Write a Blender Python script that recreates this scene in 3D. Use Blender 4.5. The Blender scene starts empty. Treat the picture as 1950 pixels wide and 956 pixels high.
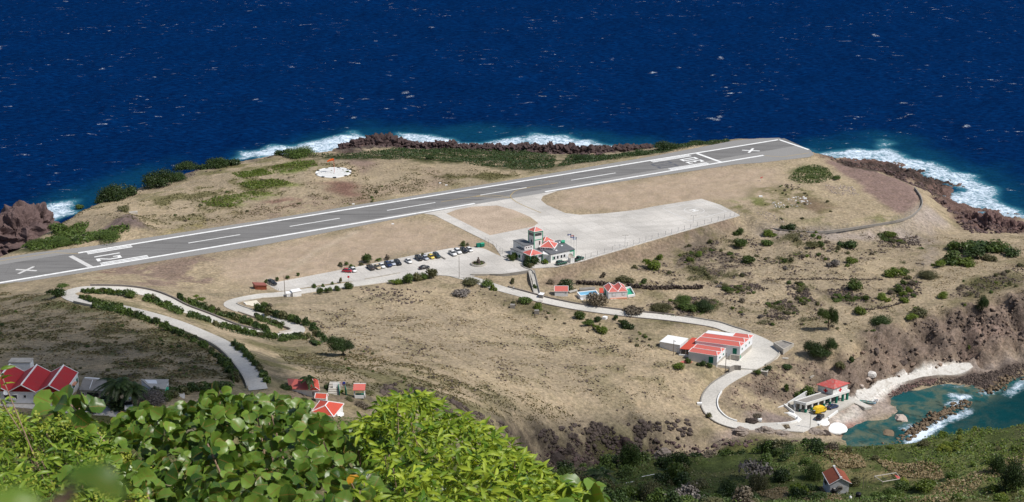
import bpy, bmesh, math, random
import numpy as np
from mathutils import Vector, Matrix
from mathutils.geometry import delaunay_2d_cdt
R = math.radians
random.seed(7); RNG = np.random.default_rng(7)
SC = bpy.context.scene
COL = SC.collection

# ------------------------------------------------------------------ camera, sky, sun, exposure
FPX = 2708.0                      # focal length in pixels of the 1950 px wide photograph (a 50 mm lens)
TH = R(20.0)                      # downward pitch
CAMZ = 214.0
cam = bpy.data.cameras.new('camera'); camo = bpy.data.objects.new('camera', cam); COL.objects.link(camo)
camo.location = (0, 0, CAMZ); camo.rotation_euler = (R(90) - TH, 0, 0)
cam.sensor_width = 36.0; cam.lens = 36.0 * FPX / 1950.0
cam.clip_start = 0.1; cam.clip_end = 40000
cam.dof.use_dof = True; cam.dof.focus_distance = 480; cam.dof.aperture_fstop = 9.0
SC.camera = camo
SC.view_settings.view_transform = 'Standard'; SC.view_settings.look = 'None'
SC.view_settings.exposure = 0.0; SC.view_settings.gamma = 1.0
W = bpy.data.worlds.new('World'); SC.world = W; W.use_nodes = True
SUN_E, SUN_AZ = R(54), R(-21)     # elevation; azimuth measured from +X towards +Y
sky = W.node_tree.nodes.new('ShaderNodeTexSky'); sky.sky_type = 'NISHITA'; sky.sun_disc = False
sky.sun_elevation = SUN_E; sky.sun_rotation = R(90) - SUN_AZ
bg = W.node_tree.nodes['Background']; W.node_tree.links.new(sky.outputs[0], bg.inputs[0]); bg.inputs[1].default_value = 0.10
SUNV = Vector((math.cos(SUN_E) * math.cos(SUN_AZ), math.cos(SUN_E) * math.sin(SUN_AZ), math.sin(SUN_E)))
sl = bpy.data.lights.new('sun', 'SUN'); sl.energy = 4.5; sl.angle = R(0.53); sl.color = (1.0, 0.955, 0.89)
so = bpy.data.objects.new('sun', sl); COL.objects.link(so); so.rotation_euler = SUNV.to_track_quat('Z', 'Y').to_euler()
so.location = (300, -60, 600)
SC.cycles.max_bounces = 6; SC.cycles.diffuse_bounces = 3; SC.cycles.glossy_bounces = 2
SC.cycles.transmission_bounces = 3; SC.cycles.transparent_max_bounces = 24

# ------------------------------------------------------------------ survey helpers
CT, ST = math.cos(TH), math.sin(TH)
def ray(u, v):
    a = (u - 975.0) / FPX; b = -(v - 478.0) / FPX
    return a, CT + b * ST, -ST + b * CT
def P(u, v, z):
    dx, dy, dz = ray(u, v); t = (z - CAMZ) / dz
    return Vector((dx * t, dy * t, z))

# ------------------------------------------------------------------ mesh helpers
def finish(name, me, mat=None, parent=None, smooth=False):
    if mat is not None:
        for m in (mat if isinstance(mat, (list, tuple)) else [mat]): me.materials.append(m)
    if smooth: me.polygons.foreach_set('use_smooth', np.ones(len(me.polygons), bool))
    o = bpy.data.objects.new(name, me); COL.objects.link(o)
    if parent is not None: o.parent = parent
    return o
def raw_mesh(name, V, F, uv=None):
    V = np.asarray(V, np.float32); F = np.asarray(F, np.int32); k = F.shape[1]
    me = bpy.data.meshes.new(name)
    me.vertices.add(len(V)); me.vertices.foreach_set('co', V.ravel())
    me.loops.add(F.size); me.loops.foreach_set('vertex_index', F.ravel())
    me.polygons.add(len(F)); me.polygons.foreach_set('loop_start', np.arange(0, F.size, k, dtype=np.int32))
    try: me.polygons.foreach_set('loop_total', np.full(len(F), k, np.int32))
    except Exception: pass
    me.update(calc_edges=True)
    if uv is not None:
        l = me.uv_layers.new(name='UVMap'); l.data.foreach_set('uv', np.asarray(uv, np.float32)[F.ravel()].ravel())
    return me
def obj(name, bm, mat=None, parent=None, smooth=False):
    me = bpy.data.meshes.new(name); bm.normal_update(); bm.to_mesh(me); bm.free()
    return finish(name, me, mat, parent, smooth)
def tag(o, label=None, cat=None, group=None, kind=None):
    if label: o['label'] = label
    if cat: o['category'] = cat
    if group: o['group'] = group
    if kind: o['kind'] = kind
    return o
def empty(name, loc, rz=0.0, label=None, cat=None, group=None):
    o = bpy.data.objects.new(name, None); COL.objects.link(o); o.empty_display_size = 0.5
    o.location = loc; o.rotation_euler = (0, 0, rz)
    return tag(o, label, cat, group)
def kids(o): return list(o.children)
def copy_tree(o, parent=None):
    c = o.copy(); COL.objects.link(c)
    if parent is not None: c.parent = parent
    for ch in kids(o): copy_tree(ch, c)
    return c
def box(bm, x0, x1, y0, y1, z0, z1, M=None):
    vs = [bm.verts.new((M @ Vector(p)) if M else p) for p in
          [(x0,y0,z0),(x1,y0,z0),(x1,y1,z0),(x0,y1,z0),(x0,y0,z1),(x1,y0,z1),(x1,y1,z1),(x0,y1,z1)]]
    for f in [(0,3,2,1),(4,5,6,7),(0,1,5,4),(1,2,6,5),(2,3,7,6),(3,0,4,7)]: bm.faces.new([vs[i] for i in f])
def bx(name, d, mat, parent=None, M=None):
    bm = bmesh.new(); box(bm, *d, M); return obj(name, bm, mat, parent)
def poly(bm, pts):
    return bm.faces.new([bm.verts.new(p) for p in pts])
def prism(bm, pts, z0, z1):
    n = len(pts)
    a = [bm.verts.new((p[0], p[1], z0)) for p in pts]; b = [bm.verts.new((p[0], p[1], z1)) for p in pts]
    bm.faces.new(b); bm.faces.new(a[::-1])
    for i in range(n): bm.faces.new([a[i], a[(i+1) % n], b[(i+1) % n], b[i]])
def tube(bm, pts, rad, n=8, cap=True):
    rings = []
    pts = [Vector(p) for p in pts]
    for i, p in enumerate(pts):
        t = (pts[min(i+1, len(pts)-1)] - pts[max(i-1, 0)]).normalized()
        x = t.orthogonal().normalized(); y = t.cross(x)
        r = rad[i] if isinstance(rad, (list, tuple)) else rad
        rings.append([bm.verts.new(p + (x * math.cos(k*2*math.pi/n) + y * math.sin(k*2*math.pi/n)) * r) for k in range(n)])
    for a, b in zip(rings, rings[1:]):
        for k in range(n): bm.faces.new([a[k], a[(k+1) % n], b[(k+1) % n], b[k]])
    if cap:
        bm.faces.new(rings[0][::-1]); bm.faces.new(rings[-1])
def lathe(bm, prof, n=16, M=None):
    rings = []
    for r, z in prof:
        rings.append([bm.verts.new((M @ Vector((r*math.cos(k*2*math.pi/n), r*math.sin(k*2*math.pi/n), z))) if M else
                      (r*math.cos(k*2*math.pi/n), r*math.sin(k*2*math.pi/n), z)) for k in range(n)])
    for a, b in zip(rings, rings[1:]):
        for k in range(n): bm.faces.new([a[k], a[(k+1) % n], b[(k+1) % n], b[k]])
    bm.faces.new(rings[0][::-1]); bm.faces.new(rings[-1])

# ------------------------------------------------------------------ materials
def nmat(name):
    m = bpy.data.materials.new(name); m.use_nodes = True
    nt = m.node_tree; return m, nt, nt.nodes['Principled BSDF']
def N(nt, typ, **kw):
    n = nt.nodes.new(typ)
    for k, v in kw.items(): setattr(n, k, v)
    return n
def mix(nt, fac, a, b, blend='MIX'):
    n = N(nt, 'ShaderNodeMix', data_type='RGBA', blend_type=blend, clamp_factor=True)
    for sock, val in ((n.inputs[0], fac), (n.inputs[6], a), (n.inputs[7], b)):
        if hasattr(val, 'is_linked') or isinstance(val, bpy.types.NodeSocket): nt.links.new(val, sock)
        elif isinstance(val, (int, float)): sock.default_value = val
        else: sock.default_value = (*val, 1) if len(val) == 3 else val
    return n.outputs[2]
def noise(nt, vec, scale, detail=4, rough=0.55, dist=0.0):
    n = N(nt, 'ShaderNodeTexNoise'); n.inputs['Scale'].default_value = scale; n.inputs['Detail'].default_value = detail
    n.inputs['Roughness'].default_value = rough; n.inputs['Distortion'].default_value = dist
    if vec is not None: nt.links.new(vec, n.inputs['Vector'])
    return n.outputs['Fac']
def ramp(nt, fac, lo, hi, a=0.0, b=1.0):
    n = N(nt, 'ShaderNodeMapRange', interpolation_type='SMOOTHSTEP')
    for i, v in enumerate((lo, hi, a, b)): n.inputs[i + 1].default_value = v
    nt.links.new(fac, n.inputs[0]); return n.outputs[0]
def math_(nt, op, a, b=0.0):
    n = N(nt, 'ShaderNodeMath', operation=op)
    for i, v in enumerate((a, b)):
        if isinstance(v, (int, float)): n.inputs[i].default_value = v
        else: nt.links.new(v, n.inputs[i])
    return n.outputs[0]
def bump(nt, bsdf, h, dist=0.1, strength=0.6):
    n = N(nt, 'ShaderNodeBump'); n.inputs['Distance'].default_value = dist; n.inputs['Strength'].default_value = strength
    nt.links.new(h, n.inputs['Height']); nt.links.new(n.outputs[0], bsdf.inputs['Normal'])
def geo_pos(nt): return N(nt, 'ShaderNodeNewGeometry').outputs['Position']
def obj_pos(nt): return N(nt, 'ShaderNodeTexCoord').outputs['Object']
def weathered(name, col, dirt=None, rough=0.75, scale=0.6, amount=0.35, fine=8.0, metal=0.0, spec=0.3, bmp=0.0):
    """plain painted or mineral surface: large stains, fine grain, slight relief"""
    m, nt, b = nmat(name); p = geo_pos(nt)
    dirt = dirt or tuple(c * 0.6 for c in col)
    f = ramp(nt, noise(nt, p, scale, 5, 0.6, 0.5), 0.45, 0.75, 0, amount)
    c = mix(nt, f, col, dirt)
    g = ramp(nt, noise(nt, p, fine, 3), 0.3, 0.7, 0.88, 1.08)
    c = mix(nt, 1.0, c, g, 'MULTIPLY')
    nt.links.new(c, b.inputs['Base Color']); b.inputs['Roughness'].default_value = rough
    b.inputs['Metallic'].default_value = metal; b.inputs['Specular IOR Level'].default_value = spec
    if bmp: bump(nt, b, noise(nt, p, fine, 4), bmp, 0.5)
    return m
def leafmat(name, ca, cb, transl=0.25, rough=0.5, spec=0.3, cc=None):
    m, nt, b = nmat(name); nt.nodes.remove(b)
    g = N(nt, 'ShaderNodeNewGeometry'); oi = N(nt, 'ShaderNodeObjectInfo')
    c = mix(nt, g.outputs['Random Per Island'], ca, cb)
    if cc: c = mix(nt, ramp(nt, g.outputs['Random Per Island'], 0.9, 0.93), c, cc)
    k = ramp(nt, oi.outputs['Random'], 0, 1, 0.78, 1.2)
    c = mix(nt, 1.0, c, k, 'MULTIPLY')
    d = N(nt, 'ShaderNodeBsdfPrincipled'); nt.links.new(c, d.inputs['Base Color'])
    d.inputs['Roughness'].default_value = rough; d.inputs['Specular IOR Level'].default_value = spec
    t = N(nt, 'ShaderNodeBsdfTranslucent'); nt.links.new(mix(nt, 1.0, c, (1.0, 1.0, 0.55), 'MULTIPLY'), t.inputs[0])
    x = N(nt, 'ShaderNodeMixShader'); x.inputs[0].default_value = transl
    nt.links.new(d.outputs[0], x.inputs[1]); nt.links.new(t.outputs[0], x.inputs[2])
    nt.links.new(x.outputs[0], nt.nodes['Material Output'].inputs[0]); return m
M = {}
M['white'] = weathered('white_paint', (0.78, 0.78, 0.76), (0.55, 0.52, 0.47), amount=0.3)
M['grey_wall'] = weathered('pale_grey_wall', (0.74, 0.75, 0.77), (0.55, 0.54, 0.53), amount=0.35)
M['white_trim'] = weathered('white_trim', (0.82, 0.82, 0.81), (0.7, 0.69, 0.66), amount=0.2)
M['red_roof'] = weathered('salmon_red_roof', (0.56, 0.135, 0.11), (0.44, 0.17, 0.14), amount=0.7, rough=0.5)
M['red_bright'] = weathered('orange_red_roof', (0.52, 0.080, 0.048), (0.40, 0.08, 0.055), amount=0.4, rough=0.5)
M['red_deep'] = weathered('deep_red_roof', (0.40, 0.024, 0.026), (0.33, 0.045, 0.042), amount=0.6, rough=0.55)
M['red_worn'] = weathered('worn_red_roof', (0.46, 0.085, 0.075), (0.36, 0.27, 0.24), amount=1.0, scale=0.9, rough=0.7)
M['rust'] = weathered('rusty_metal', (0.30, 0.085, 0.045), (0.19, 0.05, 0.03), amount=0.7, scale=1.2)
M['grey_roof'] = weathered('grey_roof_felt', (0.13, 0.135, 0.145), (0.20, 0.20, 0.20), amount=0.6)
M['conc'] = weathered('weathered_concrete', (0.45, 0.42, 0.37), (0.27, 0.25, 0.22), amount=0.6, bmp=0.02)
M['conc_dark'] = weathered('stained_concrete', (0.27, 0.25, 0.225), (0.15, 0.14, 0.125), amount=0.7, bmp=0.02)
M['green_paint'] = weathered('green_paint', (0.05, 0.38, 0.22), (0.04, 0.28, 0.17), amount=0.3)
M['green_door'] = weathered('green_shutter', (0.008, 0.155, 0.105), (0.01, 0.11, 0.08), amount=0.3)
M['green_deck'] = weathered('green_deck', (0.03, 0.33, 0.19), (0.03, 0.24, 0.15), amount=0.3)
M['pool'] = weathered('blue_pool_paint', (0.30, 0.56, 0.72), (0.25, 0.45, 0.58), amount=0.3)
M['wood_pole'] = weathered('grey_wooden_pole', (0.20, 0.16, 0.13), (0.12, 0.1, 0.08), amount=0.5)
M['steel'] = weathered('galvanised_steel', (0.30, 0.30, 0.30), (0.2, 0.17, 0.14), amount=0.4, rough=0.5)
M['black'] = weathered('black_plastic', (0.012, 0.012, 0.014), (0.03, 0.03, 0.03), amount=0.4, rough=0.5)
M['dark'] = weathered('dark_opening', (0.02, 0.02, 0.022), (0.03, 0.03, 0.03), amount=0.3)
M['orange'] = weathered('orange_cloth', (0.85, 0.14, 0.02), (0.75, 0.10, 0.02), amount=0.3)
M['terracotta'] = weathered('terracotta_step', (0.58, 0.27, 0.17), (0.45, 0.2, 0.13), amount=0.4)
M['yellow'] = weathered('yellow_truck_paint', (0.80, 0.52, 0.02), (0.65, 0.42, 0.03), amount=0.25, rough=0.35, spec=0.5)
M['red_paint'] = weathered('red_cross_paint', (0.62, 0.01, 0.02), (0.55, 0.03, 0.03), amount=0.2)
M['bark'] = weathered('tree_bark', (0.13, 0.10, 0.08), (0.08, 0.06, 0.05), amount=0.5, bmp=0.03)
g_, nt_, b_ = nmat('window_glass'); b_.inputs['Base Color'].default_value = (0.02, 0.025, 0.03, 1); b_.inputs['Roughness'].default_value = 0.08
nt_.links.new(mix(nt_, noise(nt_, geo_pos(nt_), 0.8), (0.015, 0.02, 0.025), (0.05, 0.055, 0.06)), b_.inputs['Base Color']); M['glass'] = g_
# ------------------------------------------------------------------ terrain height field (1 m raster)
GX0, GX1, GY0, GY1 = -330, 330, -40, 810
NX, NY = GX1 - GX0 + 1, GY1 - GY0 + 1
gx = np.arange(GX0, GX1 + 1, dtype=float); gy = np.arange(GY0, GY1 + 1, dtype=float)
XX, YY = np.meshgrid(gx, gy)
def gauss(A, s):
    fy = np.fft.fftfreq(A.shape[0])[:, None]; fx = np.fft.rfftfreq(A.shape[1])[None]
    pad = int(3 * s) + 1
    B = np.pad(A, pad, mode='edge'); fy = np.fft.fftfreq(B.shape[0])[:, None]; fx = np.fft.rfftfreq(B.shape[1])[None]
    C = np.fft.irfft2(np.fft.rfft2(B) * np.exp(-2 * (math.pi * s) ** 2 * (fx ** 2 + fy ** 2)), s=B.shape)
    return C[pad:-pad, pad:-pad]
def rnoise(seed, wl):
    r = np.random.default_rng(seed).standard_normal((NY, NX))
    fy = np.fft.fftfreq(NY)[:, None]; fx = np.fft.rfftfreq(NX)[None]
    s = wl / 4.0
    A = np.fft.irfft2(np.fft.rfft2(r) * np.exp(-2 * (math.pi * s) ** 2 * (fx ** 2 + fy ** 2)), s=(NY, NX))
    return A / A.std()
def fbm(seed, wl, octs=4, gain=0.55):
    a = 0; g = 1; t = 0
    for i in range(octs):
        w = wl / 2 ** i
        a = a + g * (rnoise(seed + i * 31, w) if w > 2.5 else np.random.default_rng(seed + i).standard_normal((NY, NX)))
        t += g * g; g *= gain
    return a / math.sqrt(t)

lines = []   # polylines (u, v, z): photo survey points with a height
def L(*p): lines.append([P(*q) for q in p])
def LW(*p): lines.append([Vector(q) for q in p])
# runway platform
L((-150,515,20),(0,489,20),(103,477,20),(251,457,20),(500,419,20),(950,346,20),(1245,297,20),(1400,267,20),(1470,261.5,20),(1485,261.5,20),(1547,286,20),(1552,296,19.6))
L((-150,566,21),(0,544,20),(200,516,20),(500,467,20),(800,407,20),(1060,364,20),(1400,314,20),(1541,300,20))
# seaward side
L((300,430,20),(400,405,20),(500,380,20.3)); L((560,350,20.5),(600,316,20.5),(660,314,20.5),(710,335,20.3),(620,345,20.4),(560,350,20.5))
L((190,441,20.3),(240,411,24.8),(292,441,20.3)); L((215,437,22),(240,411,24.8),(268,437,22))
L((20,484,19.5),(60,470,19),(110,440,18.5),(160,412,18.3),(220,390,18.5),(300,365,18.5),(380,340,18.5),(450,318,18),(540,302,18),(640,295,18),(700,291,18),(800,300,18.5),(900,310,19),(1000,322,19),(1060,318,19.5),(1150,306,20),(1290,284,20))
EDGE = [(-60,505,18),(0,487,17.5),(40,470,17),(90,440,16),(145,405,16),(185,388,16),(255,357,16),(300,344,16),(350,330,16),(400,318,16),(450,306,15),(530,293,15),(600,289,14)]
L(*EDGE); L((600,289,14),(680,281,12),(800,284,11),(900,288,11),(1000,291,11),(1060,295,12),(1130,298,14),(1200,291,16),(1290,278,17.0),(1400,265.5,15.5),(1483,260,12),(1549,287,13))
ew = [P(*e) for e in EDGE]
for off, z in ((13, 1.0), (30, -6), (80, -14)):
    o = []
    for i, p in enumerate(ew):
        t = (ew[min(i+1, len(ew)-1)] - ew[max(i-1, 0)]); n = Vector((-t.y, t.x, 0)).normalized()
        o.append(Vector((p.x + n.x*off, p.y + n.y*off, z)))
    lines.append(o)
L((640,282,1),(720,272,1),(800,275,1),(900,278,1),(1000,282,1),(1060,285,1),(1130,287,1),(1200,285,1),(1290,288,1),(1400,296,0.5),(1490,305,0.5),(1553,330,0.5),(1577,303,0.5),(1600,300,0.5),(1680,308,0.5),(1740,321,0.5),(1790,344,0.5),(1832,352,0.5),(1806,363,0.3),(1796,376,0.3),(1832,393,0.5),(1880,404,0.5),(1950,417,0.5),(2060,430,0.5))
L((640,274,-8),(800,266,-8),(1000,273,-8),(1130,278,-8),(1290,276,-8),(1490,285,-8),(1562,298,-8),(1680,299,-6),(1745,312,-6),(1850,346,-6),(1850,376,-4),(1950,402,-6),(2060,415,-6))
# platform at the far end, its slope and the rocks under it
L((1553,297,19.5),(1600,314,18.5),(1660,326,18),(1700,339,17.5),(1740,358,17),(1752,379,17),(1748,397,17),(1720,415,17),(1640,430,17.5),(1560,440,17.5),(1490,437,18),(1460,430,18.5),(1407,410,20))
L((1480,370,20)); L((1600,370,19.3)); L((1680,385,18.3)); L((1640,400,18.3)); L((1520,410,19.2))
L((1596,309,6),(1640,313,5),(1700,322,4.5),(1765,344,4),(1785,370,4.5),(1805,395,6),(1840,415,6),(1950,432,7),(2060,445,7))
L((1460,447,15),(1560,450,15),(1650,453,13.5),(1740,450,12),(1780,442,10.5),(1815,436,9),(1818,415,7),(1800,397,6.5))
L((1815,445,9.5),(1850,450,10),(1950,447,10),(2060,450,10))
# apron bank
L((1100,498,20),(1200,470,20),(1300,441,20),(1407,410,20)); L((1420,438,15.2),(1350,460,15.4),(1250,490,15.4),(1160,515,15.5),(1080,530,15.6),(1035,537,16.5))
L((1022,512,19.6),(1090,500,20)); L((900,470,20)); L((700,480,20)); L((420,540,20.6)); L((300,525,20.5)); L((500,548,20.6)); L((930,450,20)); L((1050,480,20)); L((1200,430,20))
# plain to the right
for q in [(1500,520,15),(1300,520,15.2),(1300,570,14.6),(1200,560,15.2),(1120,560,15.6),(1060,560,16.3),(1480,600,13.5),(1600,600,14.6),(1600,640,14.4),(1500,650,12.5),(1560,665,13),
          (1700,540,15),(1850,520,15.3),(1950,500,14.3),(1850,470,12.8),(1950,462,11.8),(2080,470,12),(2080,520,15),(1400,590,13.8),(1700,480,13.8),(1620,490,14.6)]: L(q)
L((1525,672,12.6),(1580,690,11.5),(1620,668,14.2),(1690,626,15.4),(1760,606,15.8),(1830,583,16.2),(1950,557,17),(2100,530,17.5))
L((1560,758,3.4),(1600,748,3.2),(1640,741,3.1),(1700,722,3),(1760,706,3),(1830,693,3),(1950,684,3.2),(2100,675,3.2))
# harbour terrace, beach, bay
L((1480,806,3),(1480,819,3),(1529,824,3),(1559,810,3),(1576,799,3),(1597,785,3),(1628,769,3),(1613,759,3),(1560,758,3.3),(1510,775,3.2),(1470,782,3.4))
L((1600,826,0.9),(1610,800,1.6),(1640,790,1.5),(1675,775,1.4),(1690,752,1.5),(1720,736,1.5),(1800,713,1.5),(1880,705,1.8),(1950,697,2),(2080,690,2))
L((1603,838,0),(1612,816,0),(1645,804,0),(1700,799,0),(1714,782,0),(1692,768,0),(1707,754,0),(1742,739,0),(1795,731,0),(1814,728,0),(1855,735,0),(1890,744,0),(1925,727,0),(1950,716,0),(2080,700,0))
for q in [(1640,832,-2),(1750,785,-1.4),(1830,752,-1),(1760,835,-3),(1830,810,-3.5),(1930,780,-6),(1950,750,-4),(2080,760,-7),(1680,815,-1.5)]: L(q)
L((1340,760,7.6),(1350,828,5.6),(1400,833,5),(1440,824,4.3),(1500,828,3.6),(1540,836,2.4),(1590,842,0.6))
for q in [(1440,720,9.3),(1480,700,10.8),(1540,722,7.2),(1440,770,6.2),(1480,770,5.2),(1430,795,5)]: L(q)
# slope below the car park
L((596,560,20.3),(670,548,20),(732,539,20),(836,525,20),(889,533,19.7))
for q in [(620,575,22.5),(600,600,25),(650,620,26),(640,660,36),(740,640,30),(700,700,45),(800,700,38.5),(900,700,29),(800,750,48),(900,760,37.5),(900,800,42),(900,650,22),(900,600,18.2),(900,562,18.6),(760,570,20),(780,600,22),
          (1000,600,16.4),(1000,650,18.3),(1000,700,22),(1000,760,26),(1100,600,15.2),(1100,650,15.4),(1100,700,17),(1100,750,18),(1180,650,14.4),(1180,720,15.5),(1250,640,13.6),(1250,700,13.5),(1250,760,12),(1330,700,11.6)]: L(q)
L((880,815,42),(1000,812,24.5),(1100,826,14.5),(1180,832,10.5),(1250,834,7.5),(1350,828,5.6))
L((1000,880,13.5),(1100,878,6),(1180,872,3.5),(1250,868,2.2),(1350,850,2))
# hill with the switchbacks
for q in [(0,549,24),(0,562,31),(0,580,38.5),(0,600,46),(0,650,58),(0,700,67),(130,536,29),(230,534,26),(330,547,24),(400,565,24),(-150,580,26),(-150,600,40),(-150,700,66),(200,650,58.5),(330,690,64.5),
          (560,700,45),(540,660,39),(500,680,50)]: L(q)
L((0,722,70.8),(150,725,70.8),(330,737,69.6),(450,746,68)); L((-150,722,71)); L((0,770,72),(150,772,72),(260,790,72),(360,800,71))
for q in [(520,760,65),(570,735,60),(620,750,58.5),(690,752,55.5),(650,790,61),(720,790,57),(780,800,53),(500,800,69),(100,800,73.2),(-150,780,73),(0,850,79),(300,850,76.5),(500,850,72),(700,850,67)]: L(q)
# near hillside
L((900,900,60),(1000,905,58),(1100,893,57),(1150,886,57),(1300,869,58),(1450,853,60),(1600,847,62),(1700,843,63),(1750,839,64),(1850,821,68),(1950,801,72),(2100,775,77))
ng = [P(*q) for q in [(1000,905,58),(1100,893,57),(1300,869,58),(1450,853,60),(1600,847,62),(1750,839,64),(1950,801,72),(2100,775,77)]]
lines.append([Vector((p.x*1.06, p.y+26, p.z-22)) for p in ng]); lines.append([Vector((p.x*1.12, p.y+52, max(3, p.z-58))) for p in ng[1:]])
LW((-10,330,34),(20,352,16),(56,374,4),(105,384,1.5))
LW((140,372,-3),(190,365,-5),(300,360,-8))
for q in [(1000,956,67),(1150,956,68.5),(1300,956,69),(1450,956,68.5),(1590,935,68),(1750,956,72.5),(1950,956,80),(1950,880,76),(1300,910,63),(1450,900,64),(1750,890,68)]: L(q)
for y, z in ((222,85),(200,95),(150,120),(100,150),(40,186),(15,203.5),(8,207),(3,210.6),(0,212.3),(-12,214.5),(-40,222)):
    LW(*[(x, y, z + (8 if abs(x) > 200 and y > 100 else 0)) for x in (-330,-200,-120,-60,-20,0,20,60,120,200,330)])
LW((330,300,70),(330,330,30),(330,360,-10)); LW((-330,300,74),(-330,400,50),(-330,450,32),(-330,480,20),(-330,520,18)); LW((-330,560,-5))
LW((-330,810,-25),(0,810,-25),(330,810,-25)); LW((330,650,-15),(330,500,15))

# road centre lines (u, v, z)
ROAD_HILL = [(492,742,66.6),(485,723,65),(472,703,63.3),(450,677,60.5),(424,655.5,58),(384,636.5,55.3),(337,617,52.5),(290,602,50),(229,586.5,47.3),(182,578,45.8),(150,571,44.8),(134,565,44.3),(129,559,44),(145,552.5,43.7),(172,549.5,43.4),(235,551,42.5),(280,558,41.7),(314,570,41),(345,586,40),(385,601,38.5),(437,621.6,36.5),(475,631,35),(503,636,34),(528,639.5,33),(550,637,32.2),(566,632,31.5),(566,625,30.8),(550,618.5,30),(513,607.5,28.5),(475,595,27),(450,586.5,25.8),(438,579,24.9),(450,572,24),(494,563.5,22.6),(532,560.5,21.6),(588,553,20.8),(645,545,20.3),(690,539,20.1),(740,531,20)]
ROAD_SEA = [(850,519,20),(900,532,19.7),(947,547.5,18.8),(994,560.5,17.7),(1041,573,16.9),(1101,585,16),(1182,596,15),(1277,605.5,14),(1355,617,13.1),(1390,627.5,12.7),(1432,641,12.3),(1462,656,12),(1470,670,11.8),(1456,685,11.4),(1425,702,10.6),(1392,719,9.7),(1366,737,8.8),(1352,757,7.8),(1352,777,6.9),(1364,793,6.1),(1383,804.5,5.4),(1412,811.5,4.7),(1450,812,3.9),(1490,811,3.15)]
def crom(pts, step=1.0):
    p = [pts[0]] + list(pts) + [pts[-1]]; out = []
    for i in range(1, len(p) - 2):
        a, b, c, d = p[i-1], p[i], p[i+1], p[i+2]; n = max(2, int((c - b).length / step))
        for k in range(n):
            t = k / n
            out.append(0.5 * ((2*b) + (c - a)*t + (2*a - 5*b + 4*c - d)*t*t + (3*b - a - 3*c + d)*t**3))
    out.append(pts[-1]); return out
road_hill = crom([P(*q) for q in ROAD_HILL]); road_sea = crom([P(*q) for q in ROAD_SEA])

vv, ee = [], []
for ln in lines:
    b0 = len(vv)
    for p in ln: vv.append(p)
    for i in range(len(ln) - 1): ee.append((b0 + i, b0 + i + 1))
for rd in (road_hill, road_sea):
    for p in rd[::6]: vv.append(p)
cv, ce, cf, ov, oe, of_ = delaunay_2d_cdt([Vector((p.x, p.y)) for p in vv], ee, [], 0, 0.05)
cz = [float(np.mean([vv[i].z for i in o])) if o else None for o in ov]
for i, z in enumerate(cz):
    if z is None:  # crossing of two survey lines
        d = [((cv[i].x - p.x)**2 + (cv[i].y - p.y)**2, p.z) for p in vv]; d.sort(); cz[i] = (d[0][1] + d[1][1]) / 2
H = np.full((NY, NX), np.nan)
for f in cf:
    a, b, c = [np.array((cv[i].x, cv[i].y, cz[i])) for i in f[:3]]
    x0, x1 = max(GX0, math.floor(min(a[0], b[0], c[0]))), min(GX1, math.ceil(max(a[0], b[0], c[0])))
    y0, y1 = max(GY0, math.floor(min(a[1], b[1], c[1]))), min(GY1, math.ceil(max(a[1], b[1], c[1])))
    if x1 < x0 or y1 < y0: continue
    sx = slice(x0 - GX0, x1 - GX0 + 1); sy = slice(y0 - GY0, y1 - GY0 + 1)
    X, Y = XX[sy, sx], YY[sy, sx]
    den = (b[1]-c[1])*(a[0]-c[0]) + (c[0]-b[0])*(a[1]-c[1])
    if abs(den) < 1e-9: continue
    w0 = ((b[1]-c[1])*(X-c[0]) + (c[0]-b[0])*(Y-c[1])) / den; w1 = ((c[1]-a[1])*(X-c[0]) + (a[0]-c[0])*(Y-c[1])) / den; w2 = 1 - w0 - w1
    ins = (w0 > -1e-6) & (w1 > -1e-6) & (w2 > -1e-6)
    H[sy, sx][ins] = (w0*a[2] + w1*b[2] + w2*c[2])[ins]
H = np.where(np.isnan(H), -15.0, H)
H = 0.5 * gauss(H, 1.6) + 0.5 * gauss(H, 3.2)

def flatten_road(rd, half, blend):
    """press the road bed into the hill"""
    D = np.full((NY, NX), 1e9); Z = np.zeros((NY, NX)); r = half + blend + 1
    for p in rd:
        x0, x1 = max(0, int(p.x - r) - GX0), min(NX, int(p.x + r) + 2 - GX0); y0, y1 = max(0, int(p.y - r) - GY0), min(NY, int(p.y + r) + 2 - GY0)
        d = np.hypot(XX[y0:y1, x0:x1] - p.x, YY[y0:y1, x0:x1] - p.y); k = d < D[y0:y1, x0:x1]
        D[y0:y1, x0:x1][k] = d[k]; Z[y0:y1, x0:x1][k] = p.z
    w = np.clip((half + blend - D) / blend, 0, 1); w = w*w*(3-2*w)
    return D, Z, w
def inside(poly_xy, X, Y):
    r = np.zeros(X.shape, bool); n = len(poly_xy)
    for i in range(n):
        x1, y1 = poly_xy[i][0], poly_xy[i][1]; x2, y2 = poly_xy[(i+1) % n][0], poly_xy[(i+1) % n][1]
        if y1 == y2: continue
        r ^= ((y1 > Y) != (y2 > Y)) & (X < (x2 - x1) * (Y - y1) / (y2 - y1) + x1)
    return r
def pad(poly_w, z, blend=4.0):
    global H
    m = gauss(inside(poly_w, XX, YY).astype(float), 0.6)
    far = np.clip(gauss(inside(poly_w, XX, YY).astype(float), blend / 2) * 2, 0, 1); k = np.maximum(np.clip(m * 1.9, 0, 1), far * far)
    H = H * (1 - k) + z * k

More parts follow.
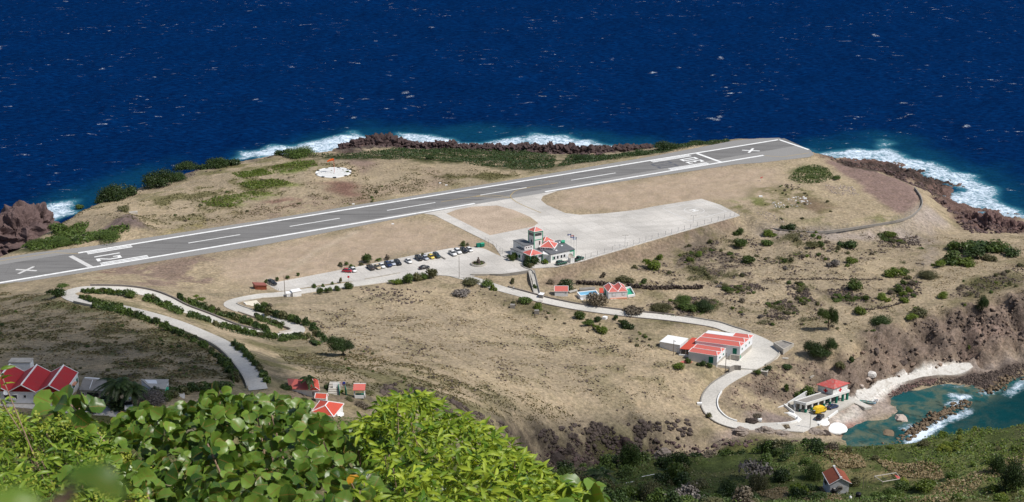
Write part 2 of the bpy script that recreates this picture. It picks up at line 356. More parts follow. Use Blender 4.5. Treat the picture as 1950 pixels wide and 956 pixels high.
# paved areas (u, v)
RUNWAY = [(-122,511),(-60,501),(0,491.5),(72,480.5),(103,477.3),(180,468),(251,457),(500,419.3),(950,346.6),(1245,297.3),(1400,267.5),(1450,263.6),(1483.6,262.4),(1515,273.5),(1544,286.3),(1550,294),(1541,299),(1450,309.6),(1400,313),(1061,363.5),(905,389),(805,406.7),(500,466.6),(0,543.6),(-40,550)]
APRON = [(807,406.5),(905,389),(1062,363.3),(1034,373),(1030,381),(1041,390),(1076,405.5),(1104,409),(1151,406.4),(1214,399.5),(1245,393),(1336,378.5),(1372,390),(1407,408.5),(1407,411),(1300,441),(1200,470),(1107,497.5),(1060,508),(1010,511),(985,500),(955,489),(940,466),(826.6,409.5)]
ISLAND = [(850,406.5),(868,399.5),(900,393.3),(947,391.2),(978,399.5),(1010,413),(1025,424.6),(1016,431),(933,447.8)]
FORECOURT = [(506.5,541),(638,516),(701,503.5),(795,484.5),(858,472.6),(908,470),(925,474.5),(955,489),(985,500),(1010,511),(1012,515),(947,522.5),(905,524),(885,529),(870,527),(836,524),(732,538),(670,547),(596,558),(560,563),(535,557)]
YARD = [(1392,622),(1430,633),(1470,654),(1485,664),(1488,672),(1480,683),(1440,703),(1412,701),(1365,694),(1392,660)]
TERRACE = [(1479.6,809),(1480.4,819),(1529,823.6),(1559,809.5),(1576,798),(1596,784),(1626,768),(1646.7,777),(1661,774.7),(1623,757),(1600,748),(1520,770),(1500,790),(1519,800)]
def W_(pl, z): return [P(u, v, z) for u, v in pl]
runway_w, apron_w, island_w, fore_w = W_(RUNWAY, 20), W_(APRON, 20), W_(ISLAND, 20), W_(FORECOURT, 20)
yard_w, terr_w = W_(YARD, 12.1), W_(TERRACE, 3.0)

# masks of rock and rough ground come from ground polygons in the photograph, dropped on to the height field
def hbil(x, y):
    fx = np.clip(np.asarray(x, float) - GX0, 0, NX - 1.001); fy = np.clip(np.asarray(y, float) - GY0, 0, NY - 1.001)
    i = fx.astype(int); j = fy.astype(int); a = fx - i; b = fy - j
    return H[j, i]*(1-a)*(1-b) + H[j, i+1]*a*(1-b) + H[j+1, i]*(1-a)*b + H[j+1, i+1]*a*b
TT = np.concatenate([np.linspace(225, 900, 1400)])
def G(u, v):
    dx, dy, dz = ray(u, v); n = math.sqrt(dx*dx + dy*dy + dz*dz); dx, dy, dz = dx/n, dy/n, dz/n
    x, y, z = dx*TT, dy*TT, CAMZ + dz*TT
    k = np.nonzero(z <= np.maximum(hbil(x, y), -0.2))[0]
    t = TT[k[0]] if len(k) else (-CAMZ / dz)
    if len(k) and k[0] > 0:
        lo, hi = TT[k[0]-1], TT[k[0]]
        for _ in range(12):
            m = (lo + hi) / 2
            if CAMZ + dz*m <= max(float(hbil(dx*m, dy*m)), -0.2): hi = m
            else: lo = m
        t = hi
    return Vector((dx*t, dy*t, CAMZ + dz*t))
JX, JY = fbm(901, 26, 4), fbm(902, 26, 4)
def area(px, soft=1.5, jit=2.0):
    pw = [G(u, v) for u, v in px]
    return np.clip(gauss(inside(pw, XX + JX*jit, YY + JY*jit).astype(float), soft), 0, 1)
# ------------------------------------------------------------------ what covers the ground
C_ = lambda *c: np.array(c)
TAN1, TAN2, TAN3 = C_(.385,.308,.207), C_(.312,.250,.170), C_(.255,.210,.142)
OLIVE, GREEN, BRIGHT, DKGREEN = C_(.125,.120,.045), C_(.070,.098,.024), C_(.155,.195,.042), C_(.026,.043,.012)
PURPLE, REDD, PALE, ROCKC = C_(.235,.165,.140), C_(.185,.095,.078), C_(.345,.292,.258), C_(.085,.068,.060)
CLIFF, BEACH, PEBB, SANDG = C_(.205,.158,.128), C_(.74,.72,.68), C_(.115,.088,.078), C_(.31,.255,.22)
F1, F2, F3, F4, F5 = fbm(11, 60, 5), fbm(12, 22, 4), fbm(13, 8, 3, 0.7), fbm(14, 120, 4), fbm(15, 5, 2, 0.8)
def sm(x, a, b): t = np.clip((x - a) / (b - a), 0, 1); return t*t*(3 - 2*t)
ALB = TAN1[None, None] * (1 - sm(F1, -0.6, 1.2))[..., None] + TAN2 * sm(F1, -0.6, 1.2)[..., None]
k = 0.5 * sm(F3 + 0.5 * F2, 0.6, 1.8); ALB = ALB * (1 - k[..., None]) + TAN3 * k[..., None]
ROCKW = np.zeros((NY, NX)); ROUGH = np.ones((NY, NX)) * 0.10
def lay(col, w):
    global ALB
    ALB = ALB * (1 - w[..., None]) + col * w[..., None]
def put(col, px, a=1.0, soft=1.5, jit=2.0, nz=None, lo=-0.3, hi=0.9, rock=0.0):
    global ROCKW
    w = area(px, soft, jit) * a
    if nz is not None: w = w * sm(nz, lo, hi)
    lay(col, w)
    if rock: ROCKW = np.maximum(ROCKW, w * rock)
# hillside tints
lay(OLIVE, 0.35 * sm(F2 + 0.6*F3, 0.7, 1.9)); lay(C_(.30,.245,.175), 0.45 * sm(F4, -.6, 1.2))
HILL = [(-200,545),(0,548),(130,575),(290,612),(400,660),(455,720),(330,745),(-200,730)]
put(TAN3, HILL, 0.8, 3, 3); put(OLIVE * 0.8, HILL, 0.55, 4, 4, F2 + F3, -0.6, 1.2); put(DKGREEN*1.6, HILL, 0.6, 3, 3, F3 + 0.7*F5, 0.7, 1.7); put(ROCKC, HILL, 0.6, 3, 3, F5, 1.0, 2.2)
put(GREEN, [(0,548),(120,556),(300,612),(420,668),(300,640),(100,590),(0,575)], 0.5, 4, 5, F2, -0.5, 1)
put(OLIVE, [(100,560),(290,566),(420,640),(500,720),(600,745),(700,740),(650,690),(560,655),(480,640),(380,605),(280,566)], 0.75, 3, 4, F2 + F3, -0.8, 0.8)
put(GREEN, [(480,700),(560,690),(640,700),(760,740),(620,760),(520,760)], 0.55, 4, 6, F2, -0.4, 1)
put(OLIVE, [(560,670),(700,680),(850,720),(1000,770),(1100,800),(1000,830),(860,790),(700,730)], 0.6, 6, 9, F2 + F3, -0.5, 1.0)
put(TAN3*0.8, [(560,690),(700,720),(850,760),(1000,790),(1150,800),(1150,830),(900,850),(700,780)], 0.7, 5, 8, F3, -0.6, 0.8)
put(ROCKC, [(700,725),(800,740),(900,790),(1000,810),(1150,812),(1300,815),(1300,830),(1000,840),(850,810),(720,760)], 0.8, 4, 6, F3 + F5, -0.1, 1.3, rock=0.5)
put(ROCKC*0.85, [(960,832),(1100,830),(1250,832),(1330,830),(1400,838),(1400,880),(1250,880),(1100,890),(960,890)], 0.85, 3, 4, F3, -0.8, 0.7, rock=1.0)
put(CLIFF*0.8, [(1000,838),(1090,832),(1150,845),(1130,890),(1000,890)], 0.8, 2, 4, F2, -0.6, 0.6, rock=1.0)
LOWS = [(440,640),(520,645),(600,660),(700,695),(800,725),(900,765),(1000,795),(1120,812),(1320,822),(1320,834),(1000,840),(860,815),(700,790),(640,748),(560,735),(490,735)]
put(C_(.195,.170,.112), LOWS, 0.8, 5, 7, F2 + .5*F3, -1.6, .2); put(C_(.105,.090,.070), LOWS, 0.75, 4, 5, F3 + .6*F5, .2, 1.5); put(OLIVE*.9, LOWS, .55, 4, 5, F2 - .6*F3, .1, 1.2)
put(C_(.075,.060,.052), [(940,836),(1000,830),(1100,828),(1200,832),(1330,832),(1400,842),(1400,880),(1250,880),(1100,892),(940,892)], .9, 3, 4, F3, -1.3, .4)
# bare patches by the runway
put(PURPLE, [(100,535),(160,520),(260,505),(430,492),(470,515),(420,548),(330,548),(250,540)], 0.75, 3, 6, F2 + 0.6*F3, -0.3, 0.9)
put(REDD, [(140,527),(260,505),(300,500),(240,517),(150,535)], 0.6, 2, 5, F3, 0.0, 1.2)
put(PURPLE, [(450,392),(560,372),(640,372),(720,392),(640,425),(520,440),(440,430)], 0.45, 4, 6, F3, -0.2, 1.0); put(C_(.30,.225,.17), [(430,340),(600,340),(820,330),(840,352),(700,400),(480,420),(380,430)], 0.5, 5, 6, F2, -.3, .9)
put(PURPLE, [(390,470),(480,490),(500,510),(440,520),(380,500)], 0.5, 3, 6, F2, 0, 1)
put(REDD, [(596,346),(640,352),(690,372),(722,384),(668,386),(620,374)], 0.85, 2, 3); put(REDD, [(498,386),(520,382),(556,386),(548,396),(500,396)], 0.8, 2, 3, F3, -0.8, 0.5); put(REDD, [(606,360),(622,362),(618,370),(604,368)], 0.8)
put(PURPLE, [(640,300),(700,296),(716,312),(690,332),(652,318)], 0.8, 2, 3); put(PURPLE, [(800,320),(835,318),(850,352),(820,355)], 0.6, 3, 4)
put(TAN1*1.02, [(585,330),(600,316),(640,312),(680,322),(690,340),(650,350),(595,346)], 0.9, 2, 2)
put(C_(.165,.125,.115), [(186,441),(240,409),(296,441)], 1.0, 1.0, 0.8); ROUGH += 0.25 * area([(188,441),(240,410),(294,441)])
MOWN = np.zeros((NY, NX))
# smooth mown infields
for pl in ([(450,478),(690,440),(806,410),(905,455),(910,470),(800,483),(700,500),(640,512),(510,536),(420,520)], [(1064,366),(1400,315),(1480,325),(1480,372),(1400,385),(1340,376),(1245,391),(1150,404),(1080,402),(1045,390)], ISLAND):
    put(C_(.415,.322,.238), pl, 0.9, 3, 3); MOWN = np.maximum(MOWN, area(pl, 3, 3))
put(C_(.56,.47,.37), [(510,530),(530,522),(575,498),(640,462),(690,438),(672,440),(600,478),(540,512),(500,527)], 0.6, 1.2, 1.0); put(TAN2*0.9, [(524,520),(600,484),(650,456),(652,458),(600,488),(528,523)], 0.6, 0.8, 0.6)
put(BRIGHT, [(805,408),(930,450),(910,456),(860,440)], 0.10, 4, 3); put(BRIGHT, [(560,420),(900,352),(1240,302),(1236,300),(900,348),(560,414)], 0.25, 2, 3)
# greens on the seaward side
LUSH = [[(385,384),(420,374),(480,364),(522,368),(470,382),(440,396),(395,392)], [(518,318),(560,308),(596,306),(606,316),(560,326),(520,330)], [(450,350),(520,340),(560,350),(480,362)], [(440,330),(500,322),(520,332),(460,340)]]
for q in LUSH: put(BRIGHT, q, 0.85, 2, 3, F3, -1.3, 0.4)
for q in ([(430,315),(600,300),(640,300),(560,340),(400,400),(300,420),(240,400),(320,360)], [(850,345),(900,330),(1000,320),(1055,318),(960,342),(860,354)], [(290,425),(400,400),(440,415),(330,440),(260,455)]):
    put(OLIVE, q, 0.75, 4, 5, F2 + 0.5*F3, -0.4, 0.9)
put(C_(.24,.20,.07), [(305,440),(360,425),(420,410),(440,420),(380,440),(310,455)], 0.6, 3, 4, F3, -0.5, 1)
COAST = [[(560,298),(640,294),(700,290),(760,284),(900,286),(1010,290),(1060,298),(1055,320),(1000,324),(900,314),(820,304),(740,304),(640,303)], [(1060,318),(1085,297),(1160,296),(1250,286),(1300,271),(1360,267),(1392,269),(1300,284),(1180,303)], [(0,486),(60,470),(110,445),(150,425),(170,425),(160,445),(245,428),(248,440),(150,466),(60,478)]]
for q in COAST: put(GREEN*0.45, q, 0.9, 2, 3, F3, -1.5, 0.2)
put(OLIVE*0.7, [(700,300),(830,320),(900,320),(990,325),(900,345),(850,350),(800,325),(720,316)], 0.8, 3, 5, F2, -0.5, 0.6)
put(TAN1*0.9, [(700,305),(760,312),(830,316),(800,322),(720,318)], 0.5, 2, 3)
put(ROCKC*1.2, [(640,296),(700,283),(800,282),(1000,286),(1060,292),(1200,288),(1290,276),(1290,262),(1000,276),(800,268),(690,270),(640,284)], 1.0, 2, 3, rock=1.0)
put(C_(.19,.11,.095), [(640,292),(700,281),(800,280),(1000,285),(1130,294),(1290,274),(1290,262),(1000,276),(800,268),(690,270)], 0.7, 2, 3, F2, -0.8, 0.8)
put(ROCKC*1.5, [(0,478),(100,432),(180,392),(260,365),(350,342),(450,316),(540,303),(530,296),(450,305),(330,334),(250,357),(150,402),(60,448),(0,470)], 0.7, 2, 3, F3, -0.4, 0.8, rock=0.35)
# far end platform
put(OLIVE, [(1370,372),(1430,360),(1500,350),(1560,340),(1640,390),(1690,400),(1690,415),(1600,432),(1480,430),(1420,400)], 0.8, 4, 6, F2 + 0.6*F3, -0.7, 0.7)
put(C_(.20,.14,.10), [(1480,400),(1560,380),(1640,385),(1640,400),(1540,420),(1480,425)], 0.9, 3, 5, F2, -0.4, 0.8)
put(GREEN, [(1498,342),(1515,322),(1545,312),(1575,320),(1592,340),(1560,350),(1520,350)], 0.9, 2, 2.5, F3, -1.6, 0.2)
put(BRIGHT*0.8, [(1540,424),(1600,424),(1640,412),(1680,402),(1695,412),(1640,425),(1560,436)], 0.5, 2, 3, F3, -0.8, 0.7); put(BRIGHT*0.9, [(1370,376),(1410,368),(1440,378),(1450,400),(1400,392)], 0.6, 3, 4, F3, -0.8, 0.7)
put(C_(.225,.155,.135), [(1566,304),(1600,312),(1650,323),(1700,338),(1742,357),(1754,380),(1742,398),(1708,407),(1672,380),(1640,352),(1598,326),(1572,312)], 0.95, 1.5, 1.2)
put(TAN1*0.95, [(1560,300),(1572,312),(1598,328),(1640,354),(1672,382),(1700,408),(1690,410),(1655,380),(1620,352),(1580,330),(1552,310)], 0.7, 1.5, 1.5)
put(PALE, [(1440,428),(1490,440),(1560,444),(1650,432),(1725,418),(1756,390),(1775,392),(1800,412),(1818,432),(1790,447),(1740,462),(1700,452),(1560,454),(1470,448)], 0.9, 2, 2)
put(PALE*0.8, [(1775,445),(1800,440),(1780,470),(1765,500),(1745,500),(1755,470)], 0.7, 2, 2)
put(C_(.16,.105,.090), [(1556,300),(1600,312),(1660,324),(1710,338),(1760,352),(1790,385),(1830,420),(1850,440),(1960,446),(1960,400),(1880,385),(1840,345),(1740,315),(1600,296)], 1.0, 2, 2, rock=1.0)
put(C_(.045,.034,.030), [(1560,295),(1640,305),(1740,320),(1832,350),(1806,366),(1790,378),(1760,362),(1700,338),(1640,324)], 0.9, 1.5, 2, F3, -1.5, 0.3)
put(C_(.185,.135,.105), [(1030,537),(1107,500),(1200,472),(1300,443),(1407,412),(1425,440),(1350,460),(1250,490),(1150,518),(1060,545)], 0.85, 2, 2)
put(PURPLE, [(1560,345),(1590,350),(1600,366),(1570,362)], 0.4)
# right hand plain
put(TAN2, [(1050,560),(1200,500),(1400,440),(1960,440),(1960,560),(1600,660),(1500,650),(1300,600)], 0.5, 4, 5, F2, -0.6, 1.0)
for q, a in (([(1290,490),(1330,474),(1380,472),(1440,505),(1440,527),(1380,528),(1310,512)], .8), ([(1380,545),(1440,540),(1465,550),(1430,560),(1380,560)], .6), ([(1190,585),(1260,570),(1330,560),(1370,575),(1350,600),(1290,606),(1210,597)], .7),
             ([(1455,580),(1500,570),(1525,595),(1500,612),(1455,602)], .9), ([(1490,540),(1530,535),(1548,570),(1530,582),(1500,560)], .9), ([(1575,552),(1622,545),(1628,575),(1590,576)], .9), ([(1690,548),(1750,535),(1756,560),(1720,575),(1695,568)], .9),
             ([(1790,570),(1840,535),(1900,515),(1960,498),(1960,548),(1880,556),(1810,575)], .75), ([(1450,455),(1540,450),(1560,470),(1480,480),(1440,470)], .5), ([(1680,440),(1750,450),(1770,480),(1700,470)], .6), ([(1060,545),(1180,540),(1240,552),(1100,552)], .4), ([(870,560),(1000,575),(1180,605),(1240,640),(1120,615),(960,590)], .45)):
    put(ROCKC*1.1, q, a, 3, 4, F3 + 0.5*F2, -1.0, 0.5, rock=0.25); put(OLIVE*0.7, q, 0.8, 4, 5, F2 - F3, -0.1, 0.7)
for q in ([(1300,532),(1450,528),(1600,532),(1740,534),(1790,560),(1700,590),(1600,640),(1530,650),(1600,620),(1690,575),(1750,545),(1600,540),(1450,536)], [(1760,500),(1790,470),(1800,480),(1770,520),(1750,535)], [(1790,555),(1860,515),(1960,480),(1960,490),(1870,525),(1800,562)]):
    put(TAN1, q, 0.7, 2, 2)
put(OLIVE*.9, [(1180,540),(1400,450),(1700,455),(1950,500),(1950,545),(1700,600),(1500,620),(1300,600)], .5, 5, 6, F2 - .5*F3, .5, 1.6); put(C_(.17,.14,.105), [(1180,540),(1400,450),(1700,455),(1780,520),(1600,610),(1450,620),(1300,600)], .6, 4, 5, F3 + .5*F5, .7, 1.8)
# sea cliff over the bay
CL = [(1540,690),(1620,664),(1690,622),(1760,602),(1830,580),(1960,552),(1960,686),(1830,694),(1760,707),(1700,724),(1640,744),(1590,760),(1560,740)]
put(CLIFF, CL, 1.0, 2, 2, rock=0.75); put(C_(.34,.255,.20), CL, 0.5, 3, 3, F2, 0.2, 1.2)
put(ROCKC*1.05, [(1640,665),(1690,632),(1760,612),(1830,588),(1960,560),(1960,660),(1850,680),(1780,690),(1720,680)], 0.95, 3, 5, F3 + 0.6*F2, -0.7, 0.6, rock=1.0)
put(C_(.38,.27,.225), [(1850,640),(1960,600),(1960,640),(1900,690),(1860,692)], 0.6, 3, 5, F3, -0.5, 0.8)
put(CLIFF, [(1420,715),(1470,690),(1530,670),(1570,690),(1560,745),(1530,765),(1470,790),(1420,800),(1370,770),(1385,735)], 0.7, 3, 3, F3, -0.8, 0.5, rock=0.35)
put(ROCKC, [(1440,745),(1500,738),(1550,720),(1560,735),(1500,752),(1450,758)], 0.8, 1.5, 2, rock=0.8); put(OLIVE, [(1450,690),(1490,680),(1510,700),(1470,712)], 0.6, 2, 3, F3, -0.5, 0.8)
put(CLIFF*0.9, [(1310,800),(1320,760),(1340,730),(1350,700),(1330,690),(1270,745),(1240,800)], 0.6, 3, 4, F3, -0.3, 0.9)
put(C_(.40,.315,.27), [(1320,815),(1420,812),(1480,815),(1540,828),(1590,840),(1590,850),(1300,852)], 0.9, 2, 3, F3, -1.2, 0.3, rock=0.8)
put(C_(.225,.18,.16), [(1448,786),(1470,784),(1505,790),(1522,800),(1516,803),(1480,808),(1430,801),(1425,790)], 0.95, 1.0, 0.6)
# beach
put(SANDG, [(1560,760),(1640,742),(1760,706),(1860,690),(1960,684),(1960,698),(1880,708),(1800,716),(1720,740),(1692,760),(1714,785),(1640,806),(1600,822),(1560,815)], 1.0, 1.2, 1)
put(SANDG*0.85, [(1860,690),(1960,684),(1960,695),(1880,704),(1845,712)], 1.0, 1.5, 1)
put(C_(.62,.58,.53), [(1576,797),(1626,768),(1640,776),(1630,792),(1600,808)], 0.9, 1.5, 1, F3, -1.5, 0.3)
BE = [(1614,754),(1639,741.5),(1669,727.5),(1710,716.5),(1761,704.5),(1807,695.5),(1844,691),(1853,699),(1839,713),(1816,718.5),(1784,716),(1747,723),(1715,732),(1687,743.5),(1674,758),(1650,768),(1628,763)]
put(BEACH, BE, 1.0, 0.7, 0.8); put(SANDG*1.3, BE, 0.6, 1.5, 2, F3 - F2, 0.9, 1.8)
put(PEBB, [(1690,752),(1715,734),(1747,725),(1784,718),(1816,720),(1839,715),(1880,706),(1960,692),(1960,718),(1925,728),(1880,748),(1855,737),(1814,730),(1795,733),(1742,741),(1707,756),(1692,768)], 0.95, 1, 1.2, rock=0.45)
put(C_(.23,.06,.04), [(1600,818),(1612,806),(1645,795),(1640,803),(1612,818),(1606,832)], 0.8, 0.8, 1)
LOWL = [(-300,800),(60,790),(330,815),(500,800),(740,800),(860,830),(900,870),(760,1150),(-300,1150)]
put(OLIVE*.95, LOWL, .9, 4, 4); put(GREEN, LOWL, .6, 4, 5, F2, -.4, .8); put(C_(.30,.24,.14), LOWL, .5, 3, 4, F3, .3, 1.3)
# near hillside
NEAR = [(880,850),(1000,900),(1150,884),(1300,866),(1450,850),(1600,844),(1750,836),(1960,796),(1960,1100),(700,1100)]
put(GREEN*0.85, NEAR, 0.95, 2, 2); put(OLIVE*0.9, NEAR, 0.75, 3, 4, F2, -0.4, 1.0)
for q, a in (([(1560,858),(1640,868),(1650,890),(1600,892),(1570,878)], .9), ([(1660,870),(1790,890),(1800,915),(1700,905),(1650,885)], .8), ([(1540,930),(1580,925),(1610,956),(1530,956)], .8), ([(1730,956),(1780,930),(1880,890),(1960,860),(1960,880),(1880,915),(1800,956)], .85), ([(1440,938),(1500,930),(1500,956),(1430,956)], .7), ([(1370,905),(1450,885),(1460,905),(1390,915)], .4)):
    put(C_(.34,.255,.135), q, a, 2.5, 3, F3, -1.2, 0.4)
put(C_(.185,.205,.070), [(1640,870),(1750,845),(1960,800),(1960,956),(1850,900),(1740,880)], 0.85, 4, 5, F2, -1.2, 0.4)
put(DKGREEN, [(-60,795),(100,790),(320,812),(330,900),(-60,900)], 0.3, 3, 3); put(OLIVE*0.8, [(-60,785),(90,782),(320,812),(330,900),(-60,900)], 0.75, 3, 3)
put(PURPLE*0.9, [(560,742),(640,752),(700,750),(690,765),(640,770),(560,765)], 0.5, 2, 2); put(C_(.30,.235,.14), [(640,765),(700,758),(720,770),(690,790),(650,785)], 0.7, 2, 3)

# ------------------------------------------------------------------ relief
rid = 1.0 - np.abs(fbm(77, 13, 4, 0.6)); rid2 = 1.0 - np.abs(fbm(78, 5, 2, 0.7)); clw = area(CL, 2, 1)
H0 = H.copy()
H = H + clw * (3.0 * (1 - np.abs(fbm(79, 17, 3, 0.6)) - .4) + 1.1 * (1 - np.abs(fbm(80, 7, 2, .7)) - .4)) + ROCKW * (1.5 * (rid - 0.35) + 0.7 * (rid2 - 0.35)) + ROUGH * (0.7 * F3 + 0.7 * F5) + 0.25 * F2 * sm(np.abs(np.gradient(H0)[0]), 0.02, 0.12)
pad(runway_w, 19.88, 1.4); pad(apron_w, 19.88, 3); pad(fore_w, 19.88, 3); pad(yard_w, 10.7, 2); pad(terr_w, 2.88, 2)
pad([P(*q) for q in [(0,742,72),(150,748,72),(350,770,72),(330,800,72),(190,792,72),(0,780,72)]], 71.9, 3)
for rd, half in ((road_hill, 2.9), (road_sea, 2.9)):
    D, Z, w = flatten_road(rd, half, 3.2); k = w * (D < 1e8); H = H * (1 - k) + (Z - 0.12) * k
ra_, rb_ = P(450, 434, 20), P(1400, 280.2, 20); rd_ = (rb_ - ra_).normalized(); e_ = P(1512, 275, 20) - ra_; se = e_.dot(rd_)
SS = (XX - ra_.x) * rd_.x + (YY - ra_.y) * rd_.y; TT_ = -(XX - ra_.x) * rd_.y + (YY - ra_.y) * rd_.x
H = np.where((SS > se - 3) & (np.abs(TT_ + 10) < 34) & (TT_ > -26), np.minimum(H, np.maximum(19.6 - 1.7 * np.maximum(0, SS - se - .5 - .0*TT_), 1.5)), H)
bm_ = np.clip(area(BE, .8, .3) * 1.6, 0, 1); H = H * (1 - bm_) + (H0 - .05) * bm_
# colour seen on paved ground under sheets does not matter; the strip beside the tarmac is worn
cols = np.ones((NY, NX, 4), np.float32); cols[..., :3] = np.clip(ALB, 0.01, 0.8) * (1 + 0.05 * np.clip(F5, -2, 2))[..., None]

xs = np.r_[np.arange(GX0, -264, 6), np.arange(-264, 276, 1), np.arange(276, GX1 + 1, 6)] - GX0
ys = np.r_[np.arange(GY0, 216, 4), np.arange(216, 800, 1), np.arange(800, GY1 + 1, 5)] - GY0
Hs = H[np.ix_(ys, xs)]; Cs = cols[np.ix_(ys, xs)]
V = np.stack([np.broadcast_to(gx[xs], Hs.shape), np.broadcast_to(gy[ys][:, None], Hs.shape), Hs], -1).reshape(-1, 3)
n_, m_ = len(ys), len(xs); I = np.arange(n_ * m_).reshape(n_, m_)
F = np.stack([I[:-1, :-1], I[:-1, 1:], I[1:, 1:], I[1:, :-1]], -1).reshape(-1, 4)
keep = (V[F, 2].max(1) > -9) ; F = F[keep]
me = raw_mesh('terrain', V, F)
ca = me.color_attributes.new('albedo', 'FLOAT_COLOR', 'POINT'); ca.data.foreach_set('color', Cs.reshape(-1, 4).ravel())
mw = me.attributes.new('mown', 'FLOAT', 'POINT'); mw.data.foreach_set('value', MOWN[np.ix_(ys, xs)].astype(np.float32).ravel())
rw = me.attributes.new('rock', 'FLOAT', 'POINT'); rw.data.foreach_set('value', ROCKW[np.ix_(ys, xs)].astype(np.float32).ravel())
m, nt, b = nmat('dry_hillside'); p = geo_pos(nt)
at = N(nt, 'ShaderNodeAttribute', attribute_name='albedo'); ar = N(nt, 'ShaderNodeAttribute', attribute_name='rock')
c = at.outputs['Color']
n1 = noise(nt, p, 0.9, 5, 0.65); n2 = noise(nt, p, 1.9, 5, 0.7); n3 = noise(nt, p, 0.22, 4, 0.6)
am = N(nt, 'ShaderNodeAttribute', attribute_name='mown'); wild = math_(nt, 'SUBTRACT', 1.0, math_(nt, 'MULTIPLY', am.outputs['Fac'], .7))
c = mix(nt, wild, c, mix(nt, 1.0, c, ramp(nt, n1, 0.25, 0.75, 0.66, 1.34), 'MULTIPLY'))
c = mix(nt, ramp(nt, n3, 0.42, 0.62, 0, 0.4), c, mix(nt, 1.0, c, (0.80, 0.82, 0.74), 'MULTIPLY')); c = mix(nt, ramp(nt, noise(nt, p, .45, 6, .7), .5, .68, 0, .5), c, mix(nt, 1.0, c, (1.12, 1.04, 1.0), 'MULTIPLY'))
c = mix(nt, math_(nt, 'MULTIPLY', wild, ramp(nt, n2, 0.56, 0.68, 0, 0.62)), c, mix(nt, 1.0, c, (0.42, 0.41, 0.36), 'MULTIPLY'))      # tussocks and stones
vor = N(nt, 'ShaderNodeTexVoronoi', feature='DISTANCE_TO_EDGE'); vor.inputs['Scale'].default_value = 0.6; nt.links.new(p, vor.inputs['Vector'])
crack = math_(nt, 'MULTIPLY', ramp(nt, vor.outputs[0], 0.0, 0.10, 0.65, 0.0), ar.outputs['Fac']); c = mix(nt, crack, c, mix(nt, 1.0, c, (0.5, 0.45, 0.42), 'MULTIPLY'))
nt.links.new(c, b.inputs['Base Color']); b.inputs['Roughness'].default_value = 0.95; b.inputs['Specular IOR Level'].default_value = 0.1
bh = math_(nt, 'ADD', math_(nt, 'MULTIPLY', n1, 1.0), math_(nt, 'MULTIPLY', n2, 0.9)); bump(nt, b, bh, 0.55, 0.75)
tag(finish('terrain', me, m, smooth=True), kind='structure')

# ------------------------------------------------------------------ sea
def sea_tile(n, size, wind, ang, seed, cut):
    r = np.random.default_rng(seed); kx = np.fft.fftfreq(n, size / n / (2*math.pi)); KX, KY = np.meshgrid(kx, kx)
    K = np.hypot(KX, KY); K[0, 0] = 1; Lw = wind ** 2 / 9.81; c = (KX*math.cos(ang) + KY*math.sin(ang)) / K
    Ph = np.exp(-1 / (K*Lw) ** 2) / K ** 4 * c ** 2 * np.exp(-(K*cut) ** 2); Ph[0, 0] = 0
    h = (r.standard_normal((n, n)) + 1j * r.standard_normal((n, n))) * np.sqrt(Ph); f = np.fft.ifft2(h)
    z = f.real; s = z.std(); q = np.fft.ifft2(h * np.abs(K)).real       # crest sharpness
    return z / s, q / q.std()
TS = 768; tz, tq = sea_tile(TS, TS * 1.7, 8.5, R(172), 5, 0.9)
sx = np.r_[-9000, -4000, -2000, -1200, -800, np.arange(-520, 520, 1.8), 800, 1200, 2000, 4000, 9000]
sy = np.r_[-1500, -400, 100, 250, np.arange(290, 470, 1.6), np.arange(470, 610, 5.0), np.arange(610, 1000, 1.5), np.arange(1000, 1420, 2.0), 1500, 1700, 2000, 2600, 3500, 5000, 8000, 16000]
SX, SY = np.meshgrid(sx, sy); ti = (np.round(SX / 1.7).astype(int)) % TS; tj = (np.round(SY / 1.7).astype(int)) % TS
def bil(A, X, Y):
    fx = X / 1.7; fy = Y / 1.7; i = np.floor(fx).astype(int); j = np.floor(fy).astype(int); a = fx - i; b = fy - j
    g = lambda jj, ii: A[jj % TS, ii % TS]
    return g(j, i)*(1-a)*(1-b) + g(j, i+1)*a*(1-b) + g(j+1, i)*(1-a)*b + g(j+1, i+1)*a*b
open_ = np.ones_like(SX); open_[(SY < 560) & (SX > 60)] = 0.25; open_[np.abs(SX) > 600] = 0; open_[SY > 1430] = 0; open_[SY < 280] = 0
HT = np.where((SX > GX0) & (SX < GX1) & (SY > GY0) & (SY < GY1), hbil(SX, SY), -18.0)
SZ = bil(tz, SX, SY) * 0.42 * open_ * np.clip((-HT) / 6, 0.15, 1)
shal = np.exp(np.minimum(HT, 0) / 3.0) * (HT < 3)
r = np.random.default_rng(3)
def snoise(seed, sc):  # smooth noise on world metres
    A = np.random.default_rng(seed).standard_normal((256, 256)); f = np.fft.fftfreq(256)
    A = np.fft.ifft2(np.fft.fft2(A) * np.exp(-60 * (f[:, None]**2 + f[None]**2))).real; A /= A.std()
    fx = SX / sc; fy = SY / sc; i = np.floor(fx).astype(int); j = np.floor(fy).astype(int); a = fx - i; b = fy - j
    g = lambda jj, ii: A[jj % 256, ii % 256]
    return g(j, i)*(1-a)*(1-b) + g(j, i+1)*a*(1-b) + g(j+1, i)*(1-a)*b + g(j+1, i+1)*a*b
patch = snoise(1, 12.0)
caps = sm(bil(tq, SX, SY) + 0.4 * patch, 3.0, 3.6) * open_ * (SY > 600)
surf = np.zeros_like(SX); teal = np.zeros_like(SX)
wob = snoise(2, 1.5) * 2.2, snoise(3, 1.5) * 2.2
def sarea(px, jit=1.0):
    pw = [P(u, v, 0) for u, v in px]
    return inside(pw, SX + wob[0]*jit, SY + wob[1]*jit).astype(float)
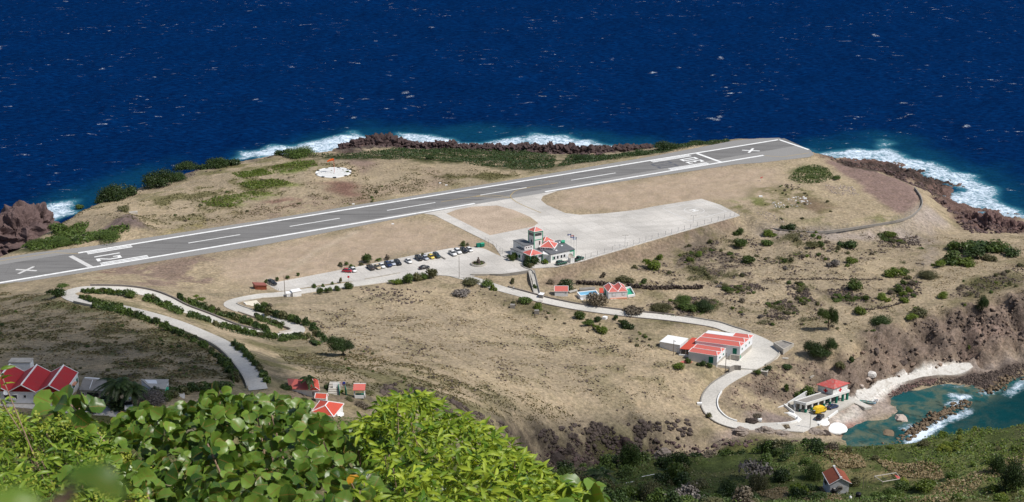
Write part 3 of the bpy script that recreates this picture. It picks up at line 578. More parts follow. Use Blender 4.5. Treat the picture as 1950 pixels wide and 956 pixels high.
def sblur(A, it):
    for _ in range(it):
        A = (np.pad(A, ((1, 1), (0, 0)), 'edge')[:-2] + A * 2 + np.pad(A, ((1, 1), (0, 0)), 'edge')[2:]) / 4
        A = (np.pad(A, ((0, 0), (1, 1)), 'edge')[:, :-2] + A * 2 + np.pad(A, ((0, 0), (1, 1)), 'edge')[:, 2:]) / 4
    return A
SURF = [([(440,306),(470,288),(540,276),(600,268),(640,256),(690,253),(712,262),(690,285),(560,300)], 1.0), ([(740,275),(752,256),(800,252),(835,260),(866,262),(866,290),(760,290)], 1.0), ([(860,270),(900,270),(935,264),(965,259),(1000,262),(1005,292),(860,290)], 1.0), ([(990,268),(1025,256),(1060,257),(1100,262),(1150,272),(1190,280),(1200,295),(1000,295)], 1.0),
        ([(1200,275),(1260,274),(1290,282),(1200,292)], .35), ([(60,395),(110,384),(150,380),(150,400),(100,425),(80,425)], 1.1),
        ([(1545,292),(1600,286),(1660,285),(1690,272),(1672,262),(1700,268),(1720,290),(1760,312),(1800,318),(1850,330),(1868,345),(1895,352),(1890,380),(1930,398),(1960,402),(1960,425),(1830,400),(1780,375),(1840,356),(1790,350),(1740,325),(1600,305)], 1.0), ([(1480,268),(1510,272),(1560,290),(1545,295)], .6)]
for q, a in SURF: surf = np.maximum(surf, a * sblur(sarea(q), 5))
for q in ([(420,310),(560,262),(720,238),(900,242),(1060,240),(1200,262),(1300,272),(1300,300),(440,330)], [(1500,275),(1600,262),(1700,250),(1800,290),(1920,330),(1990,380),(1990,430),(1500,310)], [(30,400),(150,360),(250,330),(300,300),(320,330),(180,400)]):
    teal = np.maximum(teal, sblur(sarea(q, 3.0), 22))
SURF2 = [([(1726,845),(1736,830),(1760,812),(1795,798),(1845,775),(1846,785),(1800,805),(1772,828),(1745,848)], 1.0), ([(1730,815),(1745,808),(1752,815),(1735,826)], .8), ([(1805,745),(1830,748),(1850,752),(1838,760),(1812,758)], .9), ([(1798,765),(1830,760),(1845,765),(1820,772)], .8), ([(1798,730),(1812,727),(1820,731),(1805,734)], .8), ([(1820,732),(1840,730),(1845,735),(1825,736)], .7), ([(1858,738),(1885,735),(1900,742),(1880,752),(1862,750)], .55), ([(1900,755),(1920,740),(1940,725),(1960,712),(1960,730),(1935,745),(1915,760)], .8), ([(1617,812),(1630,805),(1638,803),(1625,812)], 1.0)]
for q, a in SURF2: surf = np.maximum(surf, a * sblur(sarea(q, 0.4), 1))
bay = sblur(sarea([(1560,870),(1600,800),(1690,745),(1800,725),(1960,705),(2100,690),(2100,900),(1560,900)], .3), 8)
sealand = (HT < 2.5)
V = np.stack([SX, SY, SZ], -1).reshape(-1, 3); n_, m_ = SX.shape; I = np.arange(n_*m_).reshape(n_, m_)
F = np.stack([I[:-1, :-1], I[:-1, 1:], I[1:, 1:], I[1:, :-1]], -1).reshape(-1, 4)
F = F[(sealand.reshape(-1)[F].any(1))]
me = raw_mesh('sea', V, F)
fa = np.zeros((n_, m_, 4), np.float32); fa[..., 0] = np.clip(surf, 0, 1); fa[..., 1] = np.clip(caps, 0, 1); fa[..., 2] = np.clip(np.maximum(teal * 0.45, shal * bay), 0, 1); fa[..., 3] = bay
ca = me.color_attributes.new('water', 'FLOAT_COLOR', 'POINT'); ca.data.foreach_set('color', fa.ravel())
m, nt, b = nmat('sea_water'); p = geo_pos(nt)
at = N(nt, 'ShaderNodeAttribute', attribute_name='water'); sp = N(nt, 'ShaderNodeSeparateColor'); nt.links.new(at.outputs['Color'], sp.inputs[0])
mp = N(nt, 'ShaderNodeMapping'); mp.inputs['Scale'].default_value = (0.55, 1.1, 1); nt.links.new(p, mp.inputs['Vector'])
nA = noise(nt, mp.outputs[0], 0.42, 7, 0.72, 0.3); nB = noise(nt, mp.outputs[0], 0.02, 3, 0.5); nC = noise(nt, p, 0.55, 6, 0.7, 0.6)
deep = mix(nt, nB, (0.0001, 0.0110, 0.058), (0.0002, 0.0165, 0.084))
deep = mix(nt, ramp(nt, nA, 0.35, 0.7), mix(nt, 1.0, deep, (0.45, 0.52, 0.60), 'MULTIPLY'), mix(nt, 1.0, deep, (2.2, 1.7, 1.42), 'MULTIPLY'))
bed = noise(nt, p, 0.13, 6, 0.68, .4)
bayc = mix(nt, ramp(nt, sp.outputs[2], 0.05, 0.75), (0.002, 0.036, 0.043), mix(nt, ramp(nt, bed, 0.4, 0.62), (0.014, 0.082, 0.085), (0.110, 0.135, 0.095))); bayc = mix(nt, math_(nt, 'MULTIPLY', ramp(nt, sp.outputs[2], .15, .5), ramp(nt, noise(nt, p, .11, 6, .7, .5), .52, .64, 0, .8)), bayc, (0.020, 0.040, 0.034))
tealc = mix(nt, math_(nt, 'MULTIPLY', sp.outputs[2], ramp(nt, nC, 0.25, 0.75, 0.5, 1.3)), deep, (0.006, 0.075, 0.115))
wc = mix(nt, at.outputs['Alpha'], tealc, bayc)
# foam: broken lace that thins out seawards
nD = noise(nt, p, 0.16, 5, 0.7, 1.2)
fz = math_(nt, 'ADD', math_(nt, 'MULTIPLY', sp.outputs[0], 1.0), math_(nt, 'ADD', math_(nt, 'MULTIPLY', nC, 1.5), math_(nt, 'MULTIPLY', nD, 1.5)))
fz = math_(nt, 'ADD', fz, math_(nt, 'MULTIPLY', at.outputs['Alpha'], .42)); f1 = ramp(nt, fz, 2.02, 2.75)
f1 = math_(nt, 'MULTIPLY', f1, ramp(nt, sp.outputs[0], 0.04, 0.3))
f2 = math_(nt, 'MULTIPLY', sp.outputs[1], ramp(nt, noise(nt, p, 1.1, 5, 0.75), 0.50, 0.57))
mf = N(nt, 'ShaderNodeMapping'); mf.inputs['Scale'].default_value = (0.32, .8, 1); nt.links.new(p, mf.inputs['Vector'])
f3 = math_(nt, 'MULTIPLY', math_(nt, 'MULTIPLY', ramp(nt, noise(nt, mf.outputs[0], .30, 6, .72, .4), .615, .70), ramp(nt, noise(nt, p, .016, 3), .44, .64)), ramp(nt, noise(nt, p, 1.3, 3), .38, .6))
foam = math_(nt, 'MINIMUM', math_(nt, 'ADD', math_(nt, 'ADD', f1, f2), math_(nt, 'MULTIPLY', f3, math_(nt, 'SUBTRACT', 1.0, at.outputs['Alpha']))), 1.0)
wc = mix(nt, ramp(nt, sp.outputs[0], .05, .8, 0, .75), wc, (0.045, 0.20, 0.26))
c = mix(nt, foam, wc, (0.70, 0.80, 0.90))
nt.links.new(c, b.inputs['Base Color'])
nt.links.new(ramp(nt, foam, 0, 1, 0.30, 0.9), b.inputs['Roughness']); b.inputs['Specular IOR Level'].default_value = 0.0
bump(nt, b, math_(nt, 'ADD', nA, math_(nt, 'MULTIPLY', foam, 0.6)), 0.9, 0.8)
gl = N(nt, 'ShaderNodeBsdfGlossy'); gl.inputs['Roughness'].default_value = .28; gl.inputs['Color'].default_value = (.35,.75,1,1); mx = N(nt, 'ShaderNodeMixShader'); nt.links.new(math_(nt, 'MULTIPLY', math_(nt, 'SUBTRACT', 1.0, foam), .016), mx.inputs[0])
nt.links.new(b.outputs[0], mx.inputs[1]); nt.links.new(gl.outputs[0], mx.inputs[2]); nt.links.new(mx.outputs[0], nt.nodes['Material Output'].inputs[0]); nt.links.new(b.inputs['Normal'].links[0].from_socket, gl.inputs['Normal'])
tag(finish('sea', me, m, smooth=True), kind='structure')
# ------------------------------------------------------------------ paving
def sheet(name, pts, z, mat, th=0.25):
    bm = bmesh.new(); top = [bm.verts.new((p.x, p.y, z if z is not None else p.z)) for p in pts]; f = bm.faces.new(top)
    r = bmesh.ops.extrude_face_region(bm, geom=[f]); 
    for v in r['geom']:
        if isinstance(v, bmesh.types.BMVert): v.co.z -= th
    bmesh.ops.triangulate(bm, faces=[q for q in bm.faces if len(q.verts) > 4]); bmesh.ops.recalc_face_normals(bm, faces=bm.faces)
    return tag(obj(name, bm, mat), kind='structure')
RA = P(450, 434, 20); RB = P(1400, 280.2, 20); RD = (RB - RA).normalized(); RN = Vector((-RD.y, RD.x, 0))     # runway axes: along, across (seaward)
RANG = math.atan2(RD.y, RD.x)
def st(u, v): q = P(u, v, 20) - RA; return q.dot(RD), q.dot(RN)
def RP(s, t, z=20.0): q = RA + RD * s + RN * t; return Vector((q.x, q.y, z))
def paving_mat(name, ca, cb, cell=(4.0, 4.0), ang=0.0, joint=0.6, stain=0.5):
    m, nt, b = nmat(name); p = geo_pos(nt)
    mp = N(nt, 'ShaderNodeMapping'); mp.inputs['Rotation'].default_value = (0, 0, -ang); nt.links.new(p, mp.inputs['Vector'])
    br = N(nt, 'ShaderNodeTexBrick', offset=0.0); br.inputs['Scale'].default_value = 1.0; br.inputs['Mortar Size'].default_value = 0.07; br.inputs['Mortar Smooth'].default_value = 0.3
    br.inputs['Brick Width'].default_value = cell[0]; br.inputs['Row Height'].default_value = cell[1]; br.inputs['Bias'].default_value = 0
    br.inputs['Color1'].default_value = (*ca, 1); br.inputs['Color2'].default_value = (*cb, 1); br.inputs['Mortar'].default_value = (*[c * joint for c in ca], 1)
    nt.links.new(mp.outputs[0], br.inputs['Vector'])
    c = br.outputs['Color']
    mp2 = N(nt, 'ShaderNodeMapping'); mp2.inputs['Rotation'].default_value = (0, 0, -ang); mp2.inputs['Scale'].default_value = (0.25, 1.0, 1.0); nt.links.new(p, mp2.inputs['Vector'])
    c = mix(nt, ramp(nt, noise(nt, mp2.outputs[0], 0.22, 5, 0.65), 0.42, 0.78, 0, stain), c, tuple(x * 0.62 for x in ca))
    c = mix(nt, 1.0, c, ramp(nt, noise(nt, p, 1.7, 4), 0.3, 0.7, 0.88, 1.10), 'MULTIPLY')
    c = mix(nt, 1.0, c, ramp(nt, noise(nt, p, 0.05, 3), 0.3, 0.7, 0.82, 1.06), 'MULTIPLY')
    nt.links.new(c, b.inputs['Base Color']); b.inputs['Roughness'].default_value = 0.9; b.inputs['Specular IOR Level'].default_value = 0.2
    bump(nt, b, noise(nt, p, 3.0, 4), 0.02, 0.5); return m
M['apron'] = paving_mat('apron_concrete', (.53,.50,.455), (.585,.555,.51), (5.5, 5.5), RANG, 0.72, 0.45)
M['road'] = paving_mat('concrete_road', (.55,.525,.475), (.575,.55,.505), (400, 400), RANG, 0.9, 0.35)
# tarmac
m, nt, b = nmat('runway_tarmac'); p = geo_pos(nt)
mp = N(nt, 'ShaderNodeMapping'); mp.inputs['Rotation'].default_value = (0, 0, -RANG); mp.inputs['Scale'].default_value = (0.05, 0.7, 1); nt.links.new(p, mp.inputs['Vector'])
c = mix(nt, noise(nt, p, 0.03, 4, 0.6), (.165,.161,.155), (.215,.209,.202))
c = mix(nt, ramp(nt, noise(nt, mp.outputs[0], 0.8, 5, 0.65), 0.42, 0.72, 0, 0.55), c, (.105,.100,.095))
mq = N(nt, 'ShaderNodeMapping'); mq.inputs['Rotation'].default_value = (0, 0, -RANG); mq.inputs['Scale'].default_value = (0.012, 0.55, 1); nt.links.new(p, mq.inputs['Vector'])
c = mix(nt, ramp(nt, noise(nt, mq.outputs[0], 1.0, 3, .6), .52, .66, 0, .55), c, (.070,.068,.066)); vq = N(nt, 'ShaderNodeTexVoronoi', feature='DISTANCE_TO_EDGE'); vq.inputs['Scale'].default_value = .07; nt.links.new(mq.outputs[0] if False else p, vq.inputs['Vector']); c = mix(nt, ramp(nt, vq.outputs[0], 0, .006, .5, 0), c, (.06,.06,.06))
c = mix(nt, 1.0, c, ramp(nt, noise(nt, p, 2.5, 4), 0.3, 0.7, 0.86, 1.12), 'MULTIPLY')
nt.links.new(c, b.inputs['Base Color']); b.inputs['Roughness'].default_value = 0.85; b.inputs['Specular IOR Level'].default_value = 0.25; M['tarmac'] = m
m, nt, b = nmat('runway_shoulder_tarmac'); p = geo_pos(nt)
c = mix(nt, noise(nt, p, 0.08, 4, 0.6), (.225,.219,.210), (.265,.256,.243)); c = mix(nt, 1.0, c, ramp(nt, noise(nt, p, 2.5, 4), 0.3, 0.7, 0.86, 1.12), 'MULTIPLY')
nt.links.new(c, b.inputs['Base Color']); b.inputs['Roughness'].default_value = 0.9; M['shoulder'] = m
M['paint'] = weathered('runway_white_paint', (0.80, 0.80, 0.78), (0.45, 0.44, 0.43), amount=0.6, scale=0.5, fine=1.5)
M['paint_worn'] = weathered('worn_white_paint', (0.60, 0.59, 0.57), (0.40, 0.38, 0.36), amount=0.7, scale=1.0)
M['paint_yellow'] = weathered('faded_yellow_paint', (0.40, 0.30, 0.14), (0.26, 0.22, 0.16), amount=0.7, scale=1.0)
M['ghost'] = weathered('blacked_out_paint', (.095,.10,.115), (.13,.13,.14), amount=0.6)
runway = sheet('runway', runway_w, 20.03, M['shoulder'], 1.2)
s0, s1 = st(-60, 530)[0] - 12, st(1512, 275)[0]
tU, tL = st(900, 360.3)[1], st(750, 413.3)[1]
sheet('runway_tarmac', [RP(s0, tL - .9), RP(s1 + 1.5, tL + 6), RP(s1 + 3, tU + .9), RP(s0, tU + .9)], 20.036, M['tarmac'], 0.02)
sheet('apron', apron_w, 20.020, M['apron'])
pts_is = [P(u, v, 20.06) for u, v in ISLAND]
bm = bmesh.new(); f = poly(bm, [Vector((p.x, p.y, 20.028)) for p in pts_is]); bmesh.ops.triangulate(bm, faces=[f])
m, nt, b = nmat('mown_dry_grass'); p = geo_pos(nt)
c = mix(nt, ramp(nt, noise(nt, p, 0.10, 5, .65), .35, .65), (.36,.28,.205), (.46,.36,.27)); c = mix(nt, ramp(nt, noise(nt, p, .05, 3), .55, .75, 0, .5), c, (.22,.19,.09)); c = mix(nt, 1.0, c, ramp(nt, noise(nt, p, 1.4, 6, .7), 0.3, 0.7, 0.7, 1.25), 'MULTIPLY'); nt.links.new(c, b.inputs['Base Color']); b.inputs['Roughness'].default_value = 0.95
bump(nt, b, noise(nt, p, 2.0, 3), 0.2, 0.6)
tag(obj('grass_island', bm, m), kind='structure')
sheet('car_park', fore_w, 20.024, M['apron'])
sheet('power_station_yard', [P(u, v, zz) for (u, v), zz in zip(YARD, (12.75, 12.4, 12.15, 12.0, 11.9, 11.6, 11.0, 10.95, 11.9, 12.2))], None, M['road'], 1.4); sheet('harbour_quay', terr_w, 3.03, M['road'], 0.8)

def offset_line(rd, d):
    out = []
    for i, p in enumerate(rd):
        t = rd[min(i+1, len(rd)-1)] - rd[max(i-1, 0)]; n = Vector((-t.y, t.x, 0)).normalized(); out.append(p + n * d)
    return out
def ribbon(name, rd, wl, wr, mat, lift=0.05, depth=0.5):
    A, B = offset_line(rd, wl), offset_line(rd, -wr); bm = bmesh.new(); rows = []
    for a, b in zip(A, B):
        rows.append([bm.verts.new((a.x, a.y, a.z + lift - depth)), bm.verts.new((a.x, a.y, a.z + lift)), bm.verts.new((b.x, b.y, b.z + lift)), bm.verts.new((b.x, b.y, b.z + lift - depth))])
    for r0, r1 in zip(rows, rows[1:]):
        for k in range(3): bm.faces.new([r0[k], r0[k+1], r1[k+1], r1[k]])
    return obj(name, bm, mat)
tag(ribbon('hill_road', road_hill, 2.25, 2.25, M['road']), kind='structure')
tag(ribbon('harbour_road', road_sea, 2.5, 2.5, M['road'], 0.055), kind='structure')

# ------------------------------------------------------------------ painted markings on the runway: one flat thing, each stripe a part
paint = empty('runway_markings', RP(0, 0, 20.04), 0, 'white painted edge lines, dashes, bars, crosses and numbers on the runway', 'runway markings')
PZ = 20.042
def stripe(name, a, b, w, mat='paint', z=PZ, parent=None):
    (sa, ta), (sb, tb) = a, b; d = Vector((sb - sa, tb - ta)); n = Vector((-d.y, d.x)).normalized() * w / 2
    bm = bmesh.new(); q = [RP(sa + n.x, ta + n.y, z), RP(sb + n.x, tb + n.y, z), RP(sb - n.x, tb - n.y, z), RP(sa - n.x, ta - n.y, z)]
    f = poly(bm, [v - paint.location for v in q][::-1]); bm.normal_update()
    if f.normal.z < 0: f.normal_flip()
    return obj(name, bm, M[mat], paint)
sUL, sUR = st(150, 483)[0], st(1483, 265.6)[0]
stripe('edge_line', (sUL, tU), (sUR, tU), 1.35)
stripe('edge_line', (s0, tL), (st(905, 388)[0], tL), 1.35); stripe('edge_line', (st(1038, 365)[0], tL), (st(1456, 296.5)[0], tL), 1.35)
eA, eB = st(1483, 265.8), st(1540, 285); stripe('end_line', (eA[0], tU + .4), (eB[0], eB[1]), 1.35)
tc = (tU + tL) / 2
for a, b in (((359.4,463.7),(457.6,447)), ((552,431.5),(646.8,415.5)), ((737,400.7),(829,385.7)), ((915,371.9),(1003,357)), ((1087,343),(1171.5,329))):
    stripe('centre_dash', (st(*a)[0], tc), (st(*b)[0], tc), 0.65)
wr = tU - tL
for t in (tU - 1.55, tU - 3.0): stripe('threshold_bar', (sUL + 3, t), (st(253, 471)[0], t), 0.95)
for t in (tL + 1.55, tL + 3.0): stripe('threshold_bar', (st(190, 501)[0] , t), (st(281, 487)[0], t), 0.95)
for t in (tU - 1.55, tU - 3.0): stripe('threshold_bar', (st(1241, 308)[0], t), (st(1314, 296)[0], t), 0.95)
for t in (tL + 1.55, tL + 3.0): stripe('threshold_bar', (st(1274, 322)[0], t), (st(1347, 310)[0], t), 0.95)
b0 = st(134.6, 487.6); b1 = st(172, 507); stripe('cross_bar', b0, (b1[0], tL + .6), 1.9, 'paint_worn')
b0 = st(1328.4, 292.8); b1 = st(1371, 308); stripe('cross_bar', (b0[0], tU - .6), (b1[0], tL + .6), 1.7)
for (u, v), mt in (((50, 514.5), 'paint_worn'), ((1430, 286.8), 'paint')):
    s, t = st(u, v)
    for sg in (1, -1): stripe('cross_arm', (s - 3.4, t - 2.6 * sg), (s + 3.4, t + 2.6 * sg), 1.15, mt, PZ + .004 * (sg > 0))
def glyph(strokes, s, t, sc, flip, mat, w=0.85, name='digit'):
    bm = bmesh.new()
    for (x0, y0, x1, y1) in strokes:      # box strokes in glyph space: x to the right, y up
        c = [(x0, y0), (x1, y0), (x1, y1), (x0, y1)] if len((x0,)) else []
        q = [RP(s + flip * y * sc[1], t - flip * x * sc[0], PZ) - paint.location for x, y in c]
        f = poly(bm, q); bm.normal_update()
        if f.normal.z < 0: f.normal_flip()
    return obj(name, bm, M[mat], paint)
def slant(bm, a, b, w, s, t, sc, flip):
    q = [(a[0]-w/2, a[1]), (a[0]+w/2, a[1]), (b[0]+w/2, b[1]), (b[0]-w/2, b[1])]
    f = poly(bm, [RP(s + flip * y * sc[1], t - flip * x * sc[0], PZ) - paint.location for x, y in q]); bm.normal_update()
    if f.normal.z < 0: f.normal_flip()
# '12' read from the left, '30' read from the right
s12 = st(181, 491.5)[0]
glyph([(0, 0, .3, 1)], s12, tc + 2.2, (3.0, 10.0), 1, 'paint', name='digit_one')
bm = bmesh.new(); sc2 = (3.3, 9.5)
for q in [(0, 0, 1, .14), (0, .86, 1, 1), (.72, .52, 1, .86), (0, .70, .28, .86)]:
    x0, y0, x1, y1 = q; f = poly(bm, [RP(s12 + y*sc2[1], tc - .8 - x*sc2[0], PZ) - paint.location for x, y in ((x0,y0),(x1,y0),(x1,y1),(x0,y1))]); bm.normal_update()
    if f.normal.z < 0: f.normal_flip()
slant(bm, (.16, .14), (.86, .52), .30, s12, tc - .8, sc2, 1); obj('digit_two', bm, M['paint'], paint)
s30 = st(1332, 303)[0]
glyph([(0, 0, 1, .14), (0, .86, 1, 1), (.72, .14, 1, .86), (.3, .43, .72, .57), (0, .14, .28, .26), (0, .74, .28, .86)], s30, tc - 4.3, (3.4, 9.0), -1, 'paint', name='digit_three')
glyph([(0, 0, 1, .14), (0, .86, 1, 1), (0, .14, .28, .86), (.72, .14, 1, .86)], s30, tc + .6, (3.4, 9.0), -1, 'paint', name='digit_zero')
for t in (tc - 4.3, tc + .6):
    glyph([(0, 0, 1, .12), (0, .88, 1, 1), (0, .12, .2, .88), (.8, .12, 1, .88)], s30 - 15, t, (3.6, 11), -1, 'ghost', name='painted_out_digit')
a, b_, c_, d_ = st(-20, 500), st(103, 481), st(150, 483.5), st(1456, 296.5)
stripe('turning_line', a, b_, .45, 'paint_yellow'); stripe('turning_line', b_, c_, .45, 'paint_yellow')
e_, f_ = st(1490, 299), st(1541, 291); stripe('turning_line', d_, e_, .45, 'paint_yellow'); stripe('turning_line', e_, f_, .45, 'paint_yellow')
stripe('taxi_line', st(840, 384.5), st(915, 372), .4, 'paint_yellow'); stripe('taxi_line', st(1003, 357.5), st(1063, 348), .4, 'paint_yellow')
def arc(pts, w=.4, mat='paint_yellow', name='taxi_line'):
    c = crom([P(u, v, PZ + .004) for u, v in pts], 1.5); A, B = offset_line(c, w/2), offset_line(c, -w/2); bm = bmesh.new()
    v = [(bm.verts.new(a - paint.location), bm.verts.new(b - paint.location)) for a, b in zip(A, B)]
    for p0, p1 in zip(v, v[1:]): bm.faces.new([p0[0], p0[1], p1[1], p1[0]])
    return obj(name, bm, M[mat], paint)
arc([(1010,356.5),(985,362),(975,369),(973,376),(990,388),(1030,405)]); arc([(900,374.5),(930,371.5),(955,373),(973,376.5)])
arc([(973,376),(960,376),(905,374)])
# helicopter square on the apron
heli = empty('helicopter_pad_markings', P(1322, 401, 20.03), 0, 'thin painted square, circle and white letter H on the grey apron corner', 'pad markings')
def flat(name, pts, par, mat, z):
    bm = bmesh.new(); f = poly(bm, [Vector((p.x, p.y, z)) - par.location for p in pts]); bm.normal_update()
    if f.normal.z < 0: f.normal_flip()
    return obj(name, bm, M[mat], par)
hc = P(1322, 400.5, 20)
def hp(s, t): q = hc + RD * s + RN * t; return q
for (x0, y0, x1, y1) in ((-1.7, .7, 1.7, 1.3), (-1.7, -1.3, 1.7, -.7), (-.4, -.7, .4, .7)):
    flat('letter_stroke', [hp(x0, y0), hp(x1, y0), hp(x1, y1), hp(x0, y1)], heli, 'paint', 20.034)
bm = bmesh.new(); ring = [[bm.verts.new(hp(r*math.cos(a*math.pi/24), r*math.sin(a*math.pi/24)) + Vector((0, 0, .034)) - heli.location) for a in range(48)] for r in (4.1, 4.45)]
for i in range(48): bm.faces.new([ring[0][i], ring[1][i], ring[1][(i+1) % 48], ring[0][(i+1) % 48]])
obj('circle_line', bm, M['paint_worn'], heli)
sq = [P(u, v, 20) for u, v in ((1262,397),(1334,384),(1384,402.5),(1313,421))]
for a, b in zip(sq, sq[1:] + sq[:1]):
    n = (b - a).normalized().cross(Vector((0, 0, 1))) * .2; flat('square_line', [a + n, b + n, b - n, a - n], heli, 'paint_worn', 20.033)
# car park bays
bays = empty('parking_bay_lines', P(700, 515, 20.03), 0, 'faint white bay lines painted across the car park', 'pavement markings')
CA, CB = P(515, 541, 20), P(905, 470.5, 20); CD = (CB - CA).normalized(); CN = Vector((CD.y, -CD.x, 0)); CANG = math.atan2(CD.y, CD.x)
k = 1.5
while k < (CB - CA).length - 2:
    a = CA + CD * k + CN * .8; b = a + CN * 4.8; flat('bay_line', [a, b, b + CD * .16, a + CD * .16], bays, 'paint_worn', 20.031); k += 2.7
# signal circle by the windsock
cc = P(635, 328.5, 20.6); sig = empty('signal_circle', cc, 0, 'white concrete circle ringed with black and white blocks beside the windsock', 'signal circle')
bm = bmesh.new(); lathe(bm, [(8.0, -.5), (8.0, .06), (0.01, .08)], 64); obj('disc', bm, weathered('whitewashed_concrete', (.64, .64, .62), (.45, .44, .42), amount=.5, scale=.5), sig)
for i in range(18):
    bm = bmesh.new(); k9 = (i // 2) * 2*math.pi/9 + .1; a0, a1 = (k9, k9 + .50) if i % 2 == 0 else (k9 + .50, k9 + 2*math.pi/9); pr = []
    for a in np.linspace(a0, a1 - .004, 5): pr.append((8.4 * math.cos(a), 8.4 * math.sin(a)))
    for a in np.linspace(a1 - .004, a0, 5): pr.append((7.5 * math.cos(a), 7.5 * math.sin(a)))
    prism(bm, pr, -.4, .12); obj('edge_block', bm, M['black'] if i % 2 and i not in () else M['white'], sig)
ws = empty('windsock', cc + Vector((.4, 0, .08)), 0, 'orange windsock blowing to the left on a tall thin red pole', 'windsock')
bm = bmesh.new(); tube(bm, [(0, 0, 0), (0, 0, 6.6)], .09, 8); obj('pole', bm, M['red_bright'], ws)
bm = bmesh.new(); tube(bm, [(0, 0, 6.3), (-.8, 0, 6.15), (-1.9, 0, 5.85), (-3.1, -.1, 5.3)], [.55, .5, .42, .3], 12, False); obj('sock', bm, M['orange'], ws)
bm = bmesh.new(); tube(bm, [(.55*math.cos(a), 0, 6.3 + .55*math.sin(a)) for a in np.linspace(0, 2*math.pi, 13)], .05, 6, False); obj('hoop', bm, M['steel'], ws)
# ------------------------------------------------------------------ plants: leaf-clump meshes
LM = {
 'dark':  leafmat('dark_glossy_leaves', (.020,.042,.009), (.052,.084,.020), .18),
 'green': leafmat('green_leaves', (.050,.085,.016), (.100,.145,.030), .25),
 'bright':leafmat('bright_green_leaves', (.085,.135,.016), (.170,.215,.034), .3),
 'olive': leafmat('olive_leaves', (.085,.085,.034), (.145,.140,.060), .2),
 'dry':   leafmat('dry_brown_twigs', (.105,.085,.058), (.185,.150,.105), .1),
 'grey':  leafmat('bare_grey_twigs', (.120,.105,.095), (.200,.175,.155), .05),
 'straw': leafmat('straw_grass', (.300,.225,.115), (.420,.325,.180), .25),
 'tuft_olive': leafmat('olive_grass_tuft', (.150,.140,.066), (.250,.222,.120), .4),
 'tuft_dry': leafmat('dry_grass_tuft', (.235,.185,.110), (.340,.265,.160), .3),
 'lime':  leafmat('yellow_green_leaves', (.140,.175,.022), (.235,.260,.040), .3),
}
def leaf_cloud(seed, n, leaf, lobes=7, flat=0.62, hollow=0.55, spread=0.55):
    """leaf-sized quads over a handful of uneven lobes; unit shrub: 2 wide, about 1 high, standing on z=0"""
    r = np.random.default_rng(seed); L_ = []
    for i in range(lobes):
        a = r.uniform(0, 2*math.pi); d = spread * math.sqrt(r.uniform(0, 1)); s = r.uniform(.32, .58)
        L_.append((d*math.cos(a), d*math.sin(a), r.uniform(.25, .62) * (1.1 - .5*d), s, s * r.uniform(.8, 1.1), s * r.uniform(.6, .95)))
    L_ = np.array(L_); w = L_[:, 3] ** 2; pick = r.choice(lobes, n, p=w / w.sum()); l = L_[pick]
    d = r.standard_normal((n, 3)); d /= np.linalg.norm(d, axis=1)[:, None]; d[:, 2] = np.where(d[:, 2] < -.35, -d[:, 2], d[:, 2])
    rad = (1 - hollow * r.uniform(0, 1, n) ** 2.2)[:, None]
    c = l[:, :3] + d * l[:, 3:6] * rad * (1 + .12 * r.standard_normal((n, 1))); c[:, 2] = np.maximum(c[:, 2] * 1.0, .02)
    nr = d * .75 + r.standard_normal((n, 3)) * .55 + np.array([0, 0, .35]); nr /= np.linalg.norm(nr, axis=1)[:, None]
    t = np.cross(nr, r.standard_normal((n, 3))); t /= np.linalg.norm(t, axis=1)[:, None]; b = np.cross(nr, t)
    s = leaf * r.uniform(.6, 1.35, n)[:, None]; q = s * r.uniform(.45, .8, n)[:, None]
    Vv = np.stack([c - t*s, c - b*q, c + t*s, c + b*q], 1).reshape(-1, 3); mx = np.abs(Vv[:, :2]).max(); Vv[:, :2] /= mx; Vv[:, 2] /= max(Vv[:, 2].max(), .4)
    return raw_mesh('shrub_foliage', Vv, np.arange(4*n).reshape(n, 4))
SHAPES = {('S', i): leaf_cloud(100+i, 260, .15, 5) for i in range(4)}
SHAPES.update({('M', i): leaf_cloud(200+i, 1100, .082, 8) for i in range(4)}); SHAPES.update({('L', i): leaf_cloud(300+i, 5200, .040, 15, spread=.7) for i in range(3)})
SHAPES.update({('D', i): leaf_cloud(400+i, 420, .09, 6, hollow=.9) for i in range(3)})       # thin, see-through
_mm = {}
def foliage(size, i, kind):
    k = (size, i, kind)
    if k not in _mm:
        me = SHAPES[(size, i)].copy(); me.materials.append(LM[kind]); _mm[k] = me
    return _mm[k]
NSHR = [0]
def shrub_at(p, w, h, kind, label, group=None, size='S', name='shrub', cat='shrub', sink=.12, d2=None):
    i = random.randrange(3 if size in 'LD' else 4)
    o = bpy.data.objects.new(name, foliage(size, i, kind)); COL.objects.link(o)
    o.location = (p.x, p.y, p.z - sink*h); o.scale = (w/2, (d2 or w)/2 * random.uniform(.85, 1.15), h); o.rotation_euler = (0, 0, random.uniform(0, 6.28))
    NSHR[0] += 1
    if name == 'shrub': o.name = {'dry': 'dry_shrub', 'grey': 'bare_shrub', 'bright': 'leafy_shrub', 'dark': 'evergreen_shrub', 'olive': 'olive_shrub'}.get(kind, 'shrub')
    return tag(o, label, cat, group)
def pxm(p): return FPX / (CT * p.y - ST * (p.z - CAMZ))      # photograph pixels per metre at a point
def shrub_px(u, v, wpx, hpx, kind, label, group=None, name='shrub', size=None, cat='shrub'):
    p = G(u, v); s = pxm(p); size = size or ('S' if wpx < 17 else 'M' if wpx < 48 else 'L')
    return shrub_at(p, wpx / s, hpx / s / .93, kind, label, group, size, name, cat)
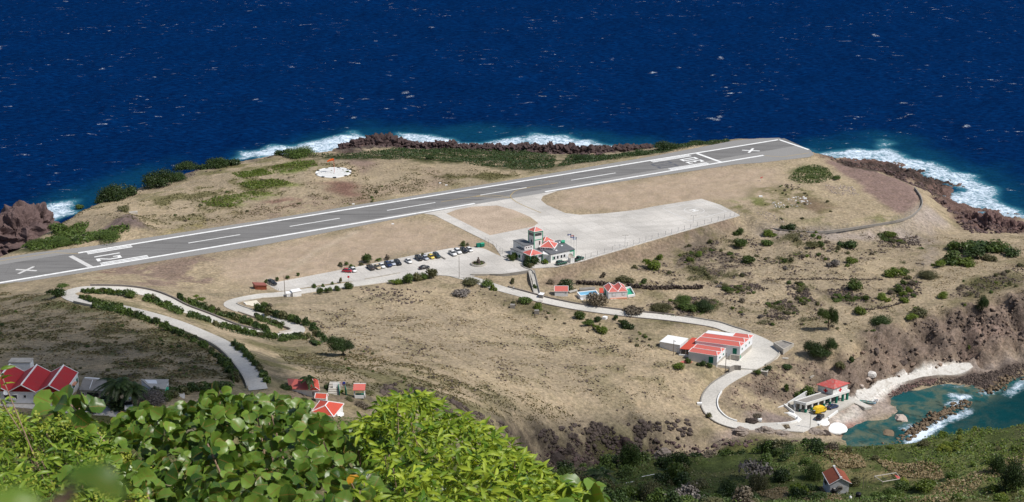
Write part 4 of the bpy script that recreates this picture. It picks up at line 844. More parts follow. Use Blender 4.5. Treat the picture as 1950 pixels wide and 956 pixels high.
# named shrubs along the coast
for u, v, w, h, k, lab in [
 (215,381,72,36,'dark','broad dark green shrub on the cliff edge, lowest left of the big coastal shrubs'),
 (303,355,84,40,'dark','largest rounded dark green shrub on the cliff edge left of the windsock'),
 (357,323,58,17,'dark','low flat dark green shrub on the cliff edge between two taller rounded ones'),
 (415,319,68,24,'dark','rounded dark shrub on the cliff edge, right end of the left coast row'),
 (243,373,44,24,'dark','smaller dark shrub leaning against the lowest big coastal shrub'),(335,343,50,20,'dark','dark shrub on the right flank of the largest coastal shrub'),(390,323,40,15,'dark','low dark shrub between the two right coastal shrubs'),(443,313,40,15,'dark','low dark shrub ending the left coastal row'),(190,387,30,18,'dark','dark shrub below the lowest big coastal shrub'),(540,296,40,13,'dark','low dark shrub left of the long thicket behind the windsock'),
 (575,299,88,22,'green','long dark green thicket on the cliff edge behind the windsock'),
 (152,397,20,11,'green','small green shrub beside the white surf at the left headland'),
 (112,440,44,22,'green','green shrub right behind the reddish rock headland'),
 (70,468,50,16,'green','low green shrub at the foot of the reddish rock headland'),
 (140,462,18,11,'dark','small round dark bush between fence line and runway at the left'),
 (80,466,18,9,'dark','small dark bush nearest the left rock headland by the runway'),
 (206,455,70,15,'green','spreading green shrub in front of the dark gravel mound'),
 (120,463,60,12,'green','low spreading green shrub left of the gravel mound'),
 (236,402,30,11,'olive','olive shrub just behind the dark gravel mound'),
 (1268,284,66,16,'dark','rounded dark green shrub on the cliff behind the runway numbers'),
 (1330,276,52,10,'dark','low dark shrub on the cliff edge right of the rounded one'),
 (1215,296,50,12,'dark','dark shrub on the cliff edge left of the rounded one behind the numbers'),
 (1110,304,52,10,'dark','low dark shrub at the right end of the green coastal strip'),
 (818,303,22,9,'dark','small round dark bush in the middle of the green coastal strip'),
 (1592,342,26,9,'green','small low green thicket on the grassy end by the runway corner'),
 (1500,437,34,15,'dark','dark round shrub inside the curved wall at the platform end'),
 (1575,560,1,1,'dark','x')][:-1]: shrub_px(u, v, w, h, k, lab, name='coastal_shrub' if v < 320 or u < 420 else 'shrub')
# big clump on the right of the plain: several shrubs
for u, v, w, h, k in [(1812,500,60,24,'green'),(1850,492,70,30,'dark'),(1830,478,60,22,'green'),(1870,474,70,22,'dark'),(1905,480,60,22,'green'),(1925,488,40,18,'dark'),(1788,508,36,16,'bright'),(1840,505,40,14,'bright'),(1885,496,30,12,'olive')]:
    shrub_px(u, v, w, h, k, 'green shrub in the large thicket beside the dirt track at the right', 'thicket of shrubs at the right of the plain', size='M')
PL = [(1238,510,44,24,'bright','bright green bush below the apron bank, brightest of its patch'),(1255,494,18,14,'bright','small bright bush at the foot of the apron bank'),(1405,447,26,16,'green','green bush at the bank toe near the helicopter square'),(1410,470,34,18,'green','green bush above the dark rock field right of the bank'),
 (1425,500,30,16,'green','green bush at the right edge of the dark rock field'),(1460,465,30,12,'green','leftmost green bush under the curved wall'),(1466,449,34,12,'bright','bright green bush close under the curved platform wall'),(1545,472,40,15,'olive','olive bush among rocks below the curved wall'),
 (1562,468,22,13,'green','green bush right of the olive one below the curved wall'),(1613,470,44,17,'dark','dark green bush among black stones under the curved wall'),(1622,500,28,14,'bright','yellow green bush alone on the dry plain'),(1585,507,30,16,'grey','grey leafless bush on the dry plain'),(1695,450,30,10,'bright','bright bush at the edge of the pale slope'),
 (1630,552,36,24,'green','round green bush under the straight dirt track'),(1700,526,40,16,'bright','bright bush left of the dirt track fork'),(1725,524,22,14,'green','green bush nearest the dirt track fork'),(1765,527,50,14,'olive','olive bush between the forks of the dirt track'),(1713,556,22,18,'green','upper bush of the cluster of round green bushes'),
 (1721,542,16,13,'green','topmost small bush of the cluster of round green bushes'),(1731,556,17,13,'bright','right hand bush of the cluster of round green bushes'),(1719,563,18,10,'bright','lower bush of the cluster of round green bushes'),(1722,575,22,12,'bright','lowest bush of the cluster of round green bushes'),
 (1637,596,34,18,'bright','bright green bush left of the lone oval bush'),(1676,616,48,19,'dark','lone oval dark green bush on the dry slope edge'),(1745,600,44,16,'olive','olive bush above the cliff top'),(1735,607,26,10,'bright','bright low bush above the cliff top'),(1793,568,24,16,'bright','yellow green bush where the track turns above the cliff'),
 (1650,572,16,12,'green','small green bush in the middle of the dry plain'),(1680,570,26,14,'bright','bright small bush in the middle of the dry plain'),(1690,574,16,8,'lime','tiny yellow green bush in the middle of the dry plain'),(1310,590,40,14,'green','green bush on the road bank below the straight stone wall'),
 (1205,596,46,14,'dry','brown bush beside the harbour road under the red roofed cottage'),(1260,592,60,18,'olive','broad olive bush on the road bank below the dirt track'),(1300,575,48,14,'green','green bush on top of the rocky road bank'),(1340,590,50,20,'dark','dark bush over black stones on the road bank'),
 (1137,581,44,26,'dry','large brown flowering bush in front of the blue pool'),(1078,548,44,16,'dark','dark bush behind the small red roofed shed'),(1050,541,18,11,'dry','brown bush left of the small red roofed shed'),(1190,536,40,10,'olive','olive bush above the dark stone wall'),(1147,528,14,12,'dry','small brown bush on the apron bank'),
 (1300,520,14,12,'green','x1'),(1105,605,30,18,'green','green bush on the bank under the harbour road bend'),(1137,612,18,14,'dark','dark round bush under the road near white rubbish'),(1142,632,36,18,'bright','bright green bush lowest under the road near white rubbish'),(1118,620,30,16,'green','green bush left of the bright one under the road'),
 (1173,608,16,11,'dark','small dark bush under the road, right of the white rubbish'),(1195,625,30,18,'dark','dark bush farthest right under the road bend'),(1183,618,18,14,'green','green bush close to the dark one under the road bend'),(930,545,34,14,'green','green bush at the corner of the car park slope'),(900,540,40,12,'olive','olive bush below the car park corner'),(940,553,16,12,'bright','bright bush by the first bend of the harbour road'),
 (1020,552,12,14,'green','bush beside the concrete steps'),(975,540,12,12,'olive','bush against the ramp wall left of the steps'),(1000,575,34,14,'green','green bush under the road wall below the steps'),(1025,588,24,12,'bright','bright bush under the road wall'),(880,560,44,12,'grey','grey bush on the dry slope below the car park'),
 (1290,700,30,12,'bright','bright bush in front of the white power station store'),(1335,696,22,12,'dark','dark bush against the red roofed power station wall'),(1350,698,18,10,'green','green bush against the power station wall'),(1310,690,20,12,'green','green bush by the dark open shed'),
 (1530,756,44,26,'green','round green bush behind the harbour building roof'),(1460,705,26,10,'dark','dark bush below the concrete cistern'),(1500,700,24,9,'dark','dark bush on the slope under the cistern'),(1440,712,20,12,'green','green bush at the inside of the road bend'),(1350,795,14,14,'olive','dry bush at the outside of the lower road bend'),(1496,745,12,18,'green','bush by thin poles behind the harbour building'),
 (1843,665,12,10,'bright','single bright bush high on the bare sea cliff'),(1620,690,16,14,'dark','dark bush on the cliff above the beach'),(1600,700,22,12,'olive','olive bush on the cliff above the harbour')]
for q in PL:
    if q[5] != 'x1': shrub_px(*q)
# car park and terminal planting
for q in [(697,499,23,22,'green','round green bush behind the parked cars, tallest at the fence'),(660,505,11,10,'green','small bush behind the parked cars left of the tall one'),(648,508,14,10,'olive','olive bush at the car park fence behind the red car'),(671,510,12,8,'green','low bush at the car park fence behind the white hatchback'),
 (688,506,14,7,'olive','low olive bush at the car park fence left of the dark pickup'),(807,489,12,9,'olive','pale olive bush behind the silver parked car'),(881,469,14,13,'green','round bush near the green bins'),(890,468,9,7,'olive','tiny olive bush beside the round bush near the bins'),(738,495,14,12,'dry','leaning brown bush behind the navy parked car'),(507,538,12,9,'green','bush beside the rust red hut'),(527,534,10,8,'green','second bush right of the rust red hut'),(548,530,11,8,'green','third bush right of the rust red hut'),(567,525,10,7,'green','fourth bush right of the rust red hut'),
 (611,560,20,17,'green','leftmost green bush of the row between car park and road'),(625,557,18,12,'green','second green bush between car park and road'),(642,553,20,13,'green','third green bush between car park and road'),(665,549,24,16,'green','right hand large bush between car park and road'),(598,548,14,11,'green','green bush nearest the white sheds'),(632,542,9,8,'green','tiny bush standing in the car park median'),(649,538,10,12,'olive','tall thin bush in the car park median'),(615,547,10,8,'green','small bush in the car park median'),
 (752,540,32,12,'bright','low bright thicket left of the four bushes by the access road'),(775,537,30,22,'green','large green bush by the access road'),(795,533,26,20,'olive','olive green bush by the access road, third from left'),(810,531,24,14,'green','low green bush by the access road'),(823,528,28,20,'olive','right hand olive bush in front of the black and white car'),
 (972,496,22,18,'green','green bush at the left corner of the terminal'),(985,493,20,16,'green','second green bush in front of the terminal left wall'),(1003,506,26,22,'dark','dark green bush under the front red roof of the terminal'),(1020,503,24,22,'dark','tall dark bush under the front red roof of the terminal'),(1012,510,20,12,'olive','olive bush lowest in front of the terminal'),(1037,502,16,12,'bright','bright bush right of the terminal front porch'),
 (105,566,40,25,'dark','dark bush at the tight left hairpin of the hill road'),(122,546,26,7,'green','low green bush just above the left hairpin'),(252,566,30,19,'green','round bush on the island inside the hill road loop'),(217,590,20,13,'dark','dark bush beside the hill road wall left of the hedge'),(538,650,20,9,'green','bush below the middle hairpin'),
 (505,583,22,9,'green','green bush beside the white ramp slab'),(516,584,14,8,'dry','brown bush beside the white ramp slab'),(383,572,22,8,'bright','bright grass bush near the dry fence'),(372,566,18,6,'bright','small bright bush near the dry fence')]: shrub_px(*q)
# hedges of the hill road
HEDGE = [([(152,566),(185,577),(232,586)],9,8,'green'), ([(160,556),(200,557),(240,562)],10,8,'bright'), ([(275,570),(310,582),(345,598)],15,12,'green'), ([(358,602),(402,613)],12,8,'green'), ([(340,571),(385,588),(440,606),(500,628),(512,634)],15,12,'dark'),
 ([(406,617),(470,636),(528,645)],14,10,'green'), ([(487,606),(512,614),(538,624)],13,10,'dark'), ([(485,588),(520,601),(560,612),(590,622),(608,640),(614,654)],16,13,'dark'), ([(536,646),(560,644),(586,644)],14,11,'dark'), ([(592,650),(604,656)],14,10,'green'),
 ([(182,585),(250,600),(300,618),(345,638),(385,658),(418,684),(440,706),(452,728)],16,11,'green'), ([(445,655),(470,676),(492,700),(512,728)],16,10,'dark'), ([(425,690),(440,712),(446,728)],18,12,'dark'), ([(330,748),(380,742),(430,738)],22,12,'green'), ([(262,755),(330,757)],22,14,'dark'), ([(575,270),(575,270.5)],1,1,'dark')][:-1]
HWHERE = ['on the inner edge of the left hairpin island','on the upper rim of the left hairpin island','in the middle of the long loop island','at the narrow tip of the loop island','above the parapet of the upper road stretch','below the upper road stretch','on the tongue inside the middle hairpin','outside the middle hairpin curve','just under the middle hairpin','at the outer corner of the middle hairpin','along the left side of the lowest road stretch','along the right side of the lowest road stretch','by the foot of the lowest road stretch','beside the flat white roofed house lane','below the flat white roofed house']
for hi_, (pl, w, h, k) in enumerate(HEDGE):
    for (u0, v0), (u1, v1) in zip(pl, pl[1:]):
        n = max(1, int(math.hypot(u1-u0, v1-v0) / (w * .40)))
        for i in range(n):
            t = (i + random.uniform(.1, .9)) / n
            shrub_px(u0 + (u1-u0)*t, v0 + (v1-v0)*t + random.uniform(-1.5, 1.5), w*random.uniform(1.15, 1.75), h*random.uniform(.95, 1.5), random.choice(('green','green','dark','olive', k)),
                     'dense green hedge shrub ' + HWHERE[hi_], 'hedge shrubs ' + HWHERE[hi_], 'hedge_shrub', 'S')
HSTRIP = [[(u, v - h*.25) for u, v in pl] + [(u, v + h*.42) for u, v in pl][::-1] for pl, w, h, k in HEDGE]
def scatter(px, n, clump=None, lo=0, hi=1):
    pw = [G(u, v) for u, v in px]; x0, x1 = min(p.x for p in pw), max(p.x for p in pw); y0, y1 = min(p.y for p in pw), max(p.y for p in pw)
    out = np.zeros((0, 2)); tries = 0
    while len(out) < n and tries < 40:
        q = np.stack([RNG.uniform(x0, x1, n*3), RNG.uniform(y0, y1, n*3)], 1); ok = inside(pw, q[:, 0], q[:, 1])
        if clump is not None:
            i = np.clip((q[:, 0]-GX0).astype(int), 0, NX-1); j = np.clip((q[:, 1]-GY0).astype(int), 0, NY-1); ok &= RNG.uniform(0, 1, len(q)) < sm(clump[j, i], lo, hi)
        out = np.vstack([out, q[ok]]); tries += 1
    q = out[:n]; return np.column_stack([q, hbil(q[:, 0], q[:, 1])])
BLOCK = inside(runway_w, XX, YY) | inside(apron_w, XX, YY) | inside(fore_w, XX, YY) | inside(yard_w, XX, YY) | inside(terr_w, XX, YY)
for rd in (road_hill, road_sea):
    D, Z, w = flatten_road(rd, 3.4, 1.0); BLOCK |= D < 3.9
def free(q):
    i = np.clip(np.round(q[:, 0]-GX0).astype(int), 0, NX-1); j = np.clip(np.round(q[:, 1]-GY0).astype(int), 0, NY-1); return q[~BLOCK[j, i]]
# near hillside: dense scrub, each shrub a thing
NH = [(905,905),(1000,908),(1100,896),(1300,872),(1450,856),(1600,852),(1750,844),(1950,806),(1950,956),(1150,970),(950,970)]
HUTP = G(1592, 940)
cand = free(scatter(NH, 300, F2 + .5*F3, -1.6, .2)); nn = 0
for x, y, z in cand:
    p = Vector((x, y, z)); s = pxm(p); u = 975 + FPX * x / (CT*y - ST*(z-CAMZ)); v = 478 - FPX * (ST*y + CT*(z-CAMZ)) / (CT*y - ST*(z-CAMZ))
    if 1555 < u < 1660 and v > 880: continue
    if any(inside([Vector((a, b)) for a, b in q], np.array([u]), np.array([v]))[0] for q in ([(1560,862),(1640,872),(1650,892),(1600,894),(1570,880)], [(1670,876),(1790,894),(1800,912),(1690,905)], [(1730,956),(1790,932),(1880,892),(1950,866),(1950,882),(1880,915),(1800,956)], [(1440,938),(1500,930),(1500,970),(1430,970)])) and random.random() < .9: continue
    right = u > 1640
    k = random.choices(['bright','green','olive','lime','dark'], [5,3,2,3,.6])[0] if right else random.choices(['dark','green','olive','dry'], [5,6,2,1])[0]
    w = random.uniform(2.0, 5.2) * (1.22 if not right else .62); h = w * random.uniform(.42, .8)
    where = 'on the near slope left of the small hut' if 1400 < u <= 1640 and v > 885 else 'along the near ridge below the pale rocks' if 1300 < u <= 1640 else 'around the low palm in the ravine scrub' if 1080 < u <= 1300 else 'at the foot of the foreground bushes' if u <= 1080 else 'on the near ridge under the blue cove' if v < 875 else 'right of the collapsed frame on the sunny slope'
    col = {'dark': 'dark green', 'green': 'mid green', 'olive': 'olive', 'dry': 'brown', 'bright': 'bright green', 'lime': 'yellow green'}[k]
    shrub_at(p, w, h, k, col + ' scrub bush ' + where, col + ' bushes ' + where, 'M', 'scrub_bush'); nn += 1
for u, v, w, h, k, lab in [(1200,890,52,60,'dark','tall dark leafy tree in front of the brown ravine rocks'),(1290,895,70,46,'dark','broad dark leafy bush in the middle of the near scrub'),(1440,910,80,44,'grey','leafless grey brown bush on the near hillside'),(1445,930,60,34,'olive','yellowish olive bush under the grey leafless one'),(1390,955,66,50,'dark','dark round bush at the bottom edge of the picture'),
 (1310,960,90,40,'grey','leafless purple grey bush at the bottom edge'),(1240,955,80,44,'olive','yellow green bush at the bottom edge right of the palm'),(1280,915,24,34,'green','slender pale green bush by the broken white fence'),(1455,862,44,28,'dark','dark bush on the near ridge in front of the pink rocks'),(1930,930,70,70,'dark','tall dark tree at the lower right corner'),(1900,900,50,40,'dark','dark tree left of the corner tree'),
 (1625,925,26,22,'olive','rounded brown green bush against the small hut wall'),(1550,910,60,36,'green','green bush behind the small hut'),(1520,945,44,30,'bright','bright bush left of the small hut'),(1700,950,60,26,'green','green bush under the broken roof frame'),(1760,935,44,24,'bright','bright bush right of the broken roof frame'),(1720,930,40,20,'green','bush at the foot of the broken roof frame'),(1500,862,60,20,'dark','dark bush on the near ridge left of the bay')]:
    shrub_px(u, v, w, h, k, lab, name='scrub_bush', size='D' if k == 'grey' else 'L' if w > 48 else 'M')
# scattered small shrubs on the plain and slopes
for px, n, ks, (w0, w1), lab, grp in [
 ([(1200,500),(1400,445),(1700,455),(1790,500),(1700,600),(1450,615),(1300,560),(1200,545)], 105, ['olive','olive','dry','green','grey','bright'], (1.0, 3.6), 'small low shrub on the stony plain below the apron', 'small shrubs on the stony plain'),
 ([(1440,620),(1600,560),(1800,540),(1950,510),(1950,555),(1760,604),(1600,660),(1500,640)], 30, ['olive','green','bright','dry'], (.9, 2.6), 'small low shrub along the cliff top slope', 'small shrubs along the cliff top'),
 ([(620,650),(760,690),(900,740),(1100,790),(1000,800),(800,760),(640,700)], 40, ['olive','green','dry'], (.8, 1.8), 'small low shrub on the lower dry slope', 'small shrubs on the lower dry slope'),
 ([(0,570),(150,590),(320,640),(420,700),(330,735),(0,720)], 70, ['olive','dark','green'], (.7, 2.0), 'small dark shrub on the shaded hillside above the red house', 'small shrubs on the shaded hillside'),
 ([(880,550),(1100,600),(1240,640),(1300,680),(1200,660),(1000,600)], 30, ['olive','green','dry','bright'], (.9, 2.4), 'small shrub on the bank below the harbour road', 'small shrubs on the bank below the road'),
 ([(300,420),(460,340),(600,320),(760,330),(700,400),(500,400),(320,440)], 46, ['olive','green','bright','dry'], (.8, 2.6), 'small shrub on the grassy seaward strip', 'small shrubs on the seaward strip'),
 ([(1380,380),(1500,350),(1690,410),(1600,432),(1480,430)], 22, ['olive','green','dry'], (.8, 2.4), 'small shrub on the rough platform past the apron', 'small shrubs on the rough platform')]:
    for x, y, z in free(scatter(px, n, F2 + .6*F3, -.5, 1.2)):
        w = random.uniform(w0, w1); shrub_at(Vector((x, y, z)), w, w*random.uniform(.35, .6), random.choice(ks), lab, grp, 'S')
DARKF = [[(1290,490),(1330,474),(1380,472),(1440,505),(1440,527),(1380,528),(1310,512)], [(1380,545),(1440,540),(1465,550),(1430,560),(1380,560)], [(1190,590),(1260,575),(1330,565),(1370,575),(1350,598),(1290,604)], [(1455,580),(1500,570),(1525,595),(1500,612),(1455,602)], [(1490,540),(1530,535),(1548,570),(1530,582),(1500,560)], [(1575,552),(1622,545),(1628,575),(1590,576)], [(1690,548),(1750,535),(1756,560),(1720,575),(1695,568)], [(1795,570),(1840,540),(1900,520),(1950,505),(1950,540),(1880,556)], [(1670,445),(1745,450),(1760,475),(1700,470)]]
# low mats of green along the sea: nobody could count the plants
def mat_of_leaves(name, areas, n, size, kind, hgt, cl=None, lo=-1.2, hi=.2):
    q = np.vstack([scatter(a, n, cl, lo, hi) for a in areas]); m = len(q); c = q.copy(); c[:, 2] += RNG.uniform(0, 1, m) * hgt * (0.4 + sm(F2[np.clip((q[:,1]-GY0).astype(int),0,NY-1), np.clip((q[:,0]-GX0).astype(int),0,NX-1)], -1, 1))
    nr = RNG.standard_normal((m, 3)) * .6 + np.array([0, -.1, .9]); nr /= np.linalg.norm(nr, axis=1)[:, None]; t = np.cross(nr, RNG.standard_normal((m, 3))); t /= np.linalg.norm(t, axis=1)[:, None]; b = np.cross(nr, t)
    s = size * RNG.uniform(.6, 1.4, m)[:, None]; Vv = np.stack([c - t*s, c - b*s*.6, c + t*s, c + b*s*.6], 1).reshape(-1, 3)
    return tag(finish(name, raw_mesh(name, Vv, np.arange(4*m).reshape(m, 4)), LM[kind]), kind='stuff')
mat_of_leaves('coastal_ground_cover', COAST[:2], 15000, .38, 'dark', 1.0); mat_of_leaves('grassy_ground_cover', [[(1500,340),(1518,322),(1548,313),(1576,320),(1590,340),(1560,349),(1522,349)]], 2200, .35, 'green', .6)
mat_of_leaves('coastal_ground_cover', COAST[2:], 3500, .5, 'green', .8)
for i, q in enumerate(HSTRIP): mat_of_leaves('hedge_undergrowth', [q], 900, .26, ('green', 'dark')[i % 2], 1.1)
for i, q in enumerate(DARKF): mat_of_leaves('low_scrub', [q], 800, .26, ('olive', 'olive', 'green')[i % 3], .5, F2 - .5*F3, -.2, 1.0)
mat_of_leaves('low_scrub', [[(1200,520),(1400,445),(1720,455),(1790,505),(1700,600),(1450,620),(1300,565)]], 4200, .24, 'olive', .4, F2 - .4*F3, .3, 1.6)
mat_of_leaves('bright_ground_cover', LUSH, 1300, .4, 'bright', .4)
mat_of_leaves('scrub_undergrowth', [NH], 26000, .24, 'green', .9, F2 + .4*F3, -1.4, .0); mat_of_leaves('scrub_undergrowth', [[(1640,872),(1750,848),(1950,806),(1950,950),(1850,905),(1740,882)]], 9000, .22, 'bright', .7, F3, -1.2, .6); mat_of_leaves('scrub_undergrowth', [NH], 12000, .22, 'olive', .7, F3, -.6, .8)
mat_of_leaves('scrub_undergrowth', [LOWL], 14000, .26, 'green', .9, F2 + .4*F3, -1.0, .6)
mat_of_leaves('straw_grass', [[(1560,860),(1640,870),(1650,890),(1600,892)], [(1665,874),(1790,890),(1800,912),(1700,905)], [(1730,956),(1780,932),(1880,892),(1950,864),(1950,880),(1880,915),(1800,956)], [(1440,938),(1500,930),(1500,956)], [(1545,930),(1580,925),(1610,956),(1530,956)]], 2600, .24, 'straw', .7)
# tussocks: three-bladed tufts all over the dry ground
def tufts(name, px, n, kind, s0, s1, cl=None, lo=-1, hi=1):
    q = free(scatter(px, n, cl, lo, hi)); m = len(q); Vs = []
    for k in range(3):
        a = RNG.uniform(0, 2*math.pi, m); s = RNG.uniform(s0, s1, m); d = np.stack([np.cos(a), np.sin(a), np.zeros(m)], 1); up = np.stack([-np.sin(a)*.35, np.cos(a)*.35, np.ones(m)], 1)
        lo_ = q - np.array([0, 0, .05]); Vs.append(np.stack([lo_ - d*s[:, None]*.5, lo_ + d*s[:, None]*.5, lo_ + d*s[:, None]*.6 + up*s[:, None]*.6, lo_ - d*s[:, None]*.6 + up*s[:, None]*.55], 1))
    Vv = np.concatenate(Vs).reshape(-1, 3); return tag(finish(name, raw_mesh(name, Vv, np.arange(len(Vv)).reshape(-1, 4)), LM[kind]), kind='stuff')
tufts('grass_tussocks', [(0,556),(110,566),(300,620),(420,680),(450,725),(330,735),(0,718)], 3200, 'tuft_olive', .2, .55, F3 + F2, -1, 1)
tufts('grass_tussocks', [(0,556),(110,566),(300,620),(420,680),(450,725),(330,735),(0,718)], 2500, 'tuft_dry', .18, .48, F3, -1, 1)
tufts('grass_tussocks', [(560,600),(700,570),(900,560),(1150,620),(1300,700),(1300,800),(1000,810),(850,770),(700,730),(560,690)], 4500, 'tuft_dry', .18, .48, F3, -.6, 1.3)
tufts('grass_tussocks', [(520,660),(700,680),(900,730),(1100,790),(1000,810),(800,770),(600,730)], 3400, 'tuft_olive', .18, .5, F3, -1.8, 1.2)
tufts('grass_tussocks', [(1150,540),(1400,440),(1950,450),(1950,556),(1600,660),(1300,600)], 4500, 'tuft_dry', .18, .48, F3, -.6, 1.3)
tufts('grass_tussocks', [(20,480),(300,380),(540,310),(850,320),(1050,325),(700,380),(300,440)], 5000, 'tuft_olive', .2, .55, F3 + F2, -.5, 1.2)
# ------------------------------------------------------------------ trees
def tree_px(u, v, crown, wpx, hpx, kinds, label, lean=0.0, name='broadleaf_tree'):
    p = G(u, v); s = pxm(p); w, h = wpx/s, hpx/s; ch = crown / s
    r = empty(name, (p.x, p.y, p.z - .15), 0, label, 'tree')
    bm = bmesh.new(); tube(bm, [(0, 0, 0), (lean*.4, 0, (h-ch)*.6), (lean, 0, h - ch*.75)], [.26, .2, .13], 7)
    for k in range(5):
        a = k*1.3 + .3; tube(bm, [(lean*.4, 0, (h-ch)*.6), (lean + math.cos(a)*w*.22, math.sin(a)*w*.22, h - ch*.5)], [.11, .05], 5)
    obj('trunk', bm, M['bark'], r)
    for dx, dz, sw, sh, k in kinds:
        o = bpy.data.objects.new('crown', foliage('L', random.randrange(3), k)); COL.objects.link(o); o.parent = r; o.location = (lean + dx*w, 0, h - ch + dz*ch); o.scale = (w/2*sw, w/2*sw*.9, ch*sh)
    return r
tree_px(657, 677, 30, 70, 42, [(-.12, .2, .75, .85, 'dark'), (.2, 0, .6, .75, 'dark'), (-.02, -.05, .8, .7, 'dark')], 'lone dark leaning tree with a visible trunk on the dry slope', -1.2)
tree_px(1577, 628, 42, 46, 52, [(-.25, .3, .75, .6, 'green'), (.15, 0, .65, 1.0, 'dark')], 'two toned tree with a dark upright crown on the dry plain')
tree_px(1560, 677, 36, 76, 40, [(-.18, 0, .7, .85, 'dark'), (.28, .15, .5, .85, 'dark'), (.05, -.1, .8, .6, 'dark')], 'big dense dark green tree beside the concrete cistern')
tree_px(1870, 594, 34, 32, 38, [(0, 0, 1, 1, 'dark')], 'dark green tree alone on top of the sea cliff')
def palm(p, h, label, n=17, L0=3.0, lean=(0.6, 0), kind='dark'):
    r = empty('palm_tree', p, 0, label, 'palm tree'); top = Vector((lean[0], lean[1], h))
    bm = bmesh.new(); tube(bm, [(0, 0, -.2), (lean[0]*.3, lean[1]*.3, h*.5), top], [.24, .17, .13], 8); obj('trunk', bm, M['bark'], r)
    for i in range(n):
        a = i * 2.4 + random.uniform(-.2, .2); el = random.uniform(-.2, .9); Ln = L0 * random.uniform(.8, 1.15); pts = []
        for k in range(8):
            t = k / 7; rr = Ln * t * math.cos(el * (1-t*.5)); zz = Ln * (math.sin(el) * t - .75 * t*t) ; pts.append(top + Vector((math.cos(a)*rr - .25*t*Ln, math.sin(a)*rr, zz)))
        Vv, Ff = [], []; side = Vector((-math.sin(a), math.cos(a), 0))
        for k in range(7):
            for j in range(3):
                q = pts[k].lerp(pts[k+1], j/3); d = (pts[k+1]-pts[k]).normalized(); wl = .75 * (1 - abs((k + j/3)/7 - .35)) * L0/3
                for sgn in (1, -1):
                    tip = q + side*sgn*wl + d*wl*.5 + Vector((0, 0, -wl*.5)); b0 = len(Vv); Vv += [q, q + d*.30, tip + d*.1, q - d*.10]; Ff.append((b0, b0+1, b0+2, b0+3))
        finish('frond', raw_mesh('frond', [tuple(v) for v in Vv], Ff), LM[kind], r)
    return r
g = G(228, 776); palm(g, 6.2, 'tall coconut palm swaying left beside the red roofed house', 30, 4.6, (.4, 0), 'dark'); g = G(252, 778); palm(g, 5.0, 'shorter coconut palm close behind the tall one', 26, 4.0, (.6, 0), 'dark')
g = G(588, 752); palm(g, 4.6, 'windblown palm in front of the red roof beyond the hedge', 12, 2.6, (.3, 0), 'dark'); g = G(1150, 925); palm(g, 2.8, 'low bushy palm in the shaded ravine scrub', 16, 3.6, (0, 0), 'dark')
g = G(722, 496); palm(g, .8, 'banana-like plant with upright leaves behind the parked cars', 9, 1.7, (0, 0), 'bright')
shrub_px(232,776,60,26,'dark','dark undergrowth bush beneath the coconut palms', size='M'); shrub_px(295,765,80,26,'grey','leafless grey brown thicket right of the palms', size='L'); shrub_px(200,768,44,16,'dark','dark bush left of the palms by the low wall', size='M'); shrub_px(178,790,22,18,'olive','thin pale bush in front of the parked white car', size='D'); shrub_px(603,745,14,18,'dark','small dark bush beside the red roofed house beyond the hedge'); shrub_px(318,762,30,20,'green','green bush at the end of the flat white building'); shrub_px(400,752,44,22,'green','green bush over the short road piece', size='M')
for u, v, w, h, k, where in ((545,742,26,14,'dark','left of the red roofed house under the hedge'),(625,742,18,12,'dark','between the red house and the terrace steps'),(705,752,26,10,'olive','right of the small shelter'),(665,762,30,9,'olive','below the small shelter'),(580,768,26,16,'green','left of the veranda house'),(690,775,34,12,'dry','on the slope right of the veranda house'),(650,748,12,7,'bright','at the foot of the green railing')): shrub_px(u, v, w, h, k, {'dark':'dark','olive':'olive','green':'green','dry':'brown','bright':'bright green'}[k] + ' bush ' + where, size='M')
# ------------------------------------------------------------------ rocks
def rockmat(name, a, b2):
    m, nt, b = nmat(name); p = geo_pos(nt); oi = N(nt, 'ShaderNodeObjectInfo'); g = N(nt, 'ShaderNodeNewGeometry')
    c = mix(nt, noise(nt, p, .8, 6, .7), a, b2); c = mix(nt, 1.0, c, ramp(nt, g.outputs['Random Per Island'], 0, 1, .7, 1.35), 'MULTIPLY'); c = mix(nt, ramp(nt, noise(nt, p, 2.5, 4), .55, .75, 0, .6), c, mix(nt, 1.0, c, (.5,.48,.45), 'MULTIPLY'))
    nt.links.new(c, b.inputs['Base Color']); b.inputs['Roughness'].default_value = .95; b.inputs['Specular IOR Level'].default_value = .15; bump(nt, b, noise(nt, p, 2.2, 6, .7), .35, .8); return m
RM = {'redder': rockmat('jagged_red_rock', (.085,.056,.053), (.200,.140,.132)), 'crag': rockmat('dark_red_crag', (.060,.042,.041), (.140,.096,.092)), 'dark': rockmat('dark_lava_rock', (.055,.043,.038), (.115,.090,.078)), 'red': rockmat('reddish_rock', (.130,.075,.068), (.250,.165,.150)), 'brown': rockmat('brown_rock', (.150,.105,.080), (.270,.205,.160)), 'pale': rockmat('pale_rock', (.27,.22,.185), (.44,.37,.32)), 'wet': rockmat('wet_rock', (.10,.072,.05), (.19,.145,.095)), 'white': rockmat('pale_rubble', (.42,.40,.38), (.62,.60,.58))}
def rock_mesh(seed, sub=1, rough=.28, freq=1.4, stretch=(1, 1, 1), sharp=False):
    from mathutils import noise as mn
    bm = bmesh.new(); bmesh.ops.create_icosphere(bm, subdivisions=sub, radius=1.0)
    for v in bm.verts:
        c = v.co.copy(); d = mn.fractal(c*freq + Vector((seed*7.1, seed*3.3, 0)), 1.0, 2.1, 5); e = (1 - abs(mn.noise(c*freq*1.7 + Vector((seed, 9, seed)))))**2 - .6 if sharp else 0
        v.co = Vector((c.x*stretch[0], c.y*stretch[1], c.z*stretch[2])) * (1 + rough*d*1.6 + rough*e*1.3)
    me = bpy.data.meshes.new('rock'); bm.to_mesh(me); bm.free(); return me
